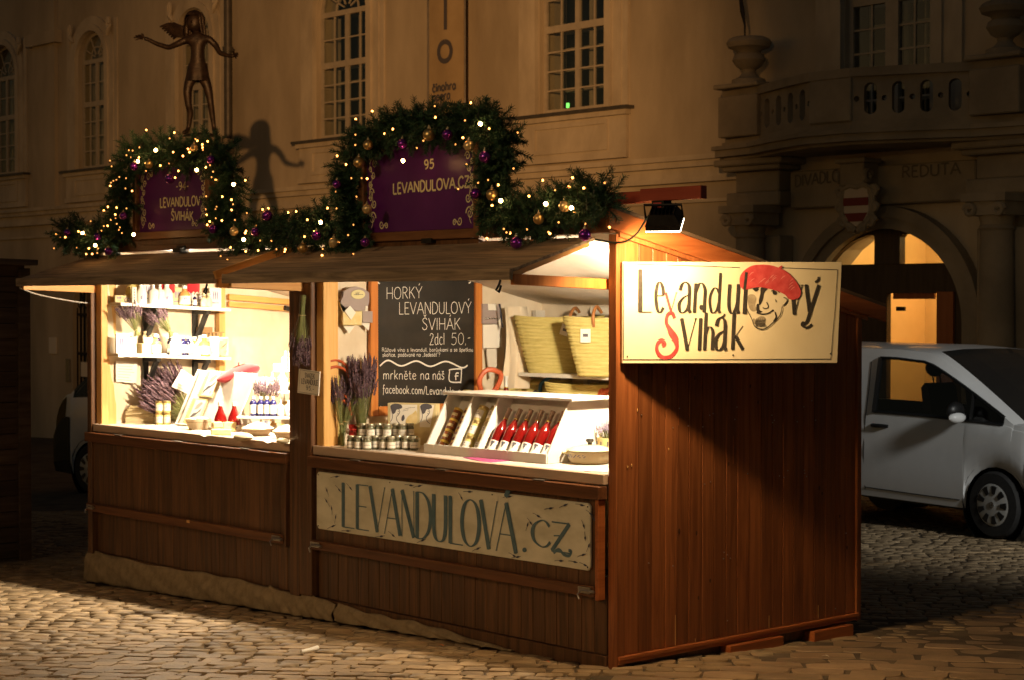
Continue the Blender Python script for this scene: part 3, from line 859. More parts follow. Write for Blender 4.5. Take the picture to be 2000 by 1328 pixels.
MB().box((gx0 - .1, FY + 1.2, gz0 - .2), (gx1 + .1, FY + 1.25, gzs_ + 2.2)).build('dark_passage', 'room_dark', theatre)
for (a, b, c_, d_, nm, mm) in ((131, 138, 700, 745, 'intercom', 'steel'), (98, 112, 660, 690, 'wall_notice', 'paper')):
    p = ony(a, d_, FY); q = ony(b, c_, FY); MB().box((p.x, FY - .04, p.z), (q.x, FY, q.z)).build(nm, mm, theatre, bevel=.01)
# downpipe
dp = MB(); p = ony(458, 200, FY)
dp.tube([(p.x, FY - .16, gz(p.x, FY)), (p.x, FY - .16, 14.5)], .085, 12)
for zz in (1.0, 3.2, 5.4, 7.35, 9.6): dp.tube([(p.x, FY - .16, zz - .05), (p.x, FY - .16, zz + .05)], .115, 12); dp.box((p.x - .02, FY - .1, zz - .02), (p.x + .02, FY, zz + .02))
dp.build('downpipe', 'sheet_metal', theatre, smooth=True)

# ---- portal
st = MB()
for sgn in (-1, 1):
    x = PC + sgn * 2.12
    st.box((x - .42, FY - .34, gz(x, FY) - .2), (x + .42, FY, 3.05))
    st.box((x - .52, FY - .46, 3.49), (x + .52, FY, 3.70))
    st.box((x - .42, FY - .36, 3.70), (x + .42, FY, 4.02))
    st.box((x - .56, FY - .52, 4.02), (x + .56, FY, 4.10)); st.box((x - .66, FY - .60, 4.10), (x + .66, FY, 4.20))
st.box((PC - 1.6, FY - .22, 3.44), (PC + 1.6, FY, 3.99))
st.build('portal_stone', 'stone_portal', theatre, bevel=.02)
cols = []
for sgn in (-1, 1):
    x = PC + sgn * 2.12; z0 = gz(x, FY)
    T = Matrix.Translation((x, FY - .50, 0))
    c_ = MB().lathe([(.30, z0), (.30, z0 + .25), (.26, z0 + .32), (.245, z0 + 1.2), (.215, 3.0), (.24, 3.03), (.215, 3.08)], 20, T)
    co = c_.build('column', 'stone_portal', theatre, smooth=True)
    cap = MB().box((x - .34, FY - .84, 3.38), (x + .34, FY - .2, 3.488)).box((x - .30, FY - .78, 3.2), (x + .30, FY - .2, 3.379)); cap.lathe([(.215, 3.08), (.24, 3.2), (.30, 3.36), (.30, 3.40)], 16, T)
    for s2 in (-1, 1):
        for yy in (-.80,):
            pts = [(x + s2 * (.22 + .085 * math.cos(a) * (1 - a / 16)), FY + yy, 3.27 + .085 * math.sin(a) * (1 - a / 16)) for a in [k * .6 for k in range(16)]]
            cap.tube(pts, .035, 6)
    cap.build('capital', 'stone_portal', co, smooth=True)
ar = MB()
i1 = arch_outline(portal[0] + .02, portal[1] - .02, portal[2], portal[3], 24); i2 = arch_outline(portal[0] - .14, portal[1] + .14, portal[2], portal[3], 24); i3 = arch_outline(portal[0] - .3, portal[1] + .3, portal[2], portal[3], 24)
for a_, b_, h_ in ((i1, i2, .14), (i2, i3, .20)):
    ar.ring(a_[1:] + a_[:1], b_[1:] + b_[:1], 0, h_, TXZ, closed=False)
ar.build('portal_arch', 'stone_portal', theatre, smooth=True)
# doorway: dark timber frame with the fanlight, a dark leaf and a lit passage
dr = MB(); yd0, yd1 = FY + .02, FY + .12
r_in = 1.02
def arc(x0, x1, r, zc, n=10):
    return [(PC + x0 + (x1 - x0) * k / n, zc + math.sqrt(max(r * r - (x0 + (x1 - x0) * k / n) ** 2, .0))) for k in range(n + 1)]
TD = Matrix(((1, 0, 0, 0), (0, 0, -1, FY + .07), (0, 1, 0, 0), (0, 0, 0, 1)))
full = arch_outline(portal[0], portal[1], portal[3] - .05, portal[3], 24)
fan_l = [(PC - 1.06, 2.60), (PC - .26, 2.60), (PC - .22, 2.64), (PC - .22, 2.98), (PC - .26, 3.02), (PC - .38, 3.015), (PC - .64, 2.93), (PC - .88, 2.78)]
fan_r = [(2 * PC - x, z) for x, z in fan_l][::-1]
# timber above the transom as strips between the panes
dr.box((portal[0], yd0, 2.26), (portal[1], yd1, 2.60))
dr.box((PC - .22, yd0 - .03, 2.60), (PC + .22, yd1, 3.12))
for pane_, s2 in ((fan_l, -1), (fan_r, 1)):
    outer = [(PC + s2 * 1.37 * math.cos(R(a)), 1.76 + 1.37 * math.sin(R(a))) for a in (37, 48, 58, 68, 77, 84)]
    inner = [(PC + s2 * 1.06, 2.60), (PC + s2 * .88, 2.78), (PC + s2 * .64, 2.93), (PC + s2 * .38, 3.015), (PC + s2 * .26, 3.02), (PC + s2 * .22, 2.98)]
    dr.ring(inner, outer, -.06, .06, TD, closed=False)
dr.box((portal[0], yd0, portal[2]), (PC - .02, yd1, 2.26))
dr.box((PC - .02, yd0, 2.18), (portal[1], yd1, 2.26))
dr.box((PC + .83, yd0, portal[2]), (portal[1], yd1, 2.18))
door = dr.build('door', 'door_dark', theatre)
MB().box((PC + .85, yd0 - .04, portal[2]), (PC + 1.12, yd0, 2.2)).build('door_jamb', 'door_red', door)
MB().box((PC + .0, FY + .14, 2.10), (PC + .70, FY + .18, 2.18)).build('inner_lintel', 'door_red', door)
MB().box((PC + .06, FY + .13, 1.93), (PC + .20, FY + .17, 1.99)).build('door_closer', 'iron', door)
for k, f_ in enumerate((fan_l, fan_r)):
    MB().prism(f_, -.006, -.002, TD).build('fanlight_pane', 'pane', door)
vs_ = MB(); za = gz(PC, FY) - .1
vs_.box((PC - 1.6, FY + 3.2, za), (PC + 1.6, FY + 3.3, 4.0)); vs_.box((PC - 1.7, FY + .56, za), (PC - 1.6, FY + 3.3, 4.0)); vs_.box((PC + 1.6, FY + .56, za), (PC + 1.7, FY + 3.3, 4.0))
vs_.box((PC - 1.7, FY + .56, 4.0), (PC + 1.7, FY + 3.3, 4.1)); vs_.box((PC - 1.7, FY + .56, za - .1), (PC + 1.7, FY + 3.3, za))
vs_.box((PC - .35, FY + 2.6, za), (PC + .12, FY + 3.2, 1.15))
vs_.build('vestibule', 'vestibule', theatre)
lamp_light('vestibule_lamp_light', 'POINT', (PC + .3, FY + 1.7, 3.3), None, 165, (1.0, 0.68, 0.30), .2)
vm = MB()
for k in range(4): vm.tube([(PC - 1.2 + k * .55, FY + 3.18, 2.4), (PC - .6 + k * .45, FY + 2.9, 3.4), (PC + .2 + k * .2, FY + 1.6, 3.95)], .015, 5)
vm.build('vault_rib', 'door_red', theatre)
# frieze letters
fr_pl = plane((0, FY - .225, 0), None, (0, 1, 0))
ink = Ink((0, -1, 0), .004)
ink.text('DIVADLO', fr_pl, 1553, 366, 1640, 354, 22, .16)
ink.text('REDUTA', fr_pl, 1762, 348, 1876, 340, 22, .16)
ink.build('frieze_lettering', 'letter_stone', theatre)
ct = MB()
kx = ony(1668, 330, FY - .5).x
ct.box((kx - .26, FY - .62, 4.02), (kx + .26, FY - .2, 4.09)); ct.box((kx - .21, FY - .56, 3.70), (kx + .21, FY - .2, 4.02))
for s2 in (-1, 1): ct.tube([(kx + s2 * .24, FY - .5 + .1 * math.cos(a) * (1 - a / 14), 3.83 + .1 * math.sin(a) * (1 - a / 14)) for a in [k * .6 for k in range(14)]], .04, 6)
ct.build('keystone_console', 'stone_portal', theatre, bevel=.015)
TS = Matrix(((1, 0, 0, kx + .08), (0, 0, -1, FY - .50), (0, 1, 0, 3.24), (0, 0, 0, 1))) @ Matrix.Diagonal((.85, .80, 1, 1))
sh = [(-.26, .50), (-.12, .54), (0, .50), (.12, .54), (.26, .50), (.26, .12), (.20, -.02), (.08, -.10), (0, -.16), (-.08, -.10), (-.20, -.02), (-.26, .12)]
shield = MB().prism(sh, 0, .06, TS).build('coat_of_arms', 'shield_white', theatre, bevel=.012)
for (a, b) in ((.22, .36), (-.06, .09)):
    k_ = .255 if a > 0 else .22
    MB().prism([(-k_, a), (k_, a), (k_, b), (-k_, b)] if a > 0 else [(-.14, a), (.14, a), (.235, b), (-.235, b)], .06, .066, TS).build('red_stripe', 'shield_red', shield)
cart = MB()
for s2 in (-1, 1):
    for (bx, bz, rr) in ((.33, .46, .10), (.35, .18, .07), (.28, -.06, .10), (.12, -.17, .07)):
        cart.tube([TS @ V((s2 * (bx + rr * math.cos(a) * (1 - a / 12)), bz + rr * math.sin(a) * (1 - a / 12), .03)) for a in [k * .6 for k in range(13)]], .04, 6)
    cart.tube([TS @ V((s2 * q[0], q[1], .03)) for q in ((.02, -.22), (.18, -.12), (.30, .02), (.32, .3), (.30, .5), (.15, .58), (0, .56))], .045, 7)
cart.build('cartouche', 'stone_portal', shield, smooth=True)

# ---- balcony: cornice slab, balustrade with oval openings, urns
bow = [(PC - 2.66, FY - .05), (PC - 2.62, FY - .50), (PC - 1.85, FY - .62), (PC - 1.05, FY - 1.02), (PC - .35, FY - 1.30), (PC + .35, FY - 1.30), (PC + 1.05, FY - 1.02), (PC + 1.85, FY - .62), (PC + 2.62, FY - .50), (PC + 2.66, FY - .05)]
def bow_off(d):
    out = []
    n = len(bow)
    for i, p_ in enumerate(bow):
        a = V(bow[max(i - 1, 0)]); b = V(bow[min(i + 1, n - 1)]); t = (b - a).normalized(); nrm = V((t.y, -t.x))
        if i in (0, n - 1): nrm = V((-1 if i == 0 else 1, 0))
        out.append((p_[0] + nrm.x * d, min(p_[1] + nrm.y * d, FY)))
    return out
bs = MB()
for (d, za, zb) in ((.02, 4.20, 4.24), (.16, 4.24, 4.34), (.22, 4.34, 4.40), (.05, 4.40, 4.46), (-.0, 4.46, 4.52)):
    bs.prism([(bow_off(d)[0][0], FY)] + bow_off(d) + [(bow_off(d)[-1][0], FY)], za, zb)
balc = bs.build('balcony', 'stone_portal', theatre)
rail = MB(); ro, ri = bow_off(.05), bow_off(-.2)
rail.ring(ri, ro, 5.12, 5.24, None, closed=False)
rail.build('handrail', 'stone_portal', balc)
# pierced parapet: panels between pedestals
def pierced(a, b, n, mb):
    a = V((a[0], a[1], 0)); b = V((b[0], b[1], 0)); L = (b - a).length; ex = (b - a) / L; ny = V((0, 0, 1)).cross(ex)
    T = Matrix(((ex.x, 0, -ny.x * -1, a.x), (ex.y, 0, -ny.y * -1, a.y), (0, 1, 0, 0), (0, 0, 0, 1)))
    z0, z1 = 4.52, 5.12; zc = (z0 + z1) / 2; N_ = 24; pitch = L / (n + .36)
    def cell(x0, x1, w_, h_):
        cx_ = (x0 + x1) / 2; hole = []; outer = []
        for i in range(N_):
            t = 2 * math.pi * i / N_; c0, s0 = math.cos(t), math.sin(t); m_ = max(abs(c0), abs(s0))
            hole.append((cx_ + w_ * c0, zc + (h_ - w_) * (1 if s0 > .01 else -1 if s0 < -.01 else 0) + w_ * s0))
            outer.append((cx_ + (x1 - x0) / 2 * c0 / m_, zc + (z1 - z0) / 2 * s0 / m_))
        mb.ring(hole, outer, 0, .14, T)
        mb.ring(hole, [(cx_ + (p_[0] - cx_) * 1.28, zc + (p_[1] - zc) * 1.1) for p_ in hole], .14, .162, T)
    cell(0, pitch * .36, pitch * .10, pitch * .10)
    for k in range(n):
        a_ = pitch * (.36 + k); cell(a_, a_ + pitch * .64, min(.10, pitch * .23), .215); cell(a_ + pitch * .64, a_ + pitch, pitch * .10, pitch * .10)
for (a, b, n) in ((bow[2], bow[4], 4), (bow[5], bow[7], 4)):
    par = MB(); pierced(a, b, n, par); par.build('parapet', 'stone_portal', balc)
MB().box((PC - .36, FY - 1.34, 4.52), (PC + .36, FY - 1.04, 5.12)).build('pedestal', 'stone_portal', balc, bevel=.015)
for sgn in (-1, 1):
    x = PC + sgn * 2.2
    MB().box((x - .38, FY - .72, 4.52), (x + .38, FY - .02, 5.13)).box((x - .43, FY - .78, 5.242), (x + .43, FY, 5.31)).build('pedestal', 'stone_portal', balc, bevel=.015)
for sgn in (-1, 1):
    x = PC + sgn * 2.2
    T = Matrix.Translation((x, FY - .45, 5.31))
    ur = MB().lathe([(.26, 0), (.25, .07), (.15, .11), (.10, .18), (.11, .22), (.19, .27), (.25, .36), (.22, .44), (.17, .47), (.20, .51), (.31, .55), (.34, .62), (.31, .67), (.25, .70), (.16, .70)], 20, T)
    u_ = ur.build('urn', 'stone_portal', balc, smooth=True)
    if sgn < 0:
        q = T @ V((-.08, 0, .69))
        MB().tube([q, q + V((0, 0, .2)), q + V((-.05, 0, .42)), q + V((-.12, 0, .86))], [.012, .015, .035, .02], 6).bar(q + V((-.24, 0, .72)), q + V((.16, 0, .78)), .04, .05).build('finial', 'iron', u_)
# house number plate
p = ony(1995, 487, FY); pl = MB().box((p.x - .09, FY - .03, p.z - .10), (p.x + .22, FY, p.z + .10)).build('number_plate', 'chalkboard', theatre, bevel=.008)
ink = Ink((0, -1, 0), .034); ink.text('3', plane((0, FY, 0), None, (0, 1, 0)), 1988, 494, 1997, 493, 14, .18); ink.build('plate_number', 'paper', theatre)

# ================================================================== theatre banner
ba, bb = ony(838, 100, FY - .35), ony(906, 100, FY - .35)
p = V(((ba.x + bb.x) / 2, FY - .35, 5.55))
ban = thing('theatre_banner', 'long tan vertical banner with black letters on the theatre wall', 'banner', p)
zb = ony(872, 226, FY - .35).z
b_ = MB(); b_.sheet(lambda u, v: (ba.x + (bb.x - ba.x) * u, FY - .35 + .012 * math.sin(u * 7 + v * 5), zb + (10.5 - zb) * v), 8, 30)
b_.box((ba.x, FY - .352, zb), (bb.x, FY - .338, zb + .03))
b_.build('cloth', 'banner', ban, smooth=True)
MB().tube([(ba.x - .03, FY - .35, zb - .05), (ba.x - .03, FY - .35, 10.6)], .018, 6).tube([(bb.x + .03, FY - .35, zb - .05), (bb.x + .03, FY - .35, 10.6)], .018, 6).tube([(ba.x, FY - .35, zb + .01), (ba.x, FY, zb + .01)], .02, 6).tube([(bb.x, FY - .35, zb + .01), (bb.x, FY, zb + .01)], .02, 6).build('bracket', 'sheet_metal', ban)
bp = plane((0, FY - .35, 0), None, (0, 1, 0))
for q in (('činohra', 846, 181, 892, 175, 17, .24), ('opera', 846, 199, 881, 194, 17, .24), ('balet', 846, 217, 876, 213, 17, .24), ('O', 857, 122, 884, 119, 38, .26), ('I', 864, 60, 879, 58, 110, .09)):
    ink = Ink((0, -1, 0), .02); ink.text(q[0], bp, *q[1:]); ink.build('banner_lettering', 'print_ink', ban)

# ================================================================== bronze winged figure
SD = 24.0
base = atd(392, 262, SD)
sr = thing('bronze_statue', 'dark bronze winged figure with outstretched arms standing behind the left stall', 'statue', base)
sv = RIGHT; sw = V((0, 0, 1)); sf = -VIEW          # the figure faces the viewer: sv = screen right
mpp = SD / FPX
def S(px, py, f=0.0):
    return base + sv * ((px - 392) * mpp) + sw * ((262 - py) * mpp) + sf * f
def skin(name, joints, edges, parent, material, root=0, sub=2):
    me = bpy.data.meshes.new(name)
    T = wmat(parent).inverted()
    me.from_pydata([tuple(T @ j[0]) for j in joints], edges, [])
    o = bpy.data.objects.new(name, me); COL.objects.link(o); o.parent = parent; WM[o.name] = wmat(parent)
    me.materials.append(M[material])
    md = o.modifiers.new('skin', 'SKIN'); md.use_smooth_shade = True
    for i, j in enumerate(joints):
        r_ = j[1]; me.skin_vertices[0].data[i].radius = (r_, r_) if not isinstance(r_, tuple) else r_
        me.skin_vertices[0].data[i].use_root = (i == root)
    sb = o.modifiers.new('sub', 'SUBSURF'); sb.levels = sub; sb.render_levels = sub
    return o
J = [(S(386, 142), .125), (S(387, 118), (.13, .11)), (S(387, 92), (.145, .11)), (S(387, 78), (.13, .085)), (S(384, 66), .055), (S(382, 58), .05),      # 0-5 pelvis..neck
     (S(363, 80), .062), (S(345, 90, .05), .05), (S(333, 97, .12), .042), (S(312, 91, .2), .036), (S(298, 84, .25), .030), (S(290, 82, .27), .034),      # 6-11 left arm
     (S(409, 77), .060), (S(422, 90), .050), (S(431, 106, .05), .042), (S(447, 112, .12), .034), (S(457, 114, .16), .028), (S(462, 114, .17), .034),     # 12-17 right arm
     (S(372, 152), .085), (S(367, 180, .03), .075), (S(369, 207, .02), .055), (S(372, 222, -.02), .052), (S(367, 250, -.04), .034), (S(365, 258, 0), .04), (S(362, 262, .14), .03),
     (S(400, 152), .088), (S(408, 180), .072), (S(412, 200, .03), .055), (S(414, 220, 0), .05), (S(417, 248, -.03), .036), (S(419, 258, 0), .04), (S(424, 262, .12), .032)]
Ed = [(0, 1), (1, 2), (2, 3), (3, 4), (4, 5), (3, 6), (6, 7), (7, 8), (8, 9), (9, 10), (10, 11), (3, 12), (12, 13), (13, 14), (14, 15), (15, 16), (16, 17),
      (0, 18), (18, 19), (19, 20), (20, 21), (21, 22), (22, 23), (23, 24), (0, 25), (25, 26), (26, 27), (27, 28), (28, 29), (29, 30), (30, 31)]
J = [(p_, tuple(k_ * .88 for k_ in r_) if isinstance(r_, tuple) else r_ * .86) for p_, r_ in J]
body = skin('body', J, Ed, sr, 'bronze')
# fingers, one chain each
for (wrist, tips) in ((S(290, 82, .27), ((274, 86, .30), (272, 82, .33), (276, 79, .35), (281, 77, .33), (286, 74, .30))),
                      (S(462, 114, .17), ((470, 109, .2), (471, 113, .24), (470, 117, .25), (467, 120, .24), (461, 105, .24)))):
    fm = MB()
    for k, (a, b, f) in enumerate(tips):
        t = S(a, b, f); m_ = wrist.lerp(t, .55) + V((0, 0, .012 if k < 4 else .02)); s_ = wrist.lerp(t, .12)
        fm.tube([s_, m_, t], [.017, .014, .008], 6)
    fm.build('fingers', 'bronze', sr, smooth=True)
# head with face and bobbed hair
hd = MB(); hc = S(381, 45)
def head_pt(u, v):
    th = 2 * math.pi * u; ph = math.pi * v
    d = sv * (math.sin(ph) * math.cos(th)) + sf * (math.sin(ph) * math.sin(th)) + sw * (-math.cos(ph))
    k = .104 + .012 * max(0, -d.dot(sw)) * max(0, d.dot(sf)) ; return hc + V((d.x, d.y, d.z * 1.28)) * k
hd.sheet(head_pt, 20, 14)
fwd_f = (sf - sv * .25).normalized()
hd.tube([hc + fwd_f * .083 + sw * .03, hc + fwd_f * .108 - sw * .012, hc + fwd_f * .082 - sw * .02], [.009, .016, .012], 6)
sidev = sw.cross(fwd_f)
for s2 in (-1, 1):
    hd.ball(hc + fwd_f * .074 + sidev * (.032 * s2) + sw * .02, .013, 8)
hd.tube([hc + fwd_f * .078 + sidev * -.022 - sw * .045, hc + fwd_f * .088 - sw * .047, hc + fwd_f * .078 + sidev * .022 - sw * .045], [.005, .009, .005], 6)
hd.build('head', 'bronze', sr, smooth=True)
hr = MB()
random.seed(5)
def hair_pt(u, v):
    th = 2 * math.pi * u; d = (sv * math.cos(th) + sf * math.sin(th)).normalized(); fc = max(0, d.dot(fwd_f))
    bot_ = -.17 + .25 * smooth01((fc - .45) / .3); z_ = .155 + (bot_ - .155) * v
    r_ = .135 * math.sqrt(max(0, 1 - max(0, (z_ - .02) / .14) ** 2)) * (1 if z_ > 0 else 1 + .12 * (-z_ / .17)) + .007 * math.sin(th * 17 + v * 3) * v + .004 * math.sin(th * 41)
    return hc + d * max(r_, .001) + sw * z_
def smooth01(x):
    x = max(0, min(1, x)); return x * x * (3 - 2 * x)
hr.sheet(hair_pt, 90, 14)
hr.build('hair', 'bronze', sr, smooth=True)
# a short tunic skirt makes it a plain generic figure
sk = MB()
def tun(u, v):
    th = 2 * math.pi * u; k = 1 + .06 * math.sin(th * 7) * v
    c_ = S(387, 126 + 34 * v)
    return c_ + sv * (math.cos(th) * (.125 + .035 * v) * k) + sf * (math.sin(th) * (.105 + .035 * v) * k)
sk.sheet(tun, 40, 6)
sk.build('tunic', 'bronze', sr, smooth=True)
wg = MB()
root_w = S(358, 66, -.08)
for k in range(7):
    t = k / 6
    tip = S(308 + 26 * t, 50 + 24 * t, -.18); mid = S(333 + 10 * t, 46 + 22 * t, -.14)
    rt = S(358 + 5 * t, 58 + 14 * t, -.10)
    pts = catmull([tuple(rt), tuple(mid), tuple(tip)], 5)
    wg.tube(pts, [.010 + .016 * math.sin(math.pi * min(1, i / (len(pts) - 1) * .9 + .1)) for i in range(len(pts))], 6)
wg.tube([S(366, 76, -.08), S(352, 52, -.12), S(335, 44, -.15)], [.03, .028, .02], 7)
wg.build('wing', 'bronze', sr, smooth=True)
pd_ = MB()
pd_.ball(S(392, 270), .30, 16, (1.0, .8, .22))
pd_.build('plinth', 'bronze', sr, smooth=True)
pz = gz(base.x, base.y)
MB().lathe([(.55, pz), (.55, pz + .3), (.42, pz + .4), (.36, base.z - .35), (.44, base.z - .25), (.44, base.z - .08), (.2, base.z - .05)], 24, Matrix.Translation((base.x, base.y, 0))).build('pedestal', 'bronze_stone', sr, smooth=True)

# ================================================================== neighbouring hut at the left edge
hx, hy0, hy1 = -8.05, -2.6, .47
hut = thing('wooden_hut', 'dark unlit hut of horizontal boards at the left edge', 'hut', (hx - 1.2, -1.0, gz(hx - 1.2, -1.0)))
z = -.40; k = 0
while z < 2.36:
    h_ = .142
    MB().box((hx - .03, hy0, z), (hx + random.uniform(0, .006), hy1, z + h_ - .007)).build('board', 'wood_hut', hut, bevel=.003)
    MB().box((hx - 2.6, hy1 - .001, z), (hx - .032, hy1 + .028, z + h_ - .007)).build('board', 'wood_hut', hut, bevel=.003) if k % 3 == 0 else None
    z += h_; k += 1
MB().box((hx - 2.6, hy0, -.4), (hx - .04, hy1 - .004, 2.36)).build('inner_wall', 'room_dark', hut)
MB().bar((hx - 1.2, hy0 - .2, 2.50), (hx - 1.2, hy1 + .06, 2.42), 2.7, .05).build('roof', 'wood_hut', hut)
MB().box((hx - .07, hy1 - .07, -.4), (hx + .03, hy1 + .045, 2.37)).build('corner_post', 'wood_hut', hut, bevel=.004)
MB().box((hx - .02, hy0, -.62), (hx + .04, hy1 + .03, -.40)).build('base_board', 'wood_hut', hut, bevel=.004)

# ================================================================== vans
def smoothstep(a, b, x):
    t = max(0, min(1, (x - a) / (b - a))); return t * t * (3 - 2 * t)
def make_van(name, label, pos, fwd, W, roof_h, nose, ws_base, ws_top, belt, win0, hood_z, bumper_dark, rear, R_w=.325):
    """local x forward from the front axle, y left, z up; the near side is -y"""
    rz = math.atan2(fwd.y, fwd.x)
    t = thing(name, label, 'van', pos, rz)
    def roof(x):
        if x <= ws_top: return roof_h - .03 * smoothstep(ws_top - .5, ws_top, x)
        if x <= ws_base:
            u = (x - ws_top) / (ws_base - ws_top); return roof_h - .03 + (hood_z - roof_h + .03) * (u ** 1.12)
        u = (x - ws_base) / (nose - ws_base); return hood_z - .26 * u ** 1.8 - .16 * max(0, (u - .7) / .3) ** 2
    def halfw(x):
        return W / 2 - .17 * smoothstep(.25, nose, x) ** 1.6 - .02 * smoothstep(-2, rear, x)
    ar_ = R_w + .075
    def bottom(x):
        b = .25
        for ax in (0.0, rear + 1.05):
            if abs(x - ax) < ar_: b = max(b, R_w + math.sqrt(ar_ ** 2 - (x - ax) ** 2) * .96 - .02)
        return b
    st_ = sorted(set([rear, rear + .35, rear + .4, win0 - .45, -2.2, -1.75, win0, win0 + .03, -.9, -.75, -.62, ws_top, ws_base, nose, nose - .08, nose - .02] + [ -ar_ - .01, ar_ + .01] + [ar_ * math.sin(R(a)) for a in range(-90, 91, 15)] +
                     [ws_top + (ws_base - ws_top) * k / 6 for k in range(7)] + [ws_base + (nose - ws_base) * k / 6 for k in range(7)] + [rear + 1.05 + ar_ * math.sin(R(a)) for a in range(-90, 91, 15)] + [-1.5]))
    def section(x, s):
        zr = roof(x); zb = bottom(x); hw = halfw(x)
        bl = min(belt, zr - .05) if x < ws_base else zr - .06
        pts = []
        for tt, dw in ((0, -.045), (.18, -.008), (.45, 0), (.75, -.005), (1, -.03)):
            pts.append((x, s * (hw + dw), zb + (bl - zb) * tt if zb < bl - .02 else bl - .02 * (1 - tt)))
        up = zr - bl
        tum = .12 * min(1, up / .8)
        pts += [(x, s * (hw - .036), bl + up * .06), (x, s * (hw - .04 - tum * .8), bl + up * .84), (x, s * (hw - .09 - tum), bl + up * .965), (x, s * (hw - .22 - tum), zr - .012 * min(1, up)), (x, s * .35 * hw, zr + .012), (x, 0, zr + .016)]
        return pts
    body = MB(); inner = MB(); glass = MB(); sides = []
    for s in (-1, 1):
        side = MB(); side2 = MB(); sides += [side, side2]
        secs = [section(x, s) for x in st_]
        for i in range(len(st_) - 1):
            xm = (st_[i] + st_[i + 1]) / 2
            for j in range(10):
                q = [secs[i][j], secs[i + 1][j], secs[i + 1][j + 1], secs[i][j + 1]]
                if j == 5 and (win0 < xm < ws_base - .10 or rear + .35 < xm < win0 - .45): (side if xm > win0 - .1 else side2).add(q, [(0, 1, 2, 3)]); continue
                if j >= 8 and ws_top + .02 < xm < ws_base - .02: glass.add(q, [(0, 1, 2, 3)]); continue
                body.add(q, [(0, 1, 2, 3)])
                if j > 0: inner.add([(a_, b_ * .95, c_ - (.03 if j >= 7 else 0)) for a_, b_, c_ in q], [(0, 1, 2, 3)])
        # the nose and tail are closed
    for xe in (0, -1):
        L_ = section(st_[xe], -1); Rr = section(st_[xe], 1)
        body.add(L_ + Rr, [(k, k + 1, 11 + k + 1, 11 + k) for k in range(10)])
    def bl_(mb, nm, mt, par, **kw):
        return mb.build(nm, mt, par, local=True, **kw)
    bo = body.mesh('body'); 
    bm = bmesh.new(); bm.from_mesh(bo); bmesh.ops.remove_doubles(bm, verts=bm.verts, dist=.0015); bmesh.ops.recalc_face_normals(bm, faces=bm.faces)
    for f in bm.faces: f.smooth = True
    for e in bm.edges:
        if len(e.link_faces) == 2 and e.calc_face_angle(0) > .6: e.smooth = False
    bm.to_mesh(bo); bm.free(); bo.materials.append(M['van_white'])
    ob = bpy.data.objects.new('body', bo); COL.objects.link(ob); ob.parent = t
    for side in sides: bl_(side, 'side_window', 'van_clear', t, smooth=True)
    bl_(glass, 'windscreen', 'van_glass', t, smooth=True)
    bl_(inner, 'interior_trim', 'black_plastic', t)
    hw0 = halfw(0)
    # seals, handle, mirror, seams
    y = -W / 2
    def on_body(x, z, out=.004):
        s_ = section(x, -1)
        for a, b in zip(s_, s_[1:]):
            if min(a[2], b[2]) - 1e-6 <= z <= max(a[2], b[2]) + 1e-6 and abs(a[2] - b[2]) > 1e-6:
                k = (z - a[2]) / (b[2] - a[2]); return (x, a[1] + (b[1] - a[1]) * k - out, z)
        return (x, s_[4][1] - out, z)
    def seam(pts, w_=.005, nm='door_seam', mt='black_plastic', out=.003):
        m_ = MB(); m_.tube([on_body(a, b, out) for a, b in pts], w_, 5); return bl_(m_, nm, mt, t)
    x_hinge = .40 if not bumper_dark else .3
    seam([(x_hinge, .34 + .2), (x_hinge, .7), (x_hinge, .95), (x_hinge - .02, belt - .01)])
    seam([(win0 - .12, .32), (win0 - .12, .7), (win0 - .12, belt - .02), (win0 - .12, belt + .3), (win0 - .13, roof_h - .16)])
    seam([(win0 - .12, .34), (-.9, .33), (-ar_ - .06, .33)])
    # black window gasket
    gk = MB(); zt = lambda x: belt + (roof(x) - belt) * .84
    xs_ = [win0 + k * (ws_base - .12 - win0) / 14 for k in range(15)]
    gk.tube([on_body(x, belt + (roof(x) - belt) * .06, .002) for x in xs_], .018, 5)
    gk.tube([on_body(x, zt(x), .002) for x in xs_], .016, 5)
    gk.tube([on_body(win0, belt + .03, .002), on_body(win0, belt + .3, .002), on_body(win0, zt(win0), .002)], .03, 5)
    xm_ = ws_base - .55
    gk.tube([on_body(xm_, belt + .03, .002), on_body(xm_, zt(xm_), .002)], .02, 5)
    bl_(gk, 'window_seal', 'black_plastic', t)
    hn = MB(); a = on_body(win0 + .02, belt - .10, .02); hn.tube([on_body(win0 - .02, belt - .10, .0), on_body(win0 + .03, belt - .10, .03), on_body(win0 + .18, belt - .10, .03), on_body(win0 + .23, belt - .10, 0)], [.015, .022, .022, .015], 8)
    bl_(hn, 'door_handle', 'black_plastic', t, smooth=True)
    mr = MB(); a = V(on_body(ws_base - .62, belt + .06, .0)); mr.ball(a + V((.02, -.16, .06)), .115, 12, (.5, 1.0, .8)); mr.tube([a, a + V((.02, -.1, .0))], .03, 6)
    bl_(mr, 'wing_mirror', 'black_plastic', t, smooth=True)
    mc = MB(); mc.ball(a + V((.05, -.17, -.005)), .11, 12, (.5, 1.0, .5)); bl_(mc, 'mirror_cap', 'van_white', t, smooth=True)
    am = MB(); p_ = on_body(.52 if not bumper_dark else .4, .80, .004); am.ball(p_, .03, 8, (1.1, .3, .6)); bl_(am, 'side_indicator', 'amber', t, smooth=True)
    # lamps, bumper, wheels
    hl = MB()
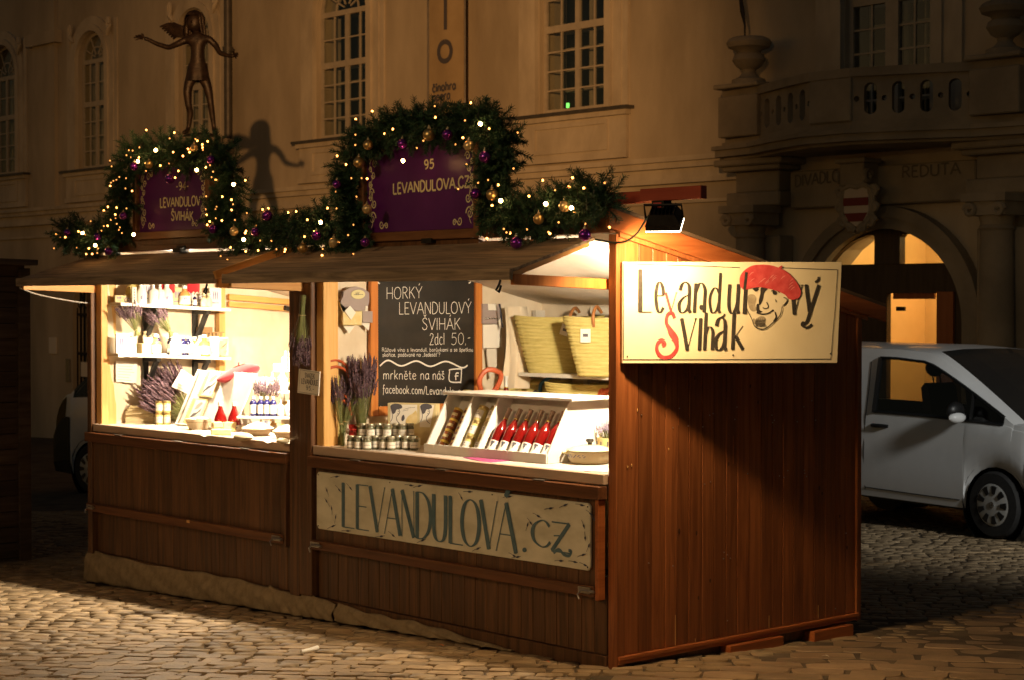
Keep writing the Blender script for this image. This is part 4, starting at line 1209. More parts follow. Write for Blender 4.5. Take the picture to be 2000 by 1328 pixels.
    for s in (-1, 1):
        hs = [section(x, s) for x in (nose - .42, nose - .25, nose - .10, nose - .03)]
        for i in range(3):
            hl.add([(q[3][0], q[3][1] + s * .004, q[3][2] - .0) for q in hs[i:i + 2]] + [(hs[i + 1][4][0], hs[i + 1][4][1] + s * .004, hs[i + 1][4][2] + .02), (hs[i][4][0], hs[i][4][1] + s * .004, hs[i][4][2] + .02)], [(0, 1, 2, 3)])
    bl_(hl, 'headlight', 'lens' if not bumper_dark else 'van_glass', t)
    bp = MB()
    xs2 = [ar_ + .03, ar_ + .12, (ar_ + nose) / 2, nose - .08, nose - .02, nose]
    for s in (-1, 1):
        ss_ = [section(x, s) for x in xs2]
        for i in range(len(xs2) - 1):
            for j in range(0, 3 if bumper_dark else 1):
                bp.add([(q[0] + (.012 if q[0] > nose - .09 else 0), q[1] + s * .010, q[2]) for q in (ss_[i][j], ss_[i + 1][j], ss_[i + 1][j + 1], ss_[i][j + 1])], [(0, 1, 2, 3)])
    a = section(nose, -1); b = section(nose, 1); top = 3 if bumper_dark else 2
    bp.add([(q[0] + .014, q[1], q[2]) for q in a[:top + 1]] + [(q[0] + .014, q[1], q[2]) for q in b[:top + 1]], [(k, k + 1, top + 1 + k + 1, top + 1 + k) for k in range(top)])
    bl_(bp, 'bumper', 'black_plastic', t, smooth=True)
    lin = MB()
    for ax in (0.0, rear + 1.05):
        for s in (-1, 1):
            T = Matrix.Translation((ax, s * (hw0 - .30), R_w)) @ Matrix.Rotation(R(90), 4, 'X')
            lin.lathe([(ar_ + .02, -.28), (ar_ + .02, .25), (.05, .25)] if s > 0 else [(ar_ + .02, .28), (ar_ + .02, -.25), (.05, -.25)], 20, T)
    lin.box((rear + .2, -W / 2 + .25, .2), (nose - .3, W / 2 - .25, .34))
    bl_(lin, 'underbody', 'black_plastic', t)
    for ax in (0.0, rear + 1.05):
        for s in (-1, 1):
            T = Matrix.Translation((ax, s * (hw0 - .10), R_w)) @ Matrix.Rotation(R(90) * -s, 4, 'X')
            wh = MB().lathe([(.19, -.10), (R_w - .02, -.10), (R_w, -.07), (R_w, .07), (R_w - .02, .10), (R_w * .66, .105), (R_w * .64, .08)], 28, T)
            wo = bl_(wh, 'wheel', 'rubber', t, smooth=True)
            cp = MB().lathe([(R_w * .655, .08), (R_w * .64, .10), (R_w * .52, .115), (R_w * .2, .105), (.035, .112), (0, .113)], 28, T)
            bl_(cp, 'hubcap', 'hubcap', wo, smooth=True)
            slot = MB()
            for k in range(9):
                a = 2 * math.pi * k / 9
                Tk = T @ Matrix.Rotation(a, 4, 'Z')
                slot.prism([(R_w * .33, -.018), (R_w * .56, -.034), (R_w * .58, 0), (R_w * .56, .034), (R_w * .33, .018)], .100, .118, Tk)
            bl_(slot, 'hubcap_slot', 'black_plastic', wo)
            em = MB(); rng = 24
            em.ring([(.024 * math.cos(2 * math.pi * k / rng), .024 * math.sin(2 * math.pi * k / rng)) for k in range(rng)], [(.031 * math.cos(2 * math.pi * k / rng), .031 * math.sin(2 * math.pi * k / rng)) for k in range(rng)], .112, .118, T)
            for k in range(3):
                em.prism([(0, -.006), (.026, -.001), (.026, .001), (0, .006)], .112, .118, T @ Matrix.Rotation(R(90 + 120 * k), 4, 'Z'))
            bl_(em, 'hub_emblem', 'chrome', wo)
    # cabin
    cb = MB()
    for yy in (-.42, .42):
        cb.box((ws_base - 1.4, yy - .22, .55), (ws_base - .9, yy + .22, .85))
        T = Matrix.Translation((ws_base - 1.38, yy, .8)) @ Matrix.Rotation(R(-12), 4, 'Y')
        cb.prism([(-.07, 0), (.07, 0), (.06, .60), (.02, .66), (-.04, .62)], -.20, .20, T @ Matrix.Rotation(R(90), 4, 'X'))
        for q in (-.05, .05): cb.tube([T @ V((0, q, .6)), T @ V((-.0, q, .76))], .008, 5)
        cb.ball(T @ V((0, 0, .82)), .12, 10, (.5, 1.05, .8))
    cb.box((ws_base - .65, -.8, .6), (ws_base - .2, .8, belt - .08))
    cb.tube([(ws_base - .72 + .05 * math.cos(a), .42 + .18 * math.cos(a), 1.02 + .18 * math.sin(a)) for a in [k * .45 for k in range(15)]], .014, 6)
    bl_(cb, 'cabin', 'black_plastic', t, smooth=True)
    return t
fw = V((.983, -.185, 0)).normalized()
wp = ong(1952, 1043); lt = V((-fw.y, fw.x, 0))
ctr = atd(1950, 1010, 17.6)
ctr = V((ctr.x, ctr.y, 0)) + lt * .88
ctr.z = gz(ctr.x, ctr.y) - .0
make_van('white_van', 'white van with silver hubcap parked right of the stall before the lit doorway', ctr, fw, 1.92, 1.82, .95, .22, -1.02, 1.10, -1.70, 1.12, False, -4.0)
fl = V((-.985, -.17, 0)).normalized(); ctr2 = atd(186, 900, 26.0); lt2 = V((-fl.y, fl.x, 0))
ctr2 = V((ctr2.x, ctr2.y, 0)) - lt2 * .9; ctr2.z = gz(ctr2.x, ctr2.y)
make_van('white_van', 'white van with black front bumper half hidden behind the left stall', ctr2, fl, 2.0, 2.2, 1.02, .50, -.45, 1.35, -.9, 1.42, True, -3.8, .35)
# ================================================================== the two market stalls
HB = 2.20                                                # depth of the huts
def roof_z(y): return 2.565 - (2.565 - 2.06) * y / 2.3
stall_r = thing('market_stall', 'brown wooden market stall with painted beret sign on its side wall', 'market stall', (-1.5, 1.1, 0))
stall_l = thing('market_stall', 'brown wooden market stall with the brightest interior and jar shelves', 'market stall', (-4.5, 1.1, -.1))

# --- right side wall: vertical boards of uneven width
y = 0.062; k = 0
while y < HB - .01:
    w_ = random.uniform(.098, .118); y1 = min(y + w_, HB)
    g0 = .0025; xo = random.uniform(-.0015, .0025)
    T = Matrix(((0, 0, 1, 0), (1, 0, 0, 0), (0, 1, 0, 0), (0, 0, 0, 1)))     # (y, z, x) -> world
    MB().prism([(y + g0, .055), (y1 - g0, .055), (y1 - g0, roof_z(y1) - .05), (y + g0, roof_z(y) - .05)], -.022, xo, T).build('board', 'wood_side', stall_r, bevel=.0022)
    y = y1; k += 1
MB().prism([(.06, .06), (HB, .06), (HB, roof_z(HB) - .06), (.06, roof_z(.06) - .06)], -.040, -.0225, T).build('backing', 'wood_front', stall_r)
MB().box((-.03, .0, .030), (.022, HB + .02, .052)).box((-.03, 0, .006), (.012, HB, .0295)).build('base_moulding', 'wood_barge', stall_r, bevel=.003)
MB().box((-.05, .02, -.05), (-.03, HB - .05, .03)).build('sill_beam', 'wood_front', stall_r)
# nail heads and scars on the side
nl = MB()
for k in range(34):
    yy = random.uniform(.1, 2.1); zz = random.choice((.12, .55, 1.0, 1.35, 1.42)) + random.uniform(-.03, .03)
    nl.ball((.003, yy, zz), .0045, 6)
nl.build('nails', 'steel', stall_r)
for (px, y0, y1) in ((1319, 1200, 1262), (1502, 1201, 1226), (1598, 1181, 1208), (1358, 1246, 1253), (1484, 792, 860), (1325, 776, 830), (1432, 850, 905), (1440, 1105, 1128)):
    a = onx(px, y1, .003); b = onx(px + 1, y0, .003); MB().box((.0026, a.y - .0022, a.z), (.0036, a.y + .0022, b.z)).build('crack', 'wood_barge' if y0 < 1150 else 'wood_pine', stall_r)
for (px, py) in ((1226, 911), (1234, 908), (1306, 876), (1245, 800)):
    a = onx(px, py, .003); MB().ball(a, .007, 6, (.3, .7, 1.3)).build('scuff', 'wood_pine', stall_r)
for k in range(15):
    a = (0.0, .12 + 2.0 * random.random(), .2 + 1.45 * random.random())
    MB().ball((.0012, a[1], a[2]), random.uniform(.007, .013), 10, (.14, .8, 1.35)).build('knot', 'knot', stall_r, smooth=True)
# wedges under the sill
for (a, b, h_) in ((.92, 1.42, .045), (1.72, 2.12, .06)):
    zg = gz(0, (a + b) / 2); MB().box((-.06, a, zg - .02), (.05, b, zg + h_)).build('wedge', 'wood_barge', stall_r, bevel=.004)
# barge board
MB().prism([(-.10, roof_z(-.1) + .01), (HB + .28, roof_z(HB + .28) + .01), (HB + .28, roof_z(HB + .28) - .09), (-.02, roof_z(-.02) - .105), (-.10, roof_z(-.1) - .10)], .003, .034, T).build('barge_board', 'wood_barge', stall_r, bevel=.004)
MB().prism([(.0, roof_z(0) - .106), (HB + .1, roof_z(HB + .1) - .09), (HB + .1, roof_z(HB + .1) - .115), (0, roof_z(0) - .131)], .003, .02, T).build('barge_moulding', 'wood_side', stall_r)
# corner posts
MB().box((-.062, -.012, -.05), (.006, .060, 2.45)).build('corner_post', 'wood_side', stall_r, bevel=.005)
MB().box((-.06, HB, .0), (.012, HB + .05, roof_z(HB) - .08)).build('corner_post', 'wood_side', stall_r, bevel=.005)

def shell(st, x0, x1, left_wall):
    """roof, ceiling, back wall, lining"""
    MB().prism([(-.015, roof_z(-.015) + .04), (HB + .32, roof_z(HB + .32) + .04), (HB + .32, roof_z(HB + .32)), (-.015, roof_z(-.015))], x0 - .02, x1 + .002 if st is stall_r else x1 + .045, T).build('roof', 'wood_hut', st)
    MB().box((x0 + .03, HB - .03, .05), (x1 - .04, HB, roof_z(HB) - .02)).build('back_wall', 'wood_front', st)
    MB().box((x0, .02, -.08), (x1 - .05, HB - .04, .05)).build('floor', 'wood_front', st)
    # linen ceiling with sagging folds
    c_ = MB(); c_.sheet(lambda u, v: (x0 + .03 + (x1 - x0 - .08) * u, .03 + (HB - .08) * v, roof_z(HB * v) - .035 - (.05 * math.sin(math.pi * ((v * 3) % 1)) + .01 * math.sin(u * 17 + v * 5)) * min(1, u * 2.5)), 40, 36)
    c_.build('linen_ceiling', 'linen', st, smooth=True)
    b_ = MB(); b_.sheet(lambda u, v: (x0 + .03 + (x1 - x0 - .08) * u, HB - .06 + .012 * math.sin(u * 23) + .006 * math.sin(u * 61 + v * 4), .1 + 2.0 * v), 60, 8)
    b_.build('linen_back', 'linen', st, smooth=True)
    l_ = MB(); l_.sheet(lambda u, v: (left_wall + .010 * math.sin(u * 19 + v * 2) + .005 * math.sin(u * 47 + v * 9), .05 + (HB - .1) * u, .1 + 2.42 * v), 60, 12)
    l_.build('linen_side', 'linen', st, smooth=True)
shell(stall_r, -2.95, 0, -2.925)
shell(stall_l, -5.95, -3.0, -5.875)
MB().box((-2.99, .05, .05), (-2.95, HB, 2.1)).build('partition', 'wood_front', stall_r)
MB().box((-5.95, .05, .0), (-5.90, HB, 2.15)).build('end_wall', 'wood_front', stall_l)
# gable infill of the left hut, posts
for (st, xa, xb, nm) in ((stall_l, -5.955, -5.885, 'wood_front'), (stall_l, -3.135, -3.02, 'wood_front'), (stall_r, -3.018, -2.875, 'wood_front')):
    MB().box((xa, -.055, .055 if st is stall_r else .04), (xb, .045, 2.44)).build('post', nm, st, bevel=.005)
for (st, xa, xb) in ((stall_l, -5.884, -5.80), (stall_r, -2.874, -2.79)):
    MB().box((xa, -.01, 1.035), (xb, .05, 2.42)).build('inner_post', 'wood_pine', st, bevel=.004)
    MB().box((xa, .052, 1.035), (xa + .02, .16, 2.42)).build('inner_lining', 'wood_pine', st, bevel=.002)
# header beams and sign boards' sill
for (st, xa, xb) in ((stall_l, -5.95, -3.01), (stall_r, -3.005, 0.0)):
    MB().box((xa, -.06, 2.455), (xb, .06, 2.56)).build('header_beam', 'wood_rail', st, bevel=.005)

# --- the fronts below the counter
def front(st, xa, xb, side):
    # fixed boards at the foot
    x = xa; 
    while x < xb - .01:
        w_ = random.uniform(.098, .115); x1 = min(x + w_, xb)
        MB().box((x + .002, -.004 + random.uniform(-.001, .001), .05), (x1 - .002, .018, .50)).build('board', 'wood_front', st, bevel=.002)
        x = x1
    MB().box((xa - .03, -.022, -.06), (xb, .014, .047)).build('base_board', 'wood_front', st, bevel=.003)
    # folded-down flap: boards, top ledge, cross bar, end batten
    x = xa + .02
    while x < xb - .05:
        w_ = random.uniform(.17, .20) if side == 'r' else random.uniform(.10, .125); x1 = min(x + w_, xb - .04)
        MB().box((x + .001, -.040 - random.uniform(0, .0012), .40), (x1 - .001, -.018, .955)).build('flap_board', 'wood_front', st, bevel=.0012)
        x = x1
    MB().box((xa - .02, -.085, .945), (xb - .0, -.012, 1.022)).build('ledge', 'wood_rail', st, bevel=.004)
    cb_ = MB().box((xa, -.082, .386), (xb - .04, -.041, .448)).build('cross_bar', 'wood_rail', st, bevel=.003)
    MB().box((xb - .040, -.075, .37), (xb - .012, -.017, .944)).build('flap_edge', 'wood_barge' if side == 'r' else 'wood_front', st, bevel=.003)
    for (bx, s) in ((xa + .02, 1), (xb - .16, 1)):
        lt_ = MB().box((bx, -.092, .405), (bx + .10, -.083, .440))
        lt_.tube([(bx + .02, -.098, .422), (bx + .14, -.098, .422)], .008, 8); lt_.tube([(bx + .03, -.1, .42), (bx + .03, -.125, .40), (bx + .045, -.125, .375)], .005, 6)
        lt_.build('bolt_latch', 'steel', cb_, smooth=True)
    for hx_ in (.18, .5, .82):
        MB().box((xa + (xb - xa) * hx_ - .05, -.088, 1.0225), (xa + (xb - xa) * hx_ + .05, -.02, 1.0275)).build('hinge', 'steel', st)
front(stall_r, -2.86, -.065, 'r')
front(stall_l, -5.93, -3.14, 'l')
MB().box((-4.42, -.0835, .425), (-4.38, -.082, .445)).build('chip', 'wood_pine', stall_l)
# counters
MB().box((-2.87, .0, .985), (-.065, 1.75, 1.082)).build('counter', 'counter', stall_r, bevel=.004)
MB().box((-5.88, .0, .985), (-3.14, 1.3, 1.082)).build('counter', 'counter', stall_l, bevel=.004)
for (st, xa, xb) in ((stall_r, -2.87, -.065), (stall_l, -5.88, -3.14)):
    MB().box((xa, -.045, 1.029), (xb, -.002, 1.090)).build('counter_edge', 'counter_edge', st, bevel=.004)
CT = 1.0825                                              # counter top

# --- raised flaps over the openings (the awnings)
def awning(st, xa, xb, side):
    n_ = 5; a = .65
    zh, zf = 2.436, 2.245
    T2 = Matrix(((0, 0, 1, 0), (1, 0, 0, 0), (0, 1, 0, 0), (0, 0, 0, 1)))
    for k in range(n_):
        u0, u1 = k / n_, (k + 1) / n_
        p = [(-.03 - a * u0, zh + (zf - zh) * u0), (-.03 - a * u1 + .002, zh + (zf - zh) * u1)]
        MB().prism([p[0], p[1], (p[1][0], p[1][1] - .018), (p[0][0], p[0][1] - .018)], xa, xb, T2).build('awning_board', 'wood_grey', st, bevel=.001)
    MB().box((xa - .01, -.03 - a - .018, zf - .058), (xb + .01, -.03 - a + .012, zf + .004)).build('awning_edge', 'wood_grey', st, bevel=.003)
    for x in (xa + .02, (xa + xb) / 2, xb - .04):
        MB().bar((x, -.06, zh - .036), (x, -.03 - a + .02, zf - .034), .05, .032).build('awning_batten', 'wood_pine_y', st, bevel=.003)
    # stay arms back to the posts
    MB().bar((xb - .02, -.03 - a + .03, zf - .055), (xb + (.06 if side == 'r' else .02), .02, 2.165), .03, .06).build('stay_arm', 'wood_pine_y' if side == 'l' else 'wood_orange', st, bevel=.003)
    MB().bar((xa + .02, -.03 - a + .03, zf - .055), (xa + .0, .02, 2.165), .03, .06).build('stay_arm', 'wood_pine_y', st, bevel=.003)
    hk = MB().tube([(xb - .06, -.70, zf - .06), (xb - .06, -.71, zf - .085), (xb - .085, -.71, zf - .115), (xb - .06, -.71, zf - .125), (xb - .045, -.71, zf - .09)], .007, 6); hk.build('hook', 'iron', st)
    for x in (xa + .4, (xa + xb) / 2, xb - .4): MB().cbox((x, -.075, zh + .012), (.10, .08, .03)).tube([(x - .05, -.07, zh + .03), (x + .05, -.07, zh + .03)], .018, 8).build('awning_hinge', 'iron', st)
awning(stall_r, -2.98, -.15, 'r')
awning(stall_l, -5.90, -3.10, 'l')
MB().bar((-3.085, -.05, 2.437), (-3.085, -.69, 2.242), .028, .055).build('awning_end', 'wood_pine_y', stall_l, bevel=.003)

# --- burlap skirting: three pieces
def burlap(label, x0, x1, zt0, zt1, seed, gap=0.0):
    rr = random.Random(seed)
    def fn(u, v):
        x = x0 + (x1 - x0) * u
        zb_ = gz(x, -.08) + .004 + gap; zt_ = zt0 + (zt1 - zt0) * u + .010 * math.sin(u * 9 + seed) + .006 * math.sin(u * 31)
        b_ = math.sin(math.pi * v)
        return (x, -.034 - .03 * (1 - v) - .022 * b_ * (.6 + .4 * math.sin(u * 7 + seed)) - .007 * math.sin(u * 40 + v * 9 + seed), zb_ + (zt_ - zb_) * v + .010 * noise.noise(V((x * 9, v * 3, seed))) * (1 - v))
    m_ = MB(); m_.sheet(fn, 90, 10)
    o = m_.build('burlap_skirt', 'burlap', None, smooth=True)
    sd = o.modifiers.new('thick', 'SOLIDIFY'); sd.thickness = .006
    return tag(o, label, 'burlap')
burlap('longest brown burlap strip tacked along the foot of the left stall', -6.0, -3.42, .045, .060, 1)
burlap('short burlap piece under the post between the two stalls', -3.42, -2.62, .055, .045, 2)
burlap('tapering burlap strip at the foot of the right stall', -2.60, -.83, .040, -.018, 3)

# ================================================================== painted sign on the right stall's flap
sg = thing('painted_sign', 'weathered cream board with blue hand painted shop name below the right counter', 'sign', (-1.48, -.06, .53))
TF = Matrix(((1, 0, 0, 0), (0, 0, -1, 0), (0, 1, 0, 0), (0, 0, 0, 1)))
sx0, sx1, sz0, sz1 = -2.805, -.155, .530, .918
rr_ = .02
brd = [(sx0 + rr_, sz0), (sx1 - rr_, sz0), (sx1, sz0 + rr_), (sx1, sz1 - rr_), (sx1 - rr_, sz1), (sx0 + rr_, sz1), (sx0, sz1 - rr_), (sx0, sz0 + rr_)]
MB().prism(brd, .043, .062, TF).build('board', 'sign_old', sg, bevel=.004)
fp = plane((0, -.062, 0), None, (0, 1, 0))
def c7(x, y): return (600 + x / 2.965, 880 + y / 2.965)
ink = Ink((0, -1, 0), .003)
def zpx(x, frac):                                        # pixel row of a fraction of the board height at pixel column x
    pt = fp(x, 1000); 
    X = pt.x; d = V((X, -.062, sz0 + (sz1 - sz0) * frac)) - CAM; dep = d.dot(FWD)
    return CY - FPX * d.dot(UP) / dep
def big(ch, xa, xb, lo, hi, thick=.15, thin=.028, serif=.035):
    a, _ = c7(xa, 0); b, _ = c7(xb, 0); m_ = (a + b) / 2
    A = fp(a, zpx(a, lo)); B = fp(b, zpx(b, lo))
    y0, y1 = zpx(a, lo), zpx(b, lo); h_ = zpx(m_, lo) - zpx(m_, hi)
    ink.text(ch, fp, a, y0, b, y1, h_, thick * .80, thin * .85, serif * .6)
for (ch, xa, xb) in (('L', 200, 276), ('E', 282, 360), ('V', 366, 450), ('A', 450, 540), ('N', 543, 628), ('D', 630, 722), ('U', 727, 812), ('L', 820, 905), ('O', 893, 1004), ('V', 1008, 1102), ('Á', 1098, 1212)):
    big(ch, xa, xb, .10, .86 if ch != 'O' else .84)
ink.poly(fp, [c7(1262 + 13 * math.cos(a * .6), 572 + 14 * math.sin(a * .6)) for a in range(10)])
big('C', 1302, 1412, .26, .66, .24, .06); big('Z', 1412, 1528, .22, .66, .2, .06)
ink.line(fp, [c7(*q) for q in ((1428, 590), (1460, 570), (1490, 600), (1520, 605), (1530, 580), (1515, 575))], .018)
ink.line(fp, [c7(*q) for q in ((1430, 490), (1490, 490))], .008, False)
ink.build('lettering', 'paint_blue', sg)
ink = Ink((0, -1, 0), .0035)
for (x, y, a) in ((160, 150, 10), (120, 240, 110), (145, 345, 95), (120, 300, 120), (165, 395, 80), (180, 215, -50), (245, 205, -50), (225, 462, 0), (420, 495, 8), (490, 480, -40), (590, 197, -5), (660, 522, 25), (890, 260, -60), (930, 235, 0), (980, 570, 25), (1160, 265, 8), (1210, 615, 10), (1190, 600, -30),
                  (1290, 405, -55), (1330, 370, -30), (1400, 333, 10), (1485, 318, 25), (1580, 310, -10), (1635, 355, -40), (1600, 420, -70), (1612, 490, -85), (1630, 560, 70), (1590, 605, 20), (1460, 635, 0), (1540, 640, -10), (1600, 655, -25), (140, 440, 25), (640, 205, 15), (1275, 440, 75), (1655, 380, -60)):
    L_ = 24; ca_, sa_ = math.cos(R(a)) * L_, -math.sin(R(a)) * L_
    ink.line(fp, [c7(x - ca_, y - sa_), c7(x - ca_ * .2, y - sa_ * .2 - 2), c7(x + ca_ * 1.3, y + sa_ * 1.3)], .0028)
    ink.line(fp, [c7(x + ca_ * .1, y + sa_ * .1), c7(x + ca_ * .5, y + sa_ * .5), c7(x + ca_ * 1.05, y + sa_ * 1.05)], .012, taper=True)
ink.build('lavender_sprig_painting', 'paint_navy', sg)
for q in ((sx0 + .02, sz1 - .02), (sx1 - .02, sz1 - .02), (sx1 - .02, sz0 + .02), (sx0 + .02, sz0 + .02), (-2.0, sz1 - .015), (-1.0, sz1 - .015)):
    MB().ball((q[0], -.0625, q[1]), .005, 6).build('screw', 'iron', sg)

# ================================================================== beret sign swung out from the side wall
A0 = V((.030, .012, 0)); B0 = ony(1636, 600, 1.39)
ex = V((B0.x - A0.x, B0.y - A0.y, 0)); SL = ex.length; ex.normalize(); nz_ = V((ex.y, -ex.x, 0))
zt_, zb_ = 2.292, 1.722
bs_ = thing('beret_sign', 'cream board with a beret wearing face and black lettering beside the corner post', 'sign', (A0.x, A0.y, zb_))
TB = Matrix(((ex.x, 0, nz_.x, A0.x), (ex.y, 0, nz_.y, A0.y), (0, 1, 0, 0), (0, 0, 0, 1)))
MB().prism([(0, zb_), (SL, zb_ - .018), (SL + .03, zt_ + .012), (0, zt_)], -.022, 0, TB).build('board', 'sign_cream', bs_, bevel=.003)
sp = plane(A0, None, nz_)
def c5(x, y): return (1180 + x / 3.3192, 350 + y / 3.32)
ink = Ink(nz_, .0022)
bd = [(125, 552), (905, 576)]
ink.line(sp, [c5(*q) for q in ((125, 552), (500, 562), (880, 576))], .004, False); ink.line(sp, [c5(*q) for q in ((1150, 578), (1510, 590))], .004, False)
ink.line(sp, [c5(*q) for q in ((1512, 590), (1495, 850), (1467, 1162))], .004, False); ink.line(sp, [c5(*q) for q in ((1467, 1163), (700, 1166), (125, 1166))], .004, False); ink.line(sp, [c5(*q) for q in ((125, 1166), (125, 552))], .004, False)
def bt(ch, x0, x1, y, h_, thick=.115, thin=.022, serif=.03, y1=None, sh_=0.0):
    a = c5(x0, y); b = c5(x1, y1 if y1 else y); ink.text(ch, sp, a[0], a[1], b[0], b[1], h_ / 3.32, thick, thin, serif, shear=sh_)
bt('L', 222, 306, 865, 277, .12)
bt('e', 328, 388, 866, 315, .08)
for (ch, a, b, y) in (('α', 472, 562, 868), ('n', 572, 660, 868), ('d', 672, 752, 870), ('u', 792, 872, 872)):
    bt(ch, a, b, y, 312 if ch != 'd' else 258, .085, sh_=.06)
bt('l', 888, 930, 876, 268, .12, sh_=.06)
bt('v', 1196, 1268, 880, 318, .085, sh_=.1)
bt('y', 1282, 1372, 868, 300, .085, sh_=.14)
ink.line(sp, [c5(*q) for q in ((1366, 672), (1386, 655), (1388, 636))], .016, taper=False)
ink.line(sp, [c5(*q) for q in ((1345, 945), (1310, 965), (1280, 950), (1285, 932), (1300, 938))], .014)
for (ch, a, b, y, h_) in (('v', 488, 588, 1105, 330), ('i', 592, 640, 1104, 330), ('h', 640, 710, 1104, 235), ('α', 708, 792, 1104, 325), ('k', 818, 902, 1102, 238)):
    bt(ch, a, b, y, h_, .085 if ch in 'viα' else .11, sh_=.05)
ink.line(sp, [c5(*q) for q in ((756, 902), (775, 890), (780, 876))], .014)
ink.build('lettering', 'paint_black', bs_)
ink = Ink(nz_, .0024)
bt('v', 395, 470, 862, 205, .09, .03)
ink.line(sp, [c5(*q) for q in ((455, 905), (440, 872), (412, 880), (402, 930), (425, 985), (462, 1040), (470, 1095), (430, 1145), (375, 1150), (342, 1110), (345, 1065), (372, 1045), (392, 1065), (375, 1078))], .022)
ink.line(sp, [c5(*q) for q in ((405, 935), (430, 990), (464, 1045), (468, 1095))], .042, taper=True)
ink.build('red_lettering', 'paint_red', bs_)
# the face
ink = Ink(nz_, .0026)
ink.poly(sp, [c5(*q) for q in ((915, 712), (903, 770), (915, 805), (925, 850), (955, 912), (972, 955), (1010, 974), (1050, 966), (1095, 928), (1138, 882), (1150, 832), (1170, 818), (1188, 785), (1168, 745), (1060, 700))], True)
ink.build('face', 'paint_skin', bs_)
ink = Ink(nz_, .0034)
for pg_ in (((930, 760), (965, 750), (985, 775), (978, 820), (990, 850), (960, 860), (935, 830)), ((995, 900), (1020, 890), (1045, 905), (1042, 945), (1015, 960), (985, 950), (978, 920)), ((965, 905), (985, 920), (975, 945), (962, 930))):
    ink.poly(sp, [c5(*q) for q in pg_], True)
ink.build('face_shading', 'paint_shade', bs_)
ink = Ink(nz_, .0042)
for pg_ in (((1015, 705), (1060, 708), (1035, 740), (1025, 790), (1005, 820), (1000, 790), (1010, 745)), ((985, 820), (1000, 812), (1005, 850), (1025, 862), (990, 868)), ((965, 708), (990, 705), (998, 720), (980, 732), (968, 722)), ((1092, 728), (1115, 730), (1118, 748), (1098, 752), (1090, 740)), ((905, 715), (925, 712), (920, 740), (908, 760))):
    ink.poly(sp, [c5(*q) for q in pg_], True)
for ln, w_ in ((((945, 706), (975, 700), (1002, 708)), .006), (((1080, 728), (1110, 722), (1135, 738)), .006), (((1050, 800), (1062, 830), (1045, 842), (1025, 836)), .006), (((985, 868), (1020, 878), (1060, 872), (1095, 850)), .008), (((1085, 852), (1098, 858)), .006), (((1105, 865), (1112, 895), (1095, 925)), .009),
               (((1160, 770), (1175, 775), (1182, 790), (1165, 815), (1155, 820)), .005), (((905, 770), (915, 805), (925, 850), (955, 912), (972, 955), (1010, 974), (1050, 966), (1095, 928), (1138, 882), (1150, 832)), .005), (((1108, 782), (1112, 800)), .004), (((960, 715), (980, 722), (1000, 718)), .004)):
    ink.line(sp, [c5(*q) for q in ln], w_)
for k in range(14):
    x = 985 + k * 4.5; ink.line(sp, [c5(x, 905 + (k % 3) * 6), c5(x - 8, 935), c5(x - 4 + k, 960)], .0022)
ink.build('face_drawing', 'paint_black', bs_)
ink = Ink(nz_, .0052)
ink.poly(sp, [c5(*q) for q in ((877, 690), (876, 640), (900, 600), (950, 566), (1010, 557), (1080, 562), (1135, 580), (1190, 610), (1232, 655), (1258, 692), (1272, 735), (1260, 770), (1225, 784), (1195, 778), (1165, 750), (1120, 728), (1060, 712), (1010, 703), (960, 708), (912, 720), (890, 712))], True)
ink.line(sp, [c5(*q) for q in ((1128, 585), (1142, 572), (1152, 568))], .012)
ink.build('beret_painting', 'paint_red', bs_)
ink = Ink(nz_, .0062)
for k in range(16):
    x = 930 + random.uniform(0, 280); y_ = 600 + random.uniform(0, 80) + (x - 930) * .22
    ink = Ink(nz_, .0062); ink.line(sp, [c5(x, y_), c5(x + 18, y_ - 18), c5(x + 32, y_ - 24)], random.uniform(.003, .006), taper=True); ink.build('brush_stroke', 'paint_brush', bs_)
ink = Ink(nz_, .0070); ink.line(sp, [c5(918, 606), c5(905, 720)], .018, False); ink.build('letter_over_beret', 'paint_black', bs_)
for q in (.03, SL * .5, SL - .05):
    MB().ball(A0 + ex * q + nz_ * .001 + V((0, 0, zb_ + .04)), .005, 6).build('screw', 'iron', bs_)
MB().bar(A0 + ex * (SL * .8) + nz_ * -.03 + V((0, 0, 2.1)), V((.0, A0.y + 1.15, 2.1)), .02, .02).build('bracket', 'iron', bs_)

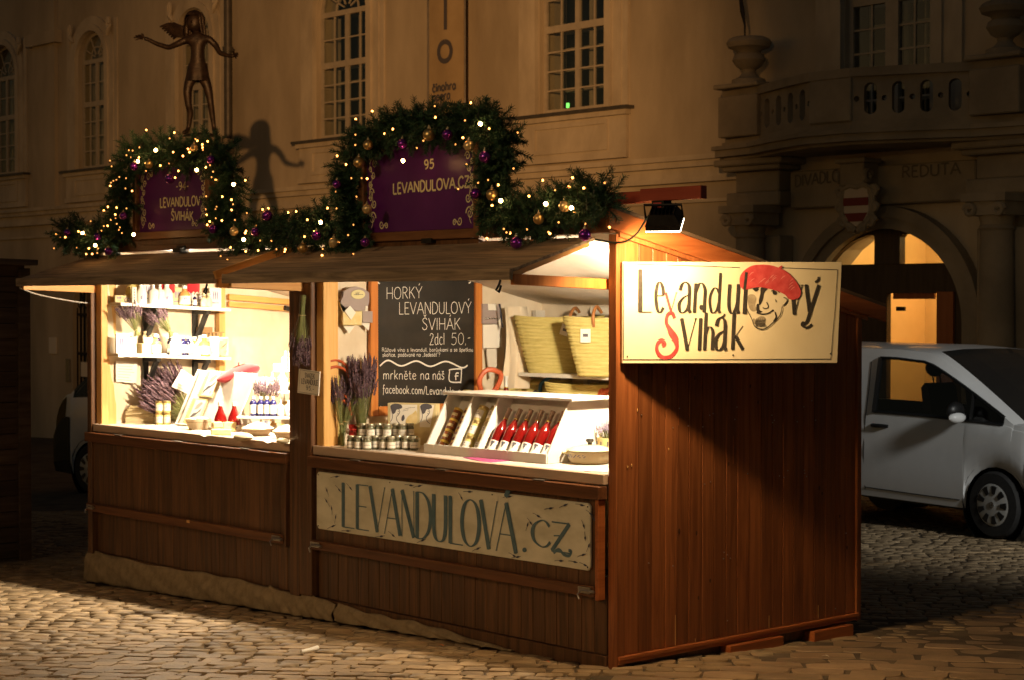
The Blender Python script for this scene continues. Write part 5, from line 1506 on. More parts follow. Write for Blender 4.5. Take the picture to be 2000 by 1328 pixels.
# ================================================================== floodlights
pole = thing('lamp_pole', 'dark red wooden beam jutting over the right gable', 'beam', (0, -.02, 2.6))
MB().bar((-.55, -.02, 2.648), (.31, -.02, 2.648), .05, .065).build('inner_beam', 'wood_redpole', pole, bevel=.003)
MB().bar((.27, -.075, 2.652), (.72, -.075, 2.652), .05, .07).build('outer_beam', 'wood_redpole', pole, bevel=.003)
def floodlight(name, label, p, tgt, w_, power, col, glow=True, spot=None):
    d = (V(tgt) - V(p)).normalized(); q = d.to_track_quat('-Z', 'Y').to_matrix()
    t = thing(name, label, 'floodlight', p, rot=q)
    h_ = w_ * .75
    b_ = MB(); b_.prism([(-w_ / 2, -h_ / 2), (w_ / 2, -h_ / 2), (w_ / 2, h_ / 2), (-w_ / 2, h_ / 2)], -.012, .0); b_.v = [(a, b, c) for a, b, c in b_.v]
    hs = MB(); o1 = [(-w_ / 2, -h_ / 2), (w_ / 2, -h_ / 2), (w_ / 2, h_ / 2), (-w_ / 2, h_ / 2)]; i1 = [(x * .92, y * .9) for x, y in o1]
    hs.ring(i1, o1, -.014, .022)
    bk = [(x * .72, y * .72) for x, y in o1]
    hs.add([(x, y, .022) for x, y in o1] + [(x, y, .075) for x, y in bk], [(0, 1, 5, 4), (1, 2, 6, 5), (2, 3, 7, 6), (3, 0, 4, 7), (4, 5, 6, 7)])
    for k in range(7): hs.box((-w_ * .33 + k * w_ * .11 - .002, -h_ * .34, .075), (-w_ * .33 + k * w_ * .11 + .002, h_ * .34, .095))
    hs.build('housing', 'iron', t, local=True)
    MB().prism([(x * 1.01, y * 1.01) for x, y in o1], -.019, -.0145).build('lamp_glass', 'glass_lamp', t, local=True)
    MB().tube([(-w_ * .54, 0, .03), (-w_ * .54, 0, .11), (w_ * .54, 0, .11), (w_ * .54, 0, .03)], .008, 6).build('bracket', 'iron', t, local=True)
    L = lamp_light(name + '_light', 'SPOT' if spot else 'AREA', V(p) + d * .045, tgt, power, col, w_ * .7 if not spot else .05, spot, .5)
    return t
# the lamp over the side wall
floodlight('floodlight', 'black floodlight hanging from the red beam above the beret sign', (.42, -.06, 2.50), (.06, .50, 1.45), .19, 130, (1.0, .66, .32), spot=156)
cl = MB(); cl.box((.37, -.11, 2.575), (.46, -.05, 2.617)); cl.tube([(.42, -.07, 2.56), (.42, -.07, 2.60)], .02, 6)
cl.build('lamp_clamp', 'iron', pole); MB().box((.385, -.115, 2.58), (.445, -.111, 2.606)).build('clamp_pad', 'paint_red', pole)
c_ = MB().tube(catmull([(.40, -.05, 2.575), (.28, -.03, 2.55), (.16, -.02, 2.44), (.02, -.02, 2.40), (-.25, -.03, 2.44)], 6), .006, 6).build('lamp_cable', 'cable', None)
tag(c_, 'thin black cable looping down from the floodlight to the gable', 'cable')
c_ = MB().tube(catmull([(-5.92, -.66, 2.175), (-5.9, -.5, 2.12), (-5.93, -.2, 2.07), (-5.94, .0, 2.05)], 6), .006, 6).build('lamp_cable', 'cable_white', None)
tag(c_, 'pale cable sagging under the left end of the awning', 'cable')
# the lamps in the huts
WARM = (1.0, .82, .58)
floodlight('floodlight', 'floodlight fixed under the roof inside the right stall', (-.20, .42, 2.30), (-1.75, .95, 1.10), .22, 92, WARM)
floodlight('floodlight', 'floodlight glaring at the right end inside the left stall', (-3.32, .44, 2.28), (-4.5, .75, 1.0), .22, 165, WARM)
floodlight('floodlight', 'floodlight above the top shelf inside the left stall', (-5.35, .42, 2.30), (-4.6, .45, 1.0), .18, 75, WARM)
# ================================================================== purple name boards
def purple(label, x0, x1, z0, z1, txt):
    yb = -.075
    t = thing('name_board', label, 'sign', ((x0 + x1) / 2, yb, z0))
    MB().box((x0, yb, z0), (x1, yb + .03, z1)).build('panel', 'sign_purple', t, bevel=.002)
    MB().box((x0 - .05, yb - .03, z0 - .06), (x1 + .03, yb + .05, z0 - .002)).build('frame_rail', 'sign_frame', t, bevel=.004)
    MB().box((x0 - .055, yb - .032, z0 - .062), (x0 - .002, yb + .05, z1 + .06)).build('frame_stile', 'sign_frame', t, bevel=.004)
    MB().box((x1 + .002, yb - .032, z0 - .062), (x1 + .055, yb + .05, z1 + .06)).build('frame_stile', 'sign_frame', t, bevel=.004)
    MB().box((x0 - .05, yb - .03, z1 + .002), (x1 + .05, yb + .05, z1 + .06)).build('frame_rail', 'sign_frame', t, bevel=.004)
    MB().box((x0 - .02, yb + .0, z0 - .10), (x1 + .02, yb + .07, z0 - .063)).build('frame_foot', 'wood_front', t)
    pl_ = plane((0, yb, 0), None, (0, 1, 0))
    ink = Ink((0, -1, 0), .002)
    for (s, a, y0, b, y1, h_, th) in txt:
        k_ = Ink((0, -1, 0), .002); k_.text(s, pl_, a, y0, b, y1, h_, th); k_.build('gold_lettering', 'sign_gold', t)
    # scroll ornaments in the corners
    def scroll(cx_, cz_, r0, turns, s, flip):
        pts = []
        n = int(turns * 14)
        for i in range(n + 1):
            a = i / n * turns * 2 * math.pi; r_ = r0 * (1 - i / n * .8)
            pts.append((cx_ + s * r_ * math.cos(a) * .8, cz_ + flip * r_ * math.sin(a)))
        nonlocal ink
        vs, fs = ribbon(pts, [.006 * (1.2 - i / n) + .003 for i in range(n + 1)])
        ink.k += 1
        ink.mb.add([(p[0], yb - .0022 - .00003 * (ink.k % 50), p[1]) for p in vs], fs); ink.build('scroll_ornament', 'sign_gold', t); ink = Ink((0, -1, 0), .002)
    for s, xe in ((1, x0 + .055), (-1, x1 - .055)):
        for (fz, fl, rr_) in ((.08, 1, .045), (.16, -1, .03), (.22, 1, .035), (.32, -1, .026), (.38, 1, .03), (.45, -1, .03)):
            scroll(xe + s * .02 * (fz * 10 % 2 - .5), z0 + fz * (z1 - z0) / .5, rr_, 1.4, s * (1 if fl > 0 else -1), fl)
        for (fz, fl, rr_) in ((.11, -1, .022), (.27, -1, .024), (.35, 1, .02), (.42, -1, .022), (.19, 1, .02)):
            scroll(xe - s * .016, z0 + fz * (z1 - z0) / .5, rr_, 1.6, -s * fl, fl)
        wv = [(xe + s * (-.008 + .016 * math.sin(k * .55)), z0 + .03 + (z1 - z0 - .06) * k / 40) for k in range(41)]
        vs, fs = ribbon(wv, [.005] * 41); ink.mb.add([(p[0], yb - .0021, p[1]) for p in vs], fs); ink.build('scroll_ornament', 'sign_gold', t); ink = Ink((0, -1, 0), .002)
        scroll(xe + s * .15, z0 + .04, .022, 1.4, -s, 1); scroll(xe + s * .13, z1 - .04, .022, 1.4, -s, -1)
        scroll(xe + s * .10, z0 + .05, .03, 1.3, s, -1); scroll(xe + s * .08, z1 - .06, .035, 1.3, s, 1)
    return t
purple('purple name board numbered 94 above the left stall', -5.09, -4.12, 2.60, 3.08,
       (('-94-', 344, 372, 369, 371, 15, .18), ('LEVANDULOVÝ', 313, 406, 400, 401, 18, .19), ('ŠVIHÁK', 335, 431, 378, 432, 18, .19)))
purple('larger purple name board numbered 95 above the right stall', -2.22, -1.13, 2.515, 3.10,
       (('95', 829, 331, 848, 329, 17, .2), ('LEVANDULOVA.CZ', 768, 380, 917, 366, 21, .19)))

# ================================================================== fir garlands, baubles, string lights
def path_len(pts):
    return sum((pts[i + 1] - pts[i]).length for i in range(len(pts) - 1))
def garland(label, pix, rad, seed, n_sprig):
    rr = random.Random(seed)
    ctrl = [ony(a, b, -.10 - .03 * rr.random()) for a, b in pix]
    pts = [V(p) for p in catmull([tuple(p) for p in ctrl], 10)]
    base_ = pts[len(pts) // 2]
    t = thing('fir_garland', label, 'garland', (base_.x, base_.y, 2.56))
    MB().tube(pts, .014, 6).build('wire', 'twig', t)
    nd = MB(); tw = MB()
    V_, F_ = nd.v, nd.f
    for k in range(n_sprig):
        u = rr.random() * (len(pts) - 1.001); i = int(u); p = pts[i].lerp(pts[i + 1], u - i)
        ax = (pts[i + 1] - pts[i]).normalized()
        d = V((rr.gauss(0, 1), rr.gauss(-.45, .8), rr.gauss(.0, 1)))
        d = (d - ax * d.dot(ax) * .45)
        if d.length < .05: continue
        d.normalize(); L = rad * rr.uniform(.65, 1.18)
        p = p + V((rr.uniform(-.02, .02), rr.uniform(-.02, .02), rr.uniform(-.02, .02)))
        bend = V((0, 0, rr.uniform(-1.1, .35)))
        e1 = d.orthogonal().normalized(); e2 = d.cross(e1)
        tw.tube([p, p + d * L * .5, p + (d + bend * .3).normalized() * L], [.003, .002, .001], 3, False)
        m = int(64 * L / .17)
        for j in range(m):
            s = .12 + .88 * j / m; q = p + (d + bend * .3 * s).normalized() * (L * s)
            a = j * 2.4 + rr.random(); nl = .040 * (1.05 - .35 * s) * rr.uniform(.8, 1.15)
            nd_ = (d * .62 + (e1 * math.cos(a) + e2 * math.sin(a)) * .78).normalized()
            wv = nd_.cross(V((math.cos(a * 3), math.sin(a * 3), .4))).normalized() * .0024
            n0 = len(V_); tip = q + nd_ * nl
            V_ += [tuple(q - wv), tuple(q + wv), tuple(tip + wv * .5), tuple(tip - wv * .5)]; F_.append((n0, n0 + 1, n0 + 2, n0 + 3))
    T = wmat(t).inverted()
    me = bpy.data.meshes.new('needles'); me.from_pydata([tuple(T @ V(q)) for q in V_], [], F_); me.materials.append(M['needle'])
    o = bpy.data.objects.new('needles', me); COL.objects.link(o); o.parent = t; o['kind'] = 'stuff'
    o2 = tw.build('twigs', 'twig', t); o2['kind'] = 'stuff'
    return pts
PL = [(128, 462), (165, 458), (205, 468), (240, 452), (245, 410), (250, 365), (258, 320), (300, 292), (350, 300), (395, 298), (432, 305), (452, 345), (445, 395), (438, 440), (462, 466), (510, 455), (560, 452), (605, 455), (640, 440)]
PR = [(668, 462), (705, 470), (692, 430), (690, 380), (684, 330), (715, 282), (760, 255), (812, 248), (865, 250), (915, 238), (962, 240), (984, 275), (974, 322), (970, 365), (980, 412), (1014, 432), (1060, 420), (1105, 400), (1150, 378), (1190, 400)]
gl = garland('fir garland thick with lights around the 94 name board', PL, .168, 3, 1050)
gr = garland('dark fir garland around the 95 name board reaching the gable', PR, .160, 4, 1350)

def bauble_proto(mt):
    t = thing('bauble', 'x y z w', 'bauble')
    MB().ball((0, 0, -.034), .034, 18).build('ball', mt, t, smooth=True)
    MB().lathe([(.009, -.003), (.009, .008), (.004, .010), (.004, .018), (.0, .018)], 8).build('cap', 'jar_lid', t, smooth=True)
    return t
BA = [('p', 262, 327, 'purple bauble on the upper left of the left garland beside a gold one'), ('g', 291, 323, 'matt gold bauble on the upper left of the left garland'),
      ('p', 332, 350, 'small purple bauble hanging over the top edge of the 94 board'), ('p', 412, 314, 'purple bauble at the top right of the left garland'),
      ('c', 379, 291, 'shiny gold bauble at the top middle of the left garland'), ('p', 241, 424, 'purple bauble on the garland left of the 94 board'),
      ('p', 191, 464, 'purple bauble on the low left arm of the garland'), ('p', 212, 493, 'lowest purple bauble hanging from the left arm of the garland'),
      ('p', 132, 457, 'dark bauble at the far left tip of the garland'), ('p', 416, 449, 'purple bauble at the lower right corner of the 94 board'),
      ('p', 522, 422, 'purple bauble on top of the garland between the boards'), ('c', 457, 454, 'shiny gold bauble just right of the 94 board'),
      ('p', 499, 455, 'purple bauble in the garland right of the 94 board'), ('p', 618, 462, 'purple bauble in the garland left of the 95 board'),
      ('g', 591, 486, 'matt gold bauble hanging lowest between the two boards'), ('c', 652, 475, 'shiny gold bauble at the lower left of the 95 board'),
      ('g', 838, 263, 'gold bauble at the top middle of the right garland'), ('p', 786, 283, 'purple bauble at the top left of the 95 board'),
      ('p', 874, 265, 'purple bauble at the top right of middle on the right garland'), ('g', 719, 285, 'pale gold bauble at the upper left corner of the 95 board'),
      ('g', 701, 318, 'pale gold bauble left of the 95 board below another gold one'), ('p', 658, 363, 'purple bauble hanging at the far left of the right garland'),
      ('c', 916, 286, 'shiny gold bauble at the top right corner of the 95 board'), ('p', 947, 307, 'purple bauble on the garland right of the 95 board'),
      ('p', 929, 380, 'dark purple bauble over the right edge of the 95 board'), ('g', 961, 381, 'matt gold bauble right of the 95 board'),
      ('g', 1052, 430, 'matt gold bauble on the right arm of the right garland'), ('p', 1008, 475, 'large purple bauble hanging over the right awning'),
      ('p', 1142, 460, 'purple bauble hanging below the right end of the garland'), ('c', 717, 410, 'shiny gold bauble left of the lower 95 board'),
      ('p', 713, 476, 'purple bauble under the lower left corner of the 95 board'), ('c', 1103, 404, 'shiny gold bauble near the right end of the right garland')]
first = {}
for (c, px, py, lb) in BA:
    mt = {'p': 'bauble_purple', 'g': 'bauble_gold', 'c': 'bauble_glass'}[c]
    p = ony(px, py, -.27) + V((0, 0, .036))
    if c not in first:
        first[c] = bauble_proto(mt); o = first[c]; o.location = p; o['label'] = lb
    else:
        o = copy_tree(first[c], loc=p, label=lb)
    s_ = {'p': 1.0, 'g': 1.06, 'c': .95}[c] * random.uniform(.86, 1.1); o.scale = (s_, s_, s_)
    o['group'] = 'baubles on the garlands'

def lights(label, pts, known, n, seed):
    rr = random.Random(seed)
    t = thing('string_lights', label, 'string lights', (pts[0].x, pts[0].y - .1, 2.56))
    pos = []
    for (px, py, big_) in known: pos.append((ony(px, py, -.30), big_))
    for k in range(n):
        u = (k + rr.random()) / n * (len(pts) - 1.001); i = int(u); p = pts[i].lerp(pts[i + 1], u - i)
        a = rr.uniform(-.4, 1.0) * math.pi
        pos.append((p + V((rr.uniform(-.04, .04), -.09 - .10 * rr.random(), .15 * rr.uniform(-1, 1))), 0))
    b0 = MB().ball((0, 0, 0), .0072, 8).mesh('bulb'); b0.materials.append(M['bulb'])
    b1 = MB().ball((0, 0, 0), .0125, 10).mesh('bulb'); b1.materials.append(M['bulb_big'])
    b2 = MB().ball((0, 0, 0), .0058, 8).mesh('bulb'); b2.materials.append(M['bulb_dim'])
    s0 = MB().tube([(0, 0, -.02), (0, 0, -.006)], .004, 5).mesh('socket'); s0.materials.append(M['cable'])
    T = wmat(t).inverted()
    for p, bg in pos:
        o = bpy.data.objects.new('bulb', b1 if bg else b0 if rr.random() < .5 else b2); COL.objects.link(o); o.parent = t; o.location = T @ p
        so = bpy.data.objects.new('socket', s0); COL.objects.link(so); so.parent = o
        so.rotation_euler = (rr.uniform(-2, 0), rr.uniform(-.8, .8), 0)
    cbm = MB()
    wig = [p + V((0, -.10 - .03 * math.sin(i * 1.7), .08 * math.sin(i * .9))) for i, p in enumerate(pts)]
    cbm.tube(wig, .0028, 4); cbm.build('cable', 'cable', t)
KL = [(304, 294, 1), (269, 316, 1), (384, 333, 1), (258, 374, 0), (246, 349, 0), (245, 369, 0), (261, 459, 1), (161, 456, 1), (186, 480, 1), (456, 361, 1), (479, 353, 0), (413, 347, 0), (452, 391, 0), (455, 400, 0), (452, 411, 0), (434, 385, 0), (476, 469, 1), (480, 492, 0), (626, 435, 1), (338, 298, 0), (367, 292, 0), (395, 283, 0), (370, 298, 0),
      (225, 420, 0), (228, 438, 0), (234, 445, 0), (238, 456, 0), (232, 450, 0), (247, 408, 0), (177, 433, 0), (259, 295, 0), (247, 304, 0), (285, 335, 0), (342, 348, 0), (180, 497, 0), (190, 495, 0), (450, 484, 0), (482, 417, 0), (657, 408, 0), (600, 430, 0), (630, 487, 0), (690, 497, 0), (557, 488, 0), (444, 508, 0), (504, 490, 0), (524, 408, 0)]
KR = [(938, 243, 1), (787, 315, 1), (767, 253, 0), (904, 270, 0), (908, 236, 0), (850, 230, 0), (1011, 260, 0), (973, 362, 0), (911, 322, 0), (978, 393, 1), (1066, 399, 1), (1116, 407, 1), (1033, 384, 0), (1074, 457, 0), (1071, 454, 0), (997, 455, 0), (996, 456, 0), (1029, 449, 0), (984, 448, 0), (1181, 358, 0), (1113, 366, 0), (1118, 348, 0), (1110, 366, 0), (1190, 445, 0), (686, 349, 0), (706, 349, 0), (696, 385, 0), (694, 284, 0), (727, 218, 0), (694, 264, 0), (814, 290, 0), (1003, 330, 0), (1143, 438, 0), (1084, 372, 0), (895, 370, 0), (717, 350, 0), (690, 440, 0), (680, 460, 0)]
lights('warm fairy lights glowing thickly in the left garland', gl, KL, 75, 7)
lights('warm fairy lights scattered sparsely in the right garland', gr, KR, 26, 8)

# ================================================================== lavender
def lavender(name, label, foot, tip, spread, n, stem_l=.55, pale=False, seed=1, tie=.25, group=None, gather=.012, head=1.0, parent_cat='lavender'):
    """a bunch from foot to tip; the heads fan out round the tip"""
    rr = random.Random(seed); foot = V(foot); tip = V(tip); ax = tip - foot; L = ax.length; ax.normalize()
    e1 = ax.orthogonal().normalized(); e2 = ax.cross(e1)
    t = thing(name, label, parent_cat, foot, group=group)
    sm = MB(); fm = MB()
    neck = foot + ax * (L * tie)
    for k in range(n):
        a = rr.uniform(0, 2 * math.pi); r_ = math.sqrt(rr.random())
        off = (e1 * math.cos(a) + e2 * math.sin(a))
        b0 = foot + off * (r_ * spread * .28); nk = neck + off * (r_ * gather)
        end = foot + ax * (L * rr.uniform(.72, 1.04)) + off * (r_ * spread) + V((0, 0, -.03 * r_ * abs(ax.x + ax.y)))
        mid = nk.lerp(end, .5) + off * (r_ * spread * .08)
        w_ = off.cross(ax) * .0011
        P = [b0, nk, mid, end]
        for p, q in zip(P, P[1:]): sm.add([p - w_, p + w_, q + w_, q - w_], [(0, 1, 2, 3)])
        d = (end - mid).normalized(); h0 = mid.lerp(end, .35)
        f1 = d.orthogonal().normalized(); f2 = d.cross(f1); hl = (end - h0).length
        m = max(5, int(hl / .0085))
        for j in range(m):
            c_ = h0 + d * (hl * j / m); s_ = (.0062 if j < m - 2 else .004) * rr.uniform(.7, 1.25) * head; b_ = rr.uniform(0, 6.28)
            u1 = f1 * math.cos(b_) + f2 * math.sin(b_); u2 = d.cross(u1)
            fm.add([c_ + u1 * s_, c_ - u1 * s_ * .5 + u2 * s_, c_ - u1 * s_ * .5 - u2 * s_, c_ + d * s_ * 1.9], [(0, 1, 3), (1, 2, 3), (2, 0, 3), (0, 2, 1)])
    for mb, nm, mt in ((sm, 'stems', 'lav_stem'), (fm, 'flowers', 'lav_pale' if pale else 'lav_flower')):
        T = wmat(t).inverted(); me = bpy.data.meshes.new(nm); me.from_pydata([tuple(T @ V(p)) for p in mb.v], [], mb.f); me.materials.append(M[mt])
        o = bpy.data.objects.new(nm, me); COL.objects.link(o); o.parent = t; o['kind'] = 'stuff'
    if tie: MB().tube([neck + (e1 * math.cos(a) + e2 * math.sin(a)) * (gather * 1.25) + ax * .002 * a for a in [k * .5 for k in range(14)]], .003, 5).build('tie', 'raffia', t)
    return t
XW = -5.84                                               # face of the left stall's end wall
p0 = ony(592, 577, -.085); p1 = ony(585, 712, -.12)
lavender('lavender_bunch', 'lavender bunch hanging head down on the post between the stalls', p0, p1, .085, 120, tie=.28, seed=2, gather=.02, head=1.05)
# right stall bunches
lavender('lavender_bunch', 'lavender bunch with tied green stems standing beside the small jars', onz(664, 868, CT), onz(664, 868, CT) + V((-.01, .13, .42)), .11, 130, seed=3, tie=.35, gather=.02)
f_ = onz(700, 840, CT); f_.z = CT
lavender('lavender_bunch', 'large purple lavender bunch leaning against the chalkboard', V((-2.86, .36, CT)), onx(706, 698, -2.80), .12, 200, seed=4, tie=.2, gather=.03, head=1.25)
lavender('lavender_bunch', 'dark lavender bunch behind the pine post of the right stall', V((-2.80, .16, CT)), onx(657, 735, -2.82), .07, 60, seed=5, tie=.3)

# ================================================================== jars and bottles: prototypes
def jar_proto(kind):
    t = thing({'spice': 'spice_jar', 'honey': 'honey_jar', 'cream': 'cream_honey_jar'}[kind], 'x y z w', 'jar')
    if kind == 'spice':
        MB().lathe([(0, 0), (.022, 0), (.0245, .003), (.0245, .052), (.021, .060), (.020, .064)], 16).build('glass', 'jar_herb', t, smooth=True)
        MB().lathe([(.0225, .0615), (.0232, .064), (.0232, .074), (.0215, .0765), (0, .0765)], 16).build('lid', 'jar_lid', t, smooth=True)
        lb = MB().lathe([(.02485, .012), (.02485, .045)], 10, None, R(-75), R(75)); lb.build('paper_label', 'paper', t, smooth=True)
        MB().lathe([(.02505, .026), (.02505, .029)], 6, None, R(-45), R(45)).lathe([(.02505, .034), (.02505, .0355)], 6, None, R(-30), R(30)).build('label_print', 'print_grey', t)
    elif kind == 'honey':
        MB().lathe([(0, 0), (.030, 0), (.0325, .004), (.0325, .055), (.029, .063)], 16).build('glass', 'honey', t, smooth=True)
        MB().lathe([(.031, .0605), (.032, .063), (.032, .076), (.030, .078), (0, .078)], 16).build('lid', 'honey_lid', t, smooth=True)
        MB().lathe([(.03285, .018), (.03285, .038)], 10, None, R(-60), R(60)).build('paper_label', 'book_cream', t, smooth=True)
    else:
        MB().lathe([(0, 0), (.034, 0), (.037, .005), (.037, .088), (.033, .098)], 18).build('glass', 'cream_honey', t, smooth=True)
        MB().lathe([(.035, .0955), (.036, .098), (.036, .112), (.034, .114), (0, .114)], 18).build('lid', 'bauble_gold', t, smooth=True)
        MB().lathe([(.0374, .02), (.0374, .078)], 10, None, R(-65), R(65)).build('paper_label', 'paper', t, smooth=True)
        MB().lathe([(.0377, .046), (.0377, .05)], 6, None, R(-30), R(30)).lathe([(.0377, .06), (.0377, .068)], 4, None, R(-10), R(10)).build('label_print', 'print_grey', t)
    return t
def to_cam(p):
    d = CAM - V(p); return math.atan2(d.y, d.x)
rz_ = MB()
p = onz(752, 856, CT + .07)
ris = thing('jar_riser', 'low white step under the back row of small jars', 'riser', (p.x, p.y, CT))
a = onz(697, 855, CT + .07); b = onz(808, 856, CT + .07); d = (b - a).normalized(); n_ = V((-d.y, d.x, 0))
Tq = Matrix(((d.x, n_.x, 0, a.x), (d.y, n_.y, 0, a.y), (0, 0, 1, 0), (0, 0, 0, 1)))
MB().box((-.03, -.02, CT), ((b - a).length + .03, .09, CT + .0695), Tq).build('step', 'white_paint', ris, bevel=.003)
jp = jar_proto('spice'); f1 = True
for i, px in enumerate((707, 722, 738, 755, 772, 785, 799)):
    p = onz(px, 853 + (i % 2), CT + .07) + n_ * .03
    jp.scale = (1.2, 1.2, 1.22)
    proto_place(jp, f1, loc=p, rz=to_cam(p) + random.uniform(-.3, .3), label='small herb jar, %s from the left in the back row beside the chalkboard' % ORD[i]); f1 = False
for i, px in enumerate((686, 700, 717, 733, 750, 764, 778, 793, 809)):
    p = onz(px, 876.5 + (i % 3) * .8, CT)
    o = proto_place(jp, False, loc=p, rz=to_cam(p) + random.uniform(-.3, .3), label='small herb jar, %s from the left in the front row beside the chalkboard' % ORD[i])

# ---- white display box with slanted compartments
A = onz(833, 884, CT); B = onz(1066, 905, CT); A.z = B.z = CT
dx = (B - A).normalized(); LB = (B - A).length; dy = V((-dx.y, dx.x, 0))
TQ = Matrix(((dx.x, dy.x, 0, A.x), (dx.y, dy.y, 0, A.y), (0, 0, 1, CT), (0, 0, 0, 1)))
dbx = thing('display_box', 'white slanted display box of jars and red bottles on the right counter', 'display box', A)
Hx, SLp, DP = .375, .20, .56                             # height, set-back of the top edge, depth
TS_ = TQ @ Matrix(((0, 0, 1, 0), (1, 0, 0, 0), (0, 1, 0, 0), (0, 0, 0, 1)))       # (y, z, x)
prof = [(0, 0), (DP, 0), (DP, Hx), (SLp, Hx), (0, .045)]
u1, u2 = .215, .435
for (xa, xb, nm) in ((-.016, .0, 'side_panel'), (LB * u1 - .008, LB * u1 + .008, 'divider'), (LB * u2 - .008, LB * u2 + .008, 'divider'), (LB, LB + .016, 'side_panel')):
    MB().prism(prof, xa, xb, TS_).build(nm, 'white_paint', dbx, bevel=.002)
MB().box((-.03, SLp - .03, Hx + .002), (LB + .06, DP + .02, Hx + .02), TQ).build('top_panel', 'white_paint', dbx, bevel=.002)
MB().box((-.014, -.012, 0), (LB + .014, -.001, .062), TQ).build('front_lip', 'white_paint', dbx, bevel=.002)
MB().box((.0, .0, .02), (LB, DP, .032), TQ).build('bottom_panel', 'white_paint', dbx)
off_ = .125
MB().prism([(off_ + .01, .033), (off_ + .022, .033), (SLp + off_ + .022, Hx), (SLp + off_ + .01, Hx)], .001, LB - .001, TS_).build('back_panel', 'white_paint', dbx)
for u in (.03, .33, .66): MB().box((LB * u, -.0135, .03), (LB * u + .05, -.0125, .06), TQ).build('price_tag', 'paper', dbx)
slope = math.atan2(SLp, Hx - .045)
lean = Matrix.Rotation(-slope, 4, 'X')
def in_box(u, s, dpt):
    """u along the box, s up the slant, dpt behind the slanted opening"""
    loc = V((LB * u, 0, .045)) + V((0, math.sin(slope), math.cos(slope))) * s + V((0, math.cos(slope), -math.sin(slope))) * dpt
    rot = TQ.to_3x3() @ lean.to_3x3() @ Matrix.Rotation(R(-90), 3, 'Z')
    return TQ @ loc, rot
# honey jars stacked in the first compartment, cream honey jars in the second, wine in the third
jp = jar_proto('honey'); f1 = True
for c in range(2):
    for r_ in range(4):
        p, q = in_box(.058 + c * .095, .004 + r_ * .0795, .075)
        proto_place(jp, f1, loc=p, rot=q, label='dark honey jar, %s from the bottom in the %s column of the white box' % (ORD[r_], ('left', 'right')[c])); f1 = False
jp = jar_proto('cream'); f1 = True
for c in range(2):
    for r_ in range(3):
        p, q = in_box(.268 + c * .105, .002 + r_ * .1155, .075)
        proto_place(jp, f1, loc=p, rot=q, label='pale creamed honey jar, %s from the bottom in the %s column of the white box' % (ORD[r_], ('left', 'right')[c])); f1 = False
def bottle_proto(name, label_m='paper'):
    t = thing(name, 'x y z w', 'bottle')
    MB().lathe([(0, 0), (.036, 0), (.0385, .004), (.0385, .170), (.036, .195), (.024, .232), (.0155, .252), (.0148, .262)], 20).build('glass', 'wine', t, smooth=True)
    MB().lathe([(.0150, .262), (.0148, .330), (.0165, .332), (.0165, .340), (0, .340)], 16).build('capsule', 'foil', t, smooth=True)
    MB().lathe([(.0165, .2615), (.0165, .268)], 14).build('ring', 'honey_lid', t, smooth=True)
    MB().lathe([(.0389, .022), (.0389, .098)], 14, None, R(-88), R(88)).build('paper_label', label_m, t, smooth=True)
    pr = MB()
    for (a0, a1, z0, z1) in ((2, 40, .076, .090), (8, 30, .062, .076), (12, 24, .050, .062), (-60, -20, .06, .062), (-60, -25, .055, .057), (-60, -20, .050, .052)):
        pr.lathe([(.0392, z0), (.0392, z1)], 4, None, R(a0), R(a1))
    pr.build('label_print', 'print_ink', t)
    return t
bp_ = bottle_proto('wine_bottle'); f1 = True
for i in range(6):
    p, q = in_box(.498 + i * .0885, .0, .062)
    proto_place(bp_, f1, loc=p, rot=q, label='red wine bottle in the white box, %s from the left' % ORD[i]); f1 = False
# two bottles standing behind the box
cr = thing('crate', 'white crate standing behind the display box', 'crate', TQ @ V((.3, DP + .04, 0)))
MB().box((.05, DP + .03, 0), (.62, DP + .2, .145), TQ).build('panel', 'white_paint', cr, bevel=.003)
for i, (px, lb) in enumerate(((884, 'white capped bottle behind the display box, nearer the chalk logo'), (911, 'white capped bottle behind the display box, nearer the frame edge'))):
    # stands on the crate
    best = None
    for k in range(200):
        q_ = TQ @ V((.05 + .57 * k / 199, DP + .115, .1455)); e_ = abs(proj(q_)[0] - px)
        if best is None or e_ < best[0]: best = (e_, q_)
    o = copy_tree(bp_, loc=best[1], label=lb, rz=to_cam(best[1])); 
    for ch in o.children:
        if ch.name.startswith('capsule'):
            ch.data = ch.data.copy(); ch.data.materials.clear(); ch.data.materials.append(M['cap_white'])

# ---- picture box with two printed cards, red pot, leaflets
a = onz(757, 832, CT); a = V((-2.42, .62, CT)); 
pa = atd(757, 836, 12.62); pb = atd(852, 838, 12.5)
d = (pb - pa); d.z = 0; d.normalize(); nn = V((d.y, -d.x, 0))
bxp = thing('picture_box', 'pale box with two printed lady portraits under the chalkboard', 'box', (pa.x, pa.y, CT))
Tp = Matrix(((d.x, -nn.x, 0, pa.x), (d.y, -nn.y, 0, pa.y), (0, 0, 1, 0), (0, 0, 0, 1)))
Wp = (pb - pa).length; zt2 = atd(757, 786, 12.62).z
MB().box((0, 0, CT), (Wp, .07, zt2), Tp).build('carton', 'book_cream', bxp, bevel=.003)
pp = plane(pa, None, nn)
def c2(x, y): return (620 + x / 3.088, 520 + y / 3.088)
ink = Ink(nn, .002); ink.poly(pp, [c2(*q) for q in ((440, 830), (602, 832), (602, 950), (440, 948))]); ink.poly(pp, [c2(*q) for q in ((618, 832), (705, 834), (680, 968), (618, 966))]); ink.build('card', 'paper', bxp)
ink = Ink(nn, .0035)
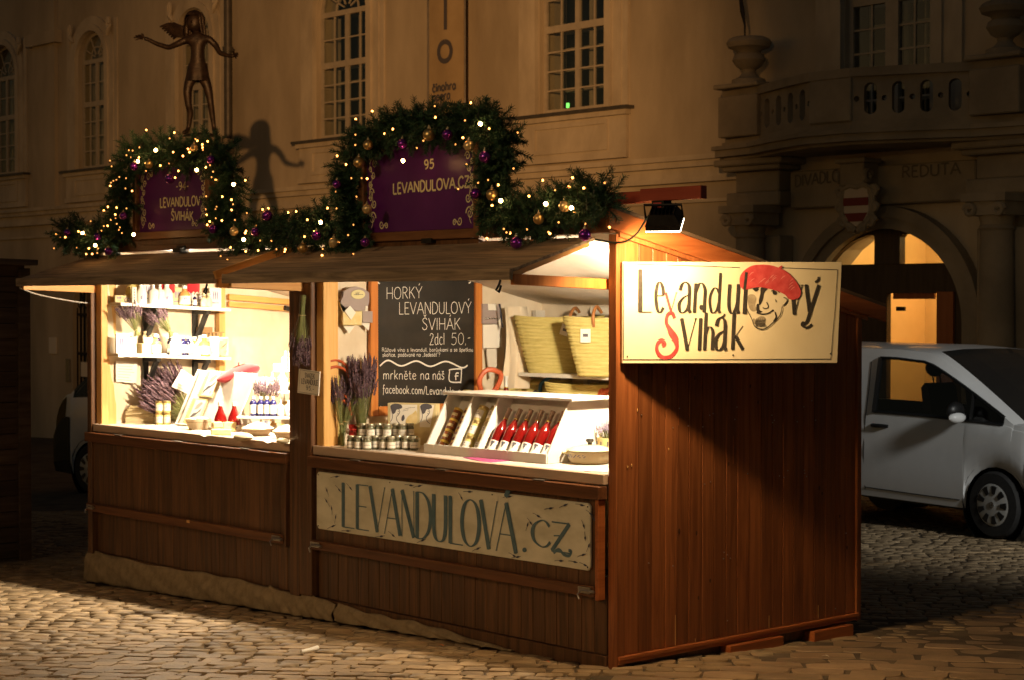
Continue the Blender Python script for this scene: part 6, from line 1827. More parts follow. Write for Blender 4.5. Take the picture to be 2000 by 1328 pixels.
for x0 in (0, 180):
    ink.poly(pp, [c2(x0 + q[0], q[1]) for q in ((442, 838), (470, 825), (505, 832), (512, 850), (495, 858), (478, 862), (470, 880), (455, 888), (448, 870))], True)
    for ln in (((492, 858), (498, 875), (490, 892), (478, 905)), ((478, 905), (482, 930), (500, 946)), ((455, 888), (452, 915), (442, 935)), ((486, 870), (492, 872)), ((484, 886), (491, 887))):
        ink.line(pp, [c2(x0 + a_, b_) for a_, b_ in ln], .004)
for ln in (((520, 860), (560, 850), (590, 848)), ((515, 870), (550, 862))): ink.line(pp, [c2(*q) for q in ln], .002)
ink.poly(pp, [c2(*q) for q in ((512, 900), (522, 893), (528, 912), (518, 930), (508, 925))], True)
ink.build('portrait_print', 'print_ink', bxp)
ink = Ink(nn, .0035); ink.poly(pp, [c2(*q) for q in ((535, 945), (545, 905), (575, 885), (598, 870), (600, 948))], True); ink.build('straw_print', 'soap', bxp)
rp = atd(692, 850, 12.72); rp.z = CT; t = thing('red_pot', 'red enamel pot half hidden behind the small jars', 'pot', rp)
MB().lathe([(0, 0), (.055, 0), (.062, .01), (.065, .13), (.068, .135), (.064, .136), (.058, .02), (0, .02)], 20, Matrix.Translation(rp)).build('bowl', 'red_pot', t, smooth=True)
MB().tube([rp + V((.066 * math.cos(a), .066 * math.sin(a), .10)) + V((.03, -.03, 0)) * math.sin((a - 4.9) * 3) for a in (4.9, 5.1, 5.3, 5.5, 5.7, 5.95)], .008, 6).build('handle', 'red_pot', t)
lf = onz(945, 897, CT + .002)
def flat(name, label, px, mt, z=CT, h_=.003, cat='leaflet', extra=None, group=None):
    P = [onz(a, b, z) for a, b in px]; c = sum(P, V()) / len(P)
    t = thing(name, label, cat, (c.x, c.y, z), group=group)
    MB().prism([(q.x, q.y) for q in P], z + .0006, z + h_).build('sheet', mt, t)
    if extra:
        ink = Ink((0, 0, 1), h_ + .0006); f = lambda x, y: onz(x, y, z)
        for ln in extra: ink.line(f, ln, .004, False)
        ink.build('print', 'print_ink', t)
flat('leaflet', 'magenta printed leaflet lying before the display box', ((905, 893), (955, 891), (1000, 899), (948, 903)), 'pink_print')
flat('leaflet', 'folded white leaflet on the counter by the corner post', ((1140, 920), (1165, 911), (1190, 913), (1192, 922)), 'paper', extra=[[(1163, 913), (1175, 919)], [(1155, 916), (1166, 920)]])
# ---- enamel casserole and lavender planter
cp_ = onz(1152, 904, CT); t = thing('casserole', 'cream enamel casserole with lid and black knob beside the corner post', 'casserole', cp_)
TC = Matrix.Translation(cp_)
MB().lathe([(0, 0), (.105, 0), (.122, .008), (.133, .03), (.134, .072), (.138, .076), (.132, .078)], 32, TC).build('pot', 'enamel', t, smooth=True)
lid = MB().lathe([(.142, .079), (.144, .083), (.138, .088), (.10, .104), (.05, .113), (0, .115)], 32, TC).build('lid', 'enamel', t, smooth=True)
MB().lathe([(.014, .115), (.013, .126), (.022, .132), (.026, .141), (.022, .150), (0, .153)], 14, TC).build('knob', 'knob', lid, smooth=True)
MB().lathe([(.1335, .060), (.1335, .063)], 32, TC).build('rim_line', 'print_brown', t, smooth=True)
fl_ = MB()
for k in range(9):
    a = R(185 + k * 14); 
    for j in range(3): fl_.ball(cp_ + V((.1335 * math.cos(a + j * .05), .1335 * math.sin(a + j * .05), .045 + .006 * ((k + j) % 3))), .0045, 6, (1, 1, .6))
fl_.build('flower_print', 'print_blue', t)
for s in (0.6, 3.74):
    MB().tube([cp_ + V((.13 * math.cos(s - .25), .13 * math.sin(s - .25), .062)), cp_ + V((.165 * math.cos(s - .15), .165 * math.sin(s - .15), .066)), cp_ + V((.165 * math.cos(s + .15), .165 * math.sin(s + .15), .066)), cp_ + V((.13 * math.cos(s + .25), .13 * math.sin(s + .25), .062))], .009, 8).build('handle', 'enamel', t, smooth=True)
pl0 = atd(1188, 880, 11.28); pl0.z = CT
pt_ = thing('lavender_planter', 'birch planter of pale lavender behind the casserole', 'planter', pl0)
MB().lathe([(0, 0), (.066, 0), (.072, .145), (.067, .145), (.06, .1), (0, .1)], 20, Matrix.Translation(pl0)).build('planter_pot', 'soap', pt_, smooth=True)
bk_ = MB()
for k in range(16):
    a = R(180 + k * 12); bk_.cbox(pl0 + V((.0722 * math.cos(a), .0722 * math.sin(a), .06 + .05 * ((k * 7) % 3) / 2)), (.006, .006, .03))
bk_.build('bark_marks', 'print_ink', pt_)
for k in range(3):
    o = lavender('lavender', 'x', pl0 + V((.02 * (k - 1), .01, .10)), pl0 + V((.07 * (k - 1), .02, .245)), .05, 34, pale=True, seed=20 + k, tie=0, head=.9)
    o.name = 'lavender_plant'; o['label'] = 'pale lavender sprigs, %s of three tufts in the birch planter' % ('left', 'middle', 'right')[k]; 

# ================================================================== chalkboard on the partition
XB = -2.905
cb = thing('chalkboard', 'orange framed chalkboard with white handwriting inside the right stall', 'chalkboard', (XB, .95, 1.26))
ya, yb_ = onx(721, 700, XB).y, onx(939, 700, XB).y; zb2 = onx(724, 812, XB).z; zt3 = 2.36
MB().box((XB - .012, ya + .02, zb2 + .02), (XB, yb_ - .02, zt3)).build('slate', 'chalkboard', cb)
fw_ = onx(735.5, 700, XB).y - ya
for (a0, a1, b0, b1) in ((ya, ya + fw_, zb2, zt3), (yb_ - fw_, yb_, zb2, zt3)):
    MB().box((XB - .014, a0, b0), (XB + .022, a1, b1)).build('frame_stile', 'wood_orange', cb, bevel=.004)
for (b0, b1) in ((zb2, zb2 + fw_), (zt3 - .03, zt3)):
    MB().box((XB - .013, ya + fw_ + .001, b0), (XB + .020, yb_ - fw_ - .001, b1)).build('frame_rail', 'wood_orange', cb, bevel=.004)
bpn = plane((XB, 0, 0), None, (1, 0, 0))
def c6(x, y): return (720 + x / 4.7435, 540 + y / 4.7429)
ink = Ink((1, 0, 0), .002)
def ch(txt, x0, y0, x1, y1, h_, th=.055, jit=.012):
    k_ = Ink((1, 0, 0), .002); a = c6(x0, y0); b = c6(x1, y1); k_.text(txt, bpn, a[0], a[1], b[0], b[1], h_ / 4.743, th, None, 0, jit); k_.build('chalk_writing', 'chalk', cb)
ch('HORKÝ', 162, 214, 492, 205, 108); ch('LEVANDULOVÝ', 278, 354, 948, 345, 108); ch('ŠVIHÁK', 495, 498, 848, 495, 108)
ch('2dcl', 562, 630, 702, 625, 98); ch('50', 762, 628, 880, 624, 98); ch(',-', 890, 624, 945, 612, 98)
ch('Růžové víno s levandulí, borůvkami a se špetkou', 122, 692, 966, 690, 36, .11, .03); ch('skořice, podávané na „šedesát“?', 126, 738, 660, 736, 36, .11, .03)
ch('mrkněte', 132, 948, 438, 948, 86, .07); ch('na', 476, 948, 560, 948, 86, .07); ch('náš', 590, 950, 700, 948, 86, .07)
ch('facebook.com/Levandulova', 128, 1075, 850, 1095, 74, .08)
ink.line(bpn, [c6(*q) for q in ((102, 824), (180, 772), (300, 824), (440, 778), (570, 828), (715, 782), (860, 840), (915, 818))], .011)
ink.build('chalk_drawing', 'chalk', cb); ink = Ink((1, 0, 0), .002)
ink.line(bpn, [c6(*q) for q in ((755, 858), (850, 852), (858, 870), (852, 965), (840, 975), (750, 965), (748, 880), (755, 858))], .009)
ink.line(bpn, [c6(*q) for q in ((832, 890), (808, 895), (806, 955))], .009); ink.line(bpn, [c6(795, 918), c6(830, 916)], .008, False)
ink.build('chalk_drawing', 'chalk', cb)
for q in (((80, 44), (88, 62), (102, 70)), ((925, 66), (940, 58), (945, 42), (958, 38)), ((88, 1225), (105, 1215), (112, 1195))):
    ink = Ink((1, 0, 0), .002); ink.line(bpn, [c6(*r_) for r_ in q], .009); ink.build('chalk_drawing', 'chalk', cb)

# ================================================================== baskets on the shelf of the right stall
shf = thing('basket_shelf', 'pale shelf board carrying two straw baskets in the right stall', 'shelf', (-1.6, 1.9, 1.53))
YS = 1.72
zs_ = ony(1120, 731, YS).z
MB().box((ony(1012, 725, YS).x, YS, zs_ - .028), (-.10, HB - .08, zs_)).build('board', 'white_paint', shf, bevel=.003)
for x in (-2.3, -.3): MB().box((x - .02, HB - .2, zs_ - .12), (x + .02, HB - .07, zs_ - .029)).build('bracket', 'white_paint', shf)
def basket(label, c, w_top, w_bot, h_, d_top, d_bot, rz, tilt=0, handles=()):
    t = thing('straw_basket', label, 'basket', c, rot=Matrix.Rotation(rz, 3, 'Z') @ Matrix.Rotation(tilt, 3, 'X'))
    n, rows = 44, 30
    def fn(u, v):
        a = 2 * math.pi * u; w_ = (w_bot + (w_top - w_bot) * v) / 2; d_ = (d_bot + (d_top - d_bot) * v) / 2
        ca_, sa_ = math.cos(a), math.sin(a)
        k = 1 + .016 * math.sin(v * rows * math.pi) + .006 * math.sin(u * n * math.pi)
        return (w_ * math.copysign(abs(ca_) ** .6, ca_) * k, d_ * math.copysign(abs(sa_) ** .6, sa_) * k, h_ * v + .008 * math.sin(a * 2 + 1) * v)
    m_ = MB(); m_.sheet(fn, 88, 60)
    m_.add([fn(k / 88, 0) for k in range(88)], [tuple(range(88))])
    o = m_.build('woven_body', 'straw', t, smooth=True, local=True)
    sd = o.modifiers.new('thick', 'SOLIDIFY'); sd.thickness = .008; sd.offset = -1
    rm = MB().tube([fn(k / 60, 1.0) for k in range(61)], .009, 6); rm.build('rim', 'straw', t, smooth=True, local=True)
    for (mt, pts, r_) in handles:
        MB().tube(catmull(pts, 8), r_, 8).build('handle', mt, t, smooth=True, local=True)
    return t
def tagcard(t, p, s=.03, rz=0.0, tilt=0.0):
    T = Matrix.Translation(V(p)) @ Matrix.Rotation(tilt, 4, 'Y')
    o = MB().box((-s, -.002, -s * 1.25), (s, 0, s * 1.25), T).build('price_tag', 'paper', t, local=True)
    MB().box((-s * .5, -.003, -s * .3), (s * .5, -.0022, s * .3), T).build('tag_print', 'print_ink', o, local=True)
rzb = R(35)
c = ony(1092, 716, YS + .17); c.z = zs_ + .002
b1 = basket('straw basket with tan handle, left of the two on the shelf', c, .66, .44, .40, .22, .16, rzb, 0, [('leather', [(.10, -.10, .36), (.11, -.13, .42), (.13, -.06, .47), (.14, .05, .44)], .012)])
tagcard(b1, (.07, -.125, .31), .033, 0, .3)
c = ony(1192, 718, YS + .06); c.z = zs_ + .002
b2 = basket('straw basket on the shelf, partly hidden by the corner post', c, .66, .44, .40, .22, .16, rzb, 0, [('leather', [(-.10, -.11, .34), (-.10, -.13, .42), (-.09, -.05, .48), (-.07, .03, .44)], .012)])
tagcard(b2, (-.155, -.125, .28), .036)
# lower table with more baskets
tb = thing('back_table', 'low table behind the display box carrying straw baskets', 'table', (-1.6, 1.95, 0))
MB().box((-2.85, 1.78, 1.12), (-.10, HB - .07, 1.16)).build('tabletop', 'wood_pine', tb)
for x in (-2.7, -.3): MB().box((x, 1.9, .06), (x + .05, 1.95, 1.12)).build('leg', 'wood_pine', tb)
c = ony(1038, 760, 1.98); c.z = 1.182
b3 = basket('lower straw basket with blue rope handle under the shelf', c, .62, .46, c.z and .30, .20, .16, R(30), 0, [('leather_blue', [(.10, -.10, .20), (.12, -.13, .28), (.22, -.10, .34), (.32, -.04, .33)], .014), ('leather_dark', [(.04, -.11, .16), (.07, -.13, .22), (.11, -.12, .16), (.07, -.13, .12), (.04, -.11, .16)], .010), ('leather_dark', [(.10, .06, .30), (.2, .05, .37), (.3, .05, .36)], .014)])
c = ony(1150, 768, 1.95); c.z = 1.162
b4 = basket('lower straw basket with red leather handle under the shelf', c, .64, .46, .31, .22, .17, R(33), 0, [('leather_red', [(.13, -.11, .24), (.16, -.14, .27), (.3, -.12, .30), (.42, -.06, .32)], .017), ('leather_red', [(.10, -.115, .24), (.13, -.14, .28), (.16, -.12, .24), (.13, -.14, .19), (.10, -.115, .24)], .010), ('leather_red', [(.13, -.13, .24), (.145, -.14, .14), (.15, -.13, .06)], .008)])
tagcard(b4, (-.02, -.125, .20), .034, 0, .15)
# basket with red looped handle near the chalkboard's right edge
c = V((-2.66, 1.50, 1.05)); 
p_ = onx(955, 752, -2.62); b5 = basket('straw basket with twisted red handle right of the chalkboard', V((-2.64, p_.y + .05, CT)), .42, .34, .34, .18, .15, R(70), 0, [('leather_red', [(-.10, -.085, .30), (-.14, -.10, .42), (-.08, -.11, .50), (.02, -.11, .47), (.0, -.10, .38), (-.06, -.09, .31)], .019)])
# orange hoop handles on the partition by the post: two hanging baskets
for (lb, z_, mt) in (('straw bag with orange hoop handles hung high on the partition', 1.60, 'leather_red'), ('straw bag with orange hoop handles hung low on the partition', 1.38, 'leather_red')):
    hz_ = z_; yy = onx(672, 700, -2.86).y
    t = thing('hoop_bag', lb, 'bag', (-2.87, yy - .06, hz_ - .28))
    MB().sheet(lambda u, v: (-2.885 + .02 * math.sin(math.pi * u), yy - .24 + .22 * u, hz_ - .28 + .24 * v), 8, 6).build('straw_body', 'straw', t, smooth=True)
    for k in range(2):
        MB().tube([(-2.86 + .012 * k, yy - .08 + .13 * math.cos(a), hz_ - .05 - .045 * k + .12 * math.sin(a)) for a in [math.pi * i / 12 for i in range(13)]], .010, 8).build('hoop_handle', mt, t, smooth=True)

# ---- grey letter rack with oval plate on the partition, bunting, linen drapes
XP = -2.89
lr = thing('letter_rack', 'grey wooden letter rack with cream oval plate by the chalkboard', 'letter rack', (XP, .3, 1.8))
xp = plane((XP, 0, 0), None, (1, 0, 0))
def c3(x, y): return (540 + x / 3.905, 560 + y / 3.905)
def slab_px(poly, x0, x1, nm, mt, par, bev=.002):
    P = [onx(*c3(*q), XP) for q in poly]
    TX = Matrix(((0, 0, 1, 0), (1, 0, 0, 0), (0, 1, 0, 0), (0, 0, 0, 1)))
    return MB().prism([(q.y, q.z) for q in P], x0, x1, TX).build(nm, mt, par, bevel=bev)
slab_px(((470, 188), (472, 110), (488, 80), (492, 40), (540, 12), (590, 2), (640, 14), (688, 48), (690, 88), (688, 120), (672, 186)), XP, XP + .03, 'backboard', 'letterbox_grey', lr)
slab_px([(600 + 54 * math.cos(a * .31416), 62 + 36 * math.sin(a * .31416)) for a in range(20)], XP + .031, XP + .036, 'oval_plate', 'oval_cream', lr)
ink = Ink((1, 0, 0), .0385)
for ln in (((565, 64), (635, 62)), ((578, 50), (582, 66), (590, 48), (596, 66), (604, 44))): ink.line(xp, [c3(*q) for q in ln], .003, False)
ink.build('plate_print', 'print_ink', lr)
slab_px(((442, 112), (470, 190), (470, 298), (620, 298), (622, 190), (470, 188)), XP - .01, XP + .05, 'pocket', 'book_cream', lr)
slab_px(((470, 195), (472, 292), (612, 294), (606, 195)), XP + .051, XP + .056, 'pocket_front', 'soap', lr)
slab_px(((630, 190), (632, 276), (708, 278), (708, 190)), XP, XP + .04, 'pocket', 'letterbox_grey', lr)
slab_px(((478, 190), (520, 148), (564, 200), (528, 256)), XP + .060, XP + .063, 'hang_tag', 'paper', lr, 0)
slab_px(((655, 150), (672, 150), (670, 204), (652, 202)), XP + .034, XP + .037, 'hang_tag', 'paper', lr, 0)
bn = thing('paper_bunting', 'pale paper bunting triangles below the letter rack', 'bunting', (XP, .3, 1.7))
for poly in (((505, 302), (595, 302), (550, 362)), ((636, 278), (708, 280), (700, 338))): slab_px(poly, XP + .004, XP + .006, 'flag', 'paper', bn, 0)
# grey rack right of the chalkboard, linen bag hanging
hg = thing('hook_rack', 'grey hook rail with pale linen pieces right of the chalkboard', 'hook rack', (XP, 1.6, 1.9))
def c8(x, y): return (930 + x / 5.532, 540 + y / 5.533)
def slab8(poly, x0, x1, nm, mt, par):
    P = [onx(*c8(*q), XP) for q in poly]; TX = Matrix(((0, 0, 1, 0), (1, 0, 0, 0), (0, 1, 0, 0), (0, 0, 0, 1)))
    return MB().prism([(q.y, q.z) for q in P], x0, x1, TX).build(nm, mt, par)
slab8(((50, 300), (250, 300), (250, 515), (50, 515)), XP, XP + .02, 'rail', 'letterbox_grey', hg)
for k in range(6): MB().ball(onx(*c8(70 + k * 28, 458), XP) + V((.025, 0, 0)), .008, 8).build('hook', 'steel', hg)
slab8(((105, 300), (200, 305), (195, 370), (108, 370)), XP + .021, XP + .028, 'tag', 'paper', hg)
slab8(((55, 525), (250, 520), (262, 760), (60, 770)), XP + .012, XP + .02, 'note_paper', 'paper', hg)
slab8(((200, 490), (240, 450), (275, 540), (230, 570)), XP + .03, XP + .034, 'tag', 'paper', hg)
slab8(((85, 775), (190, 770), (195, 960), (120, 1100), (95, 900)), XP + .02, XP + .03, 'linen_pouch', 'linen_grey', hg)
lb_ = thing('linen_drape', 'pale linen bag hanging in the corner left of the baskets', 'linen bag', (-2.7, 1.85, 1.4))
def drape(u, v):
    a = onx(*c8(285 + 300 * u, 330), -2.78); b = onx(*c8(260 + 320 * u, 1205), -2.74)
    p = V(b).lerp(V(a), v); return p + V((.025 * math.sin(u * 9 + v * 2) + .03 * math.sin(math.pi * v), .012 * math.sin(u * 17), 0))
MB().sheet(drape, 30, 14).build('cloth', 'linen', lb_, smooth=True)
MB().tube([onx(*c8(248, 305), -2.80), onx(*c8(262, 350), -2.78), onx(*c8(285, 560), -2.77)], .006, 6).build('strap', 'leather_dark', lb_)
MB().box((-2.88, onx(1040, 575, -2.88).y, 1.9), (-2.84, HB - .1, 2.0)).build('curtain_roll', 'linen_grey', stall_r)
cl_ = MB(); cl_.tube([(-2.3, HB - .12, 2.0 + .01 * math.sin(0)), (-1.6, HB - .12, 1.985), (-.2, HB - .12, 1.99)], .035, 10); cl_.build('curtain_roll', 'linen_grey', stall_r, smooth=True)

# ================================================================== left stall: shelves on the end wall
CT = 1.0825                                              # the left counter stands a little higher
def shz(base, y): return base - .05 * (y - .1)
XS = -5.62
ys0, ys1 = .095, onx(452, 697, XS).y
z_low = onx(224, 690, XS).z; z_top = onx(224, 592, XS).z
def wshelf(label, zb):
    t = thing('wall_shelf', label, 'shelf', (-5.7, (ys0 + ys1) / 2, zb - .1))
    a = V((-5.74, ys0 - .03, shz(zb, ys0 - .03) - .013)); b = V((-5.74, ys1, shz(zb, ys1) - .013))
    MB().bar(a, b, .235, .026).build('board', 'white_paint', t, bevel=.003)
    for px in (285, 382):
        yb = onx(px, 640, -5.84).y; zz = shz(zb, yb) - .027
        br = MB().box((-5.862, yb - .022, zz - .30), (-5.835, yb + .022, zz)).box((-5.862, yb - .022, zz - .03), (-5.64, yb + .022, zz - .001)); br.bar((-5.845, yb, zz - .27), (-5.67, yb, zz - .02), .04, .03)
        br.build('bracket', 'iron', t, bevel=.002)
    return t
wshelf('upper white wall shelf crowded with bottles in the left stall', z_top)
wshelf('lower white wall shelf with bottles and cartons in the left stall', z_low)
MB().box((-5.865, ys1 + .0, 1.05), (-5.80, ys1 + .06, 2.3)).build('shelf_post', 'wood_pine', stall_l, bevel=.003)
bm_ = MB(); a = onx(446, 583, -5.82); b = onx(578, 594, -5.82)
bm_.bar(a + V((0, 0, .01)), b + V((0, 0, .01)), .03, .05); bm_.bar(a + V((0, 0, -.05)), b + V((0, 0, -.05)), .03, .045)
bm_.build('curtain_rail', 'wood_pine_y', stall_l, bevel=.003)
MB().tube([onx(556, 602, -5.78), onx(578, 607, -5.78)], .022, 10).build('door_stop', 'iron', stall_l, smooth=True)
# notices on the wall
def wallpaper(name, label, poly, mt, x, rows=6, cat='notice'):
    P = [onx(*q, x) for q in poly]; TX = Matrix(((0, 0, 1, 0), (1, 0, 0, 0), (0, 1, 0, 0), (0, 0, 0, 1)))
    c = sum(P, V()) / len(P); t = thing(name, label, cat, c)
    MB().prism([(q.y, q.z) for q in P], x, x + .003, TX).build('sheet', mt, t)
    ink = Ink((1, 0, 0), .0045); f = plane((x, 0, 0), None, (1, 0, 0))
    for k in range(rows):
        v = (k + .8) / (rows + .6)
        q0 = V(poly[0]).lerp(V(poly[3]), v); q1 = V(poly[1]).lerp(V(poly[2]), v)
        ink.line(f, [tuple(q0.lerp(q1, .1)), tuple(q0.lerp(q1, random.uniform(.6, .9)))], .004, False)
    if rows: ink.build('print', 'print_grey', t)
    return t
wallpaper('paper_notice', 'white printed notice on the wall under the lower shelf', ((226, 704), (268, 706), (266, 748), (226, 744)), 'paper', -5.835, 7)
wallpaper('price_card', 'pinkish handwritten card leaning before the lavender in the left stall', ((355, 720), (382, 737), (366, 768), (335, 754)), 'paper_pink', -5.50, 6, 'card')

# bottle and carton prototypes for the shelves
def bot(kind, name, label, p, rz=0.0, s=1.0):
    t = thing(name, label, 'bottle', p, rz)
    if kind == 'amber':
        MB().lathe([(0, 0), (.042, 0), (.046, .006), (.046, .085), (.036, .105), (.018, .118), (.018, .135)], 18).build('glass', 'amber_glass', t, smooth=True, local=True)
        MB().lathe([(.020, .135), (.020, .160), (0, .162)], 12).build('stopper', 'cap_white', t, smooth=True, local=True)
        MB().lathe([(.0464, .015), (.0464, .08)], 12, None, R(-80), R(80)).build('paper_label', 'paper', t, smooth=True, local=True)
        MB().lathe([(.0467, .04), (.0467, .065)], 4, None, R(-16), R(-6)).lathe([(.0467, .04), (.0467, .068)], 4, None, R(-3), R(4)).lathe([(.0467, .04), (.0467, .065)], 4, None, R(7), R(16)).build('label_print', 'print_blue', t, local=True)
    elif kind == 'cobalt':
        MB().lathe([(0, 0), (.027, 0), (.030, .005), (.030, .105), (.022, .122), (.013, .128), (.013, .138)], 16).build('glass', 'cobalt', t, smooth=True, local=True)
        MB().lathe([(.015, .136), (.015, .156), (0, .157)], 12).build('cap', 'cap_white', t, smooth=True, local=True)
        MB().lathe([(.0304, .022), (.0304, .092)], 12, None, R(-85), R(85)).build('paper_label', 'paper', t, smooth=True, local=True)
    elif kind == 'white':
        MB().lathe([(0, 0), (.048, 0), (.052, .006), (.052, .09), (.042, .115), (.022, .135), (.018, .15)], 18).build('body', 'paper', t, smooth=True, local=True)
        MB().lathe([(.02, .148), (.02, .172), (0, .174)], 12).build('cap', 'cap_white', t, smooth=True, local=True)
        MB().lathe([(.0525, .04), (.0525, .07)], 4, None, R(-14), R(-5)).lathe([(.0525, .04), (.0525, .075)], 4, None, R(-3), R(4)).build('label_print', 'print_blue', t, local=True)
    elif kind == 'pump':
        MB().lathe([(0, 0), (.034, 0), (.038, .006), (.038, .10), (.028, .115), (.014, .12), (.012, .145)], 16).build('body', 'cap_white', t, smooth=True, local=True)
        MB().tube([(0, 0, .145), (0, 0, .165), (.03, 0, .167)], [.012, .010, .006], 8).build('pump_head', 'cap_white', t, smooth=True, local=True)
        MB().lathe([(.0384, .02), (.0384, .085)], 12, None, R(-80), R(80)).build('paper_label', 'paper', t, smooth=True, local=True)
    t.scale = (s, s, s)
    return t
def carton(label, p, w_, d_, h_, rz, bars=False, name='carton', mt='paper', cat='carton'):
    t = thing(name, label, cat, p, rz)
    MB().box((-d_ / 2, -w_ / 2, 0), (d_ / 2, w_ / 2, h_)).build('box', mt, t, bevel=.002, local=True)
    if bars:
        m_ = MB()
        for k in range(5): m_.box((d_ / 2, -w_ * .12, h_ * (.12 + .17 * k)), (d_ / 2 + .001, w_ * .12, h_ * (.20 + .17 * k)))
        m_.build('print', 'print_ink', t, local=True)
    else:
        m_ = MB()
        for k in (-1, 0, 1):
            m_.prism([(k * w_ * .16 - w_ * .03, h_ * .42), (k * w_ * .16 + w_ * .03, h_ * .42), (k * w_ * .16 + w_ * .05, h_ * .72), (k * w_ * .16, h_ * .82), (k * w_ * .16 - w_ * .05, h_ * .72)], d_ / 2, d_ / 2 + .001, Matrix(((0, 0, 1, 0), (1, 0, 0, 0), (0, 1, 0, 0), (0, 0, 0, 1))))
        m_.box((d_ / 2, -w_ * .3, h_ * .22), (d_ / 2 + .001, w_ * .3, h_ * .27))
        m_.build('print', 'print_blue', t, local=True)
    return t
def on_shelf(px, zb, x=-5.60):
    x -= .085; y = max(onx(px, 690, x).y, .10); return V((x, y, shz(zb, y) + .001))
# lower shelf, front row left to right
fz = R(-20)
for (px, kind, lb, s) in ((304, 'amber', 'amber stoppered bottle between cartons on the lower shelf', 1.0), (343, 'white', 'white shouldered bottle on the lower shelf next to a cobalt bottle', 1.0), (391, 'white', 'white shouldered bottle in the middle right of the lower shelf', .95), (399, 'amber', 'amber oil bottle with white label near the right of the lower shelf', 1.08)):
    bot(kind, 'oil_bottle' if kind == 'amber' else 'lotion_bottle', lb, on_shelf(px, z_low, -5.58 if px != 391 else -5.68), fz, s)
for i, (px, x) in enumerate(((307, -5.58), (328, -5.68), (337, -5.70), (348, -5.72), (347, -5.585), (356, -5.58))):
    bot('cobalt', 'cobalt_bottle', ('cobalt blue bottle left of the white shouldered bottle', 'cobalt blue bottle, leftmost of the back row on the lower shelf', 'cobalt blue bottle, second of the back row on the lower shelf', 'cobalt blue bottle, third of the back row on the lower shelf', 'cobalt blue bottle, left one of the front pair on the lower shelf', 'cobalt blue bottle, right one of the front pair on the lower shelf')[i], on_shelf((307, 333, 341, 367, 349, 358)[i], z_low, x), fz, .98)
# move the first amber left of the cartons' gap
for (px, w_, h_, bars, lb) in ((239, .11, .15, 0, 'white lavender printed carton at the left end of the lower shelf'), (254, .03, .125, 1, 'narrow barred carton on the lower shelf, left of two'), (262, .03, .125, 1, 'narrow barred carton on the lower shelf, right of two'), (289, .075, .125, 0, 'small lavender printed carton right of the amber bottle'), (337, .05, .05, 0, 'tiny white price carton before the cobalt bottles'), (384, .06, .055, 0, 'tiny white carton before the amber oil bottle'), (418, .075, .16, 0, 'tall plain white carton near the right end of the lower shelf')):
    carton(lb, on_shelf(px, z_low, -5.56 if h_ < .1 else -5.60), w_, .04, h_, fz, bars)
cv = wallpaper('greeting_card', 'card with a bird drawing at the right end of the lower shelf', ((429, 664), (445, 662), (441, 692), (427, 692)), 'soap', -5.66, 0, 'card')
ink = Ink((1, 0, 0), .005); f = plane((-5.66, 0, 0), None, (1, 0, 0)); ink.line(f, [(430, 680), (437, 674), (443, 668)], .012, taper=True); ink.poly(f, [(440, 686), (441.5, 682), (442.5, 686)]); ink.build('print', 'print_ink', cv)
# price strip on the shelf edge
for i, px in enumerate((237, 259, 273, 290, 305, 319)):
    p = onx(px, 693, XS + .001); MB().cbox(p, (.003, .055, .028)).build('price_strip', 'paper', None)
for i, o in enumerate([o for o in bpy.data.objects if o.name.startswith('price_strip')]):
    tag(o, 'paper price tag on the lower shelf edge, %s from the left' % ORD[i], 'price tag', 'price tags on the lower shelf')
# upper shelf
for (px, kind, lb, s) in ((361, 'amber', 'amber stoppered bottle on the upper shelf', 1.05), (381, 'cobalt', 'small dark bottle on the upper shelf between sachets', .62), (276, 'white', 'white bottle near the left end of the upper shelf', .9), (300, 'pump', 'white pump bottle on the upper shelf, left of two', 1.05), (313, 'pump', 'white pump bottle on the upper shelf, right of two', 1.05), (326, 'white', 'white lotion bottle in the middle of the upper shelf', 1.0)):
    bot(kind, {'amber': 'oil_bottle', 'cobalt': 'dark_bottle', 'white': 'lotion_bottle', 'pump': 'pump_bottle'}[kind], lb, on_shelf(px, z_top, -5.58), fz, s)
for (px, w_, h_, bars, lb, mt) in ((229, .07, .06, 0, 'cream soap carton at the left end of the upper shelf', 'book_cream'), (247, .07, .06, 0, 'second cream soap carton on the upper shelf', 'book_cream'), (262, .035, .13, 1, 'narrow barred carton standing at the edge of the upper shelf', 'paper'), (289, .08, .19, 0, 'tall white carton on the upper shelf', 'paper'), (345, .09, .15, 0, 'cream carton beside the amber bottle on the upper shelf', 'book_cream'), (420, .10, .17, 0, 'white carton at the right end of the upper shelf', 'paper')):
    carton(lb, on_shelf(px, z_top, -5.55 if px == 262 else -5.63), w_, .045, h_, fz, bars, mt=mt)
t = thing('straw_hat_bag', 'round straw pouch hanging above the left end of the upper shelf', 'pouch', on_shelf(266, z_top, -5.78))
p = onx(266, 572, -5.74); MB().ball(p, .085, 16, (.5, 1.1, 1.0)).build('pouch_body', 'straw', t, smooth=True); MB().tube([p + V((0, 0, .08)), p + V((-.05, 0, .2))], .004, 5).build('string', 'raffia', t)
for i, (px, lb) in enumerate(((399, 'cloth lavender sachet on the upper shelf, left of two'), (408, 'cloth lavender sachet on the upper shelf, right of two'))):
    q = on_shelf(px, z_top, -5.56); t = thing('lavender_sachet', lb, 'sachet', q)
    MB().lathe([(0, 0), (.028, .004), (.034, .03), (.028, .065), (.010, .085), (.008, .09), (.022, .115), (.02, .118)], 14, Matrix.Translation(q), sx=.7).build('cloth', 'cloth_sack', t, smooth=True)
    MB().tube([q + V((.009 * math.cos(a), .012 * math.sin(a), .087)) for a in [k * .6 for k in range(12)]], .003, 5).build('ribbon', 'raffia', t)
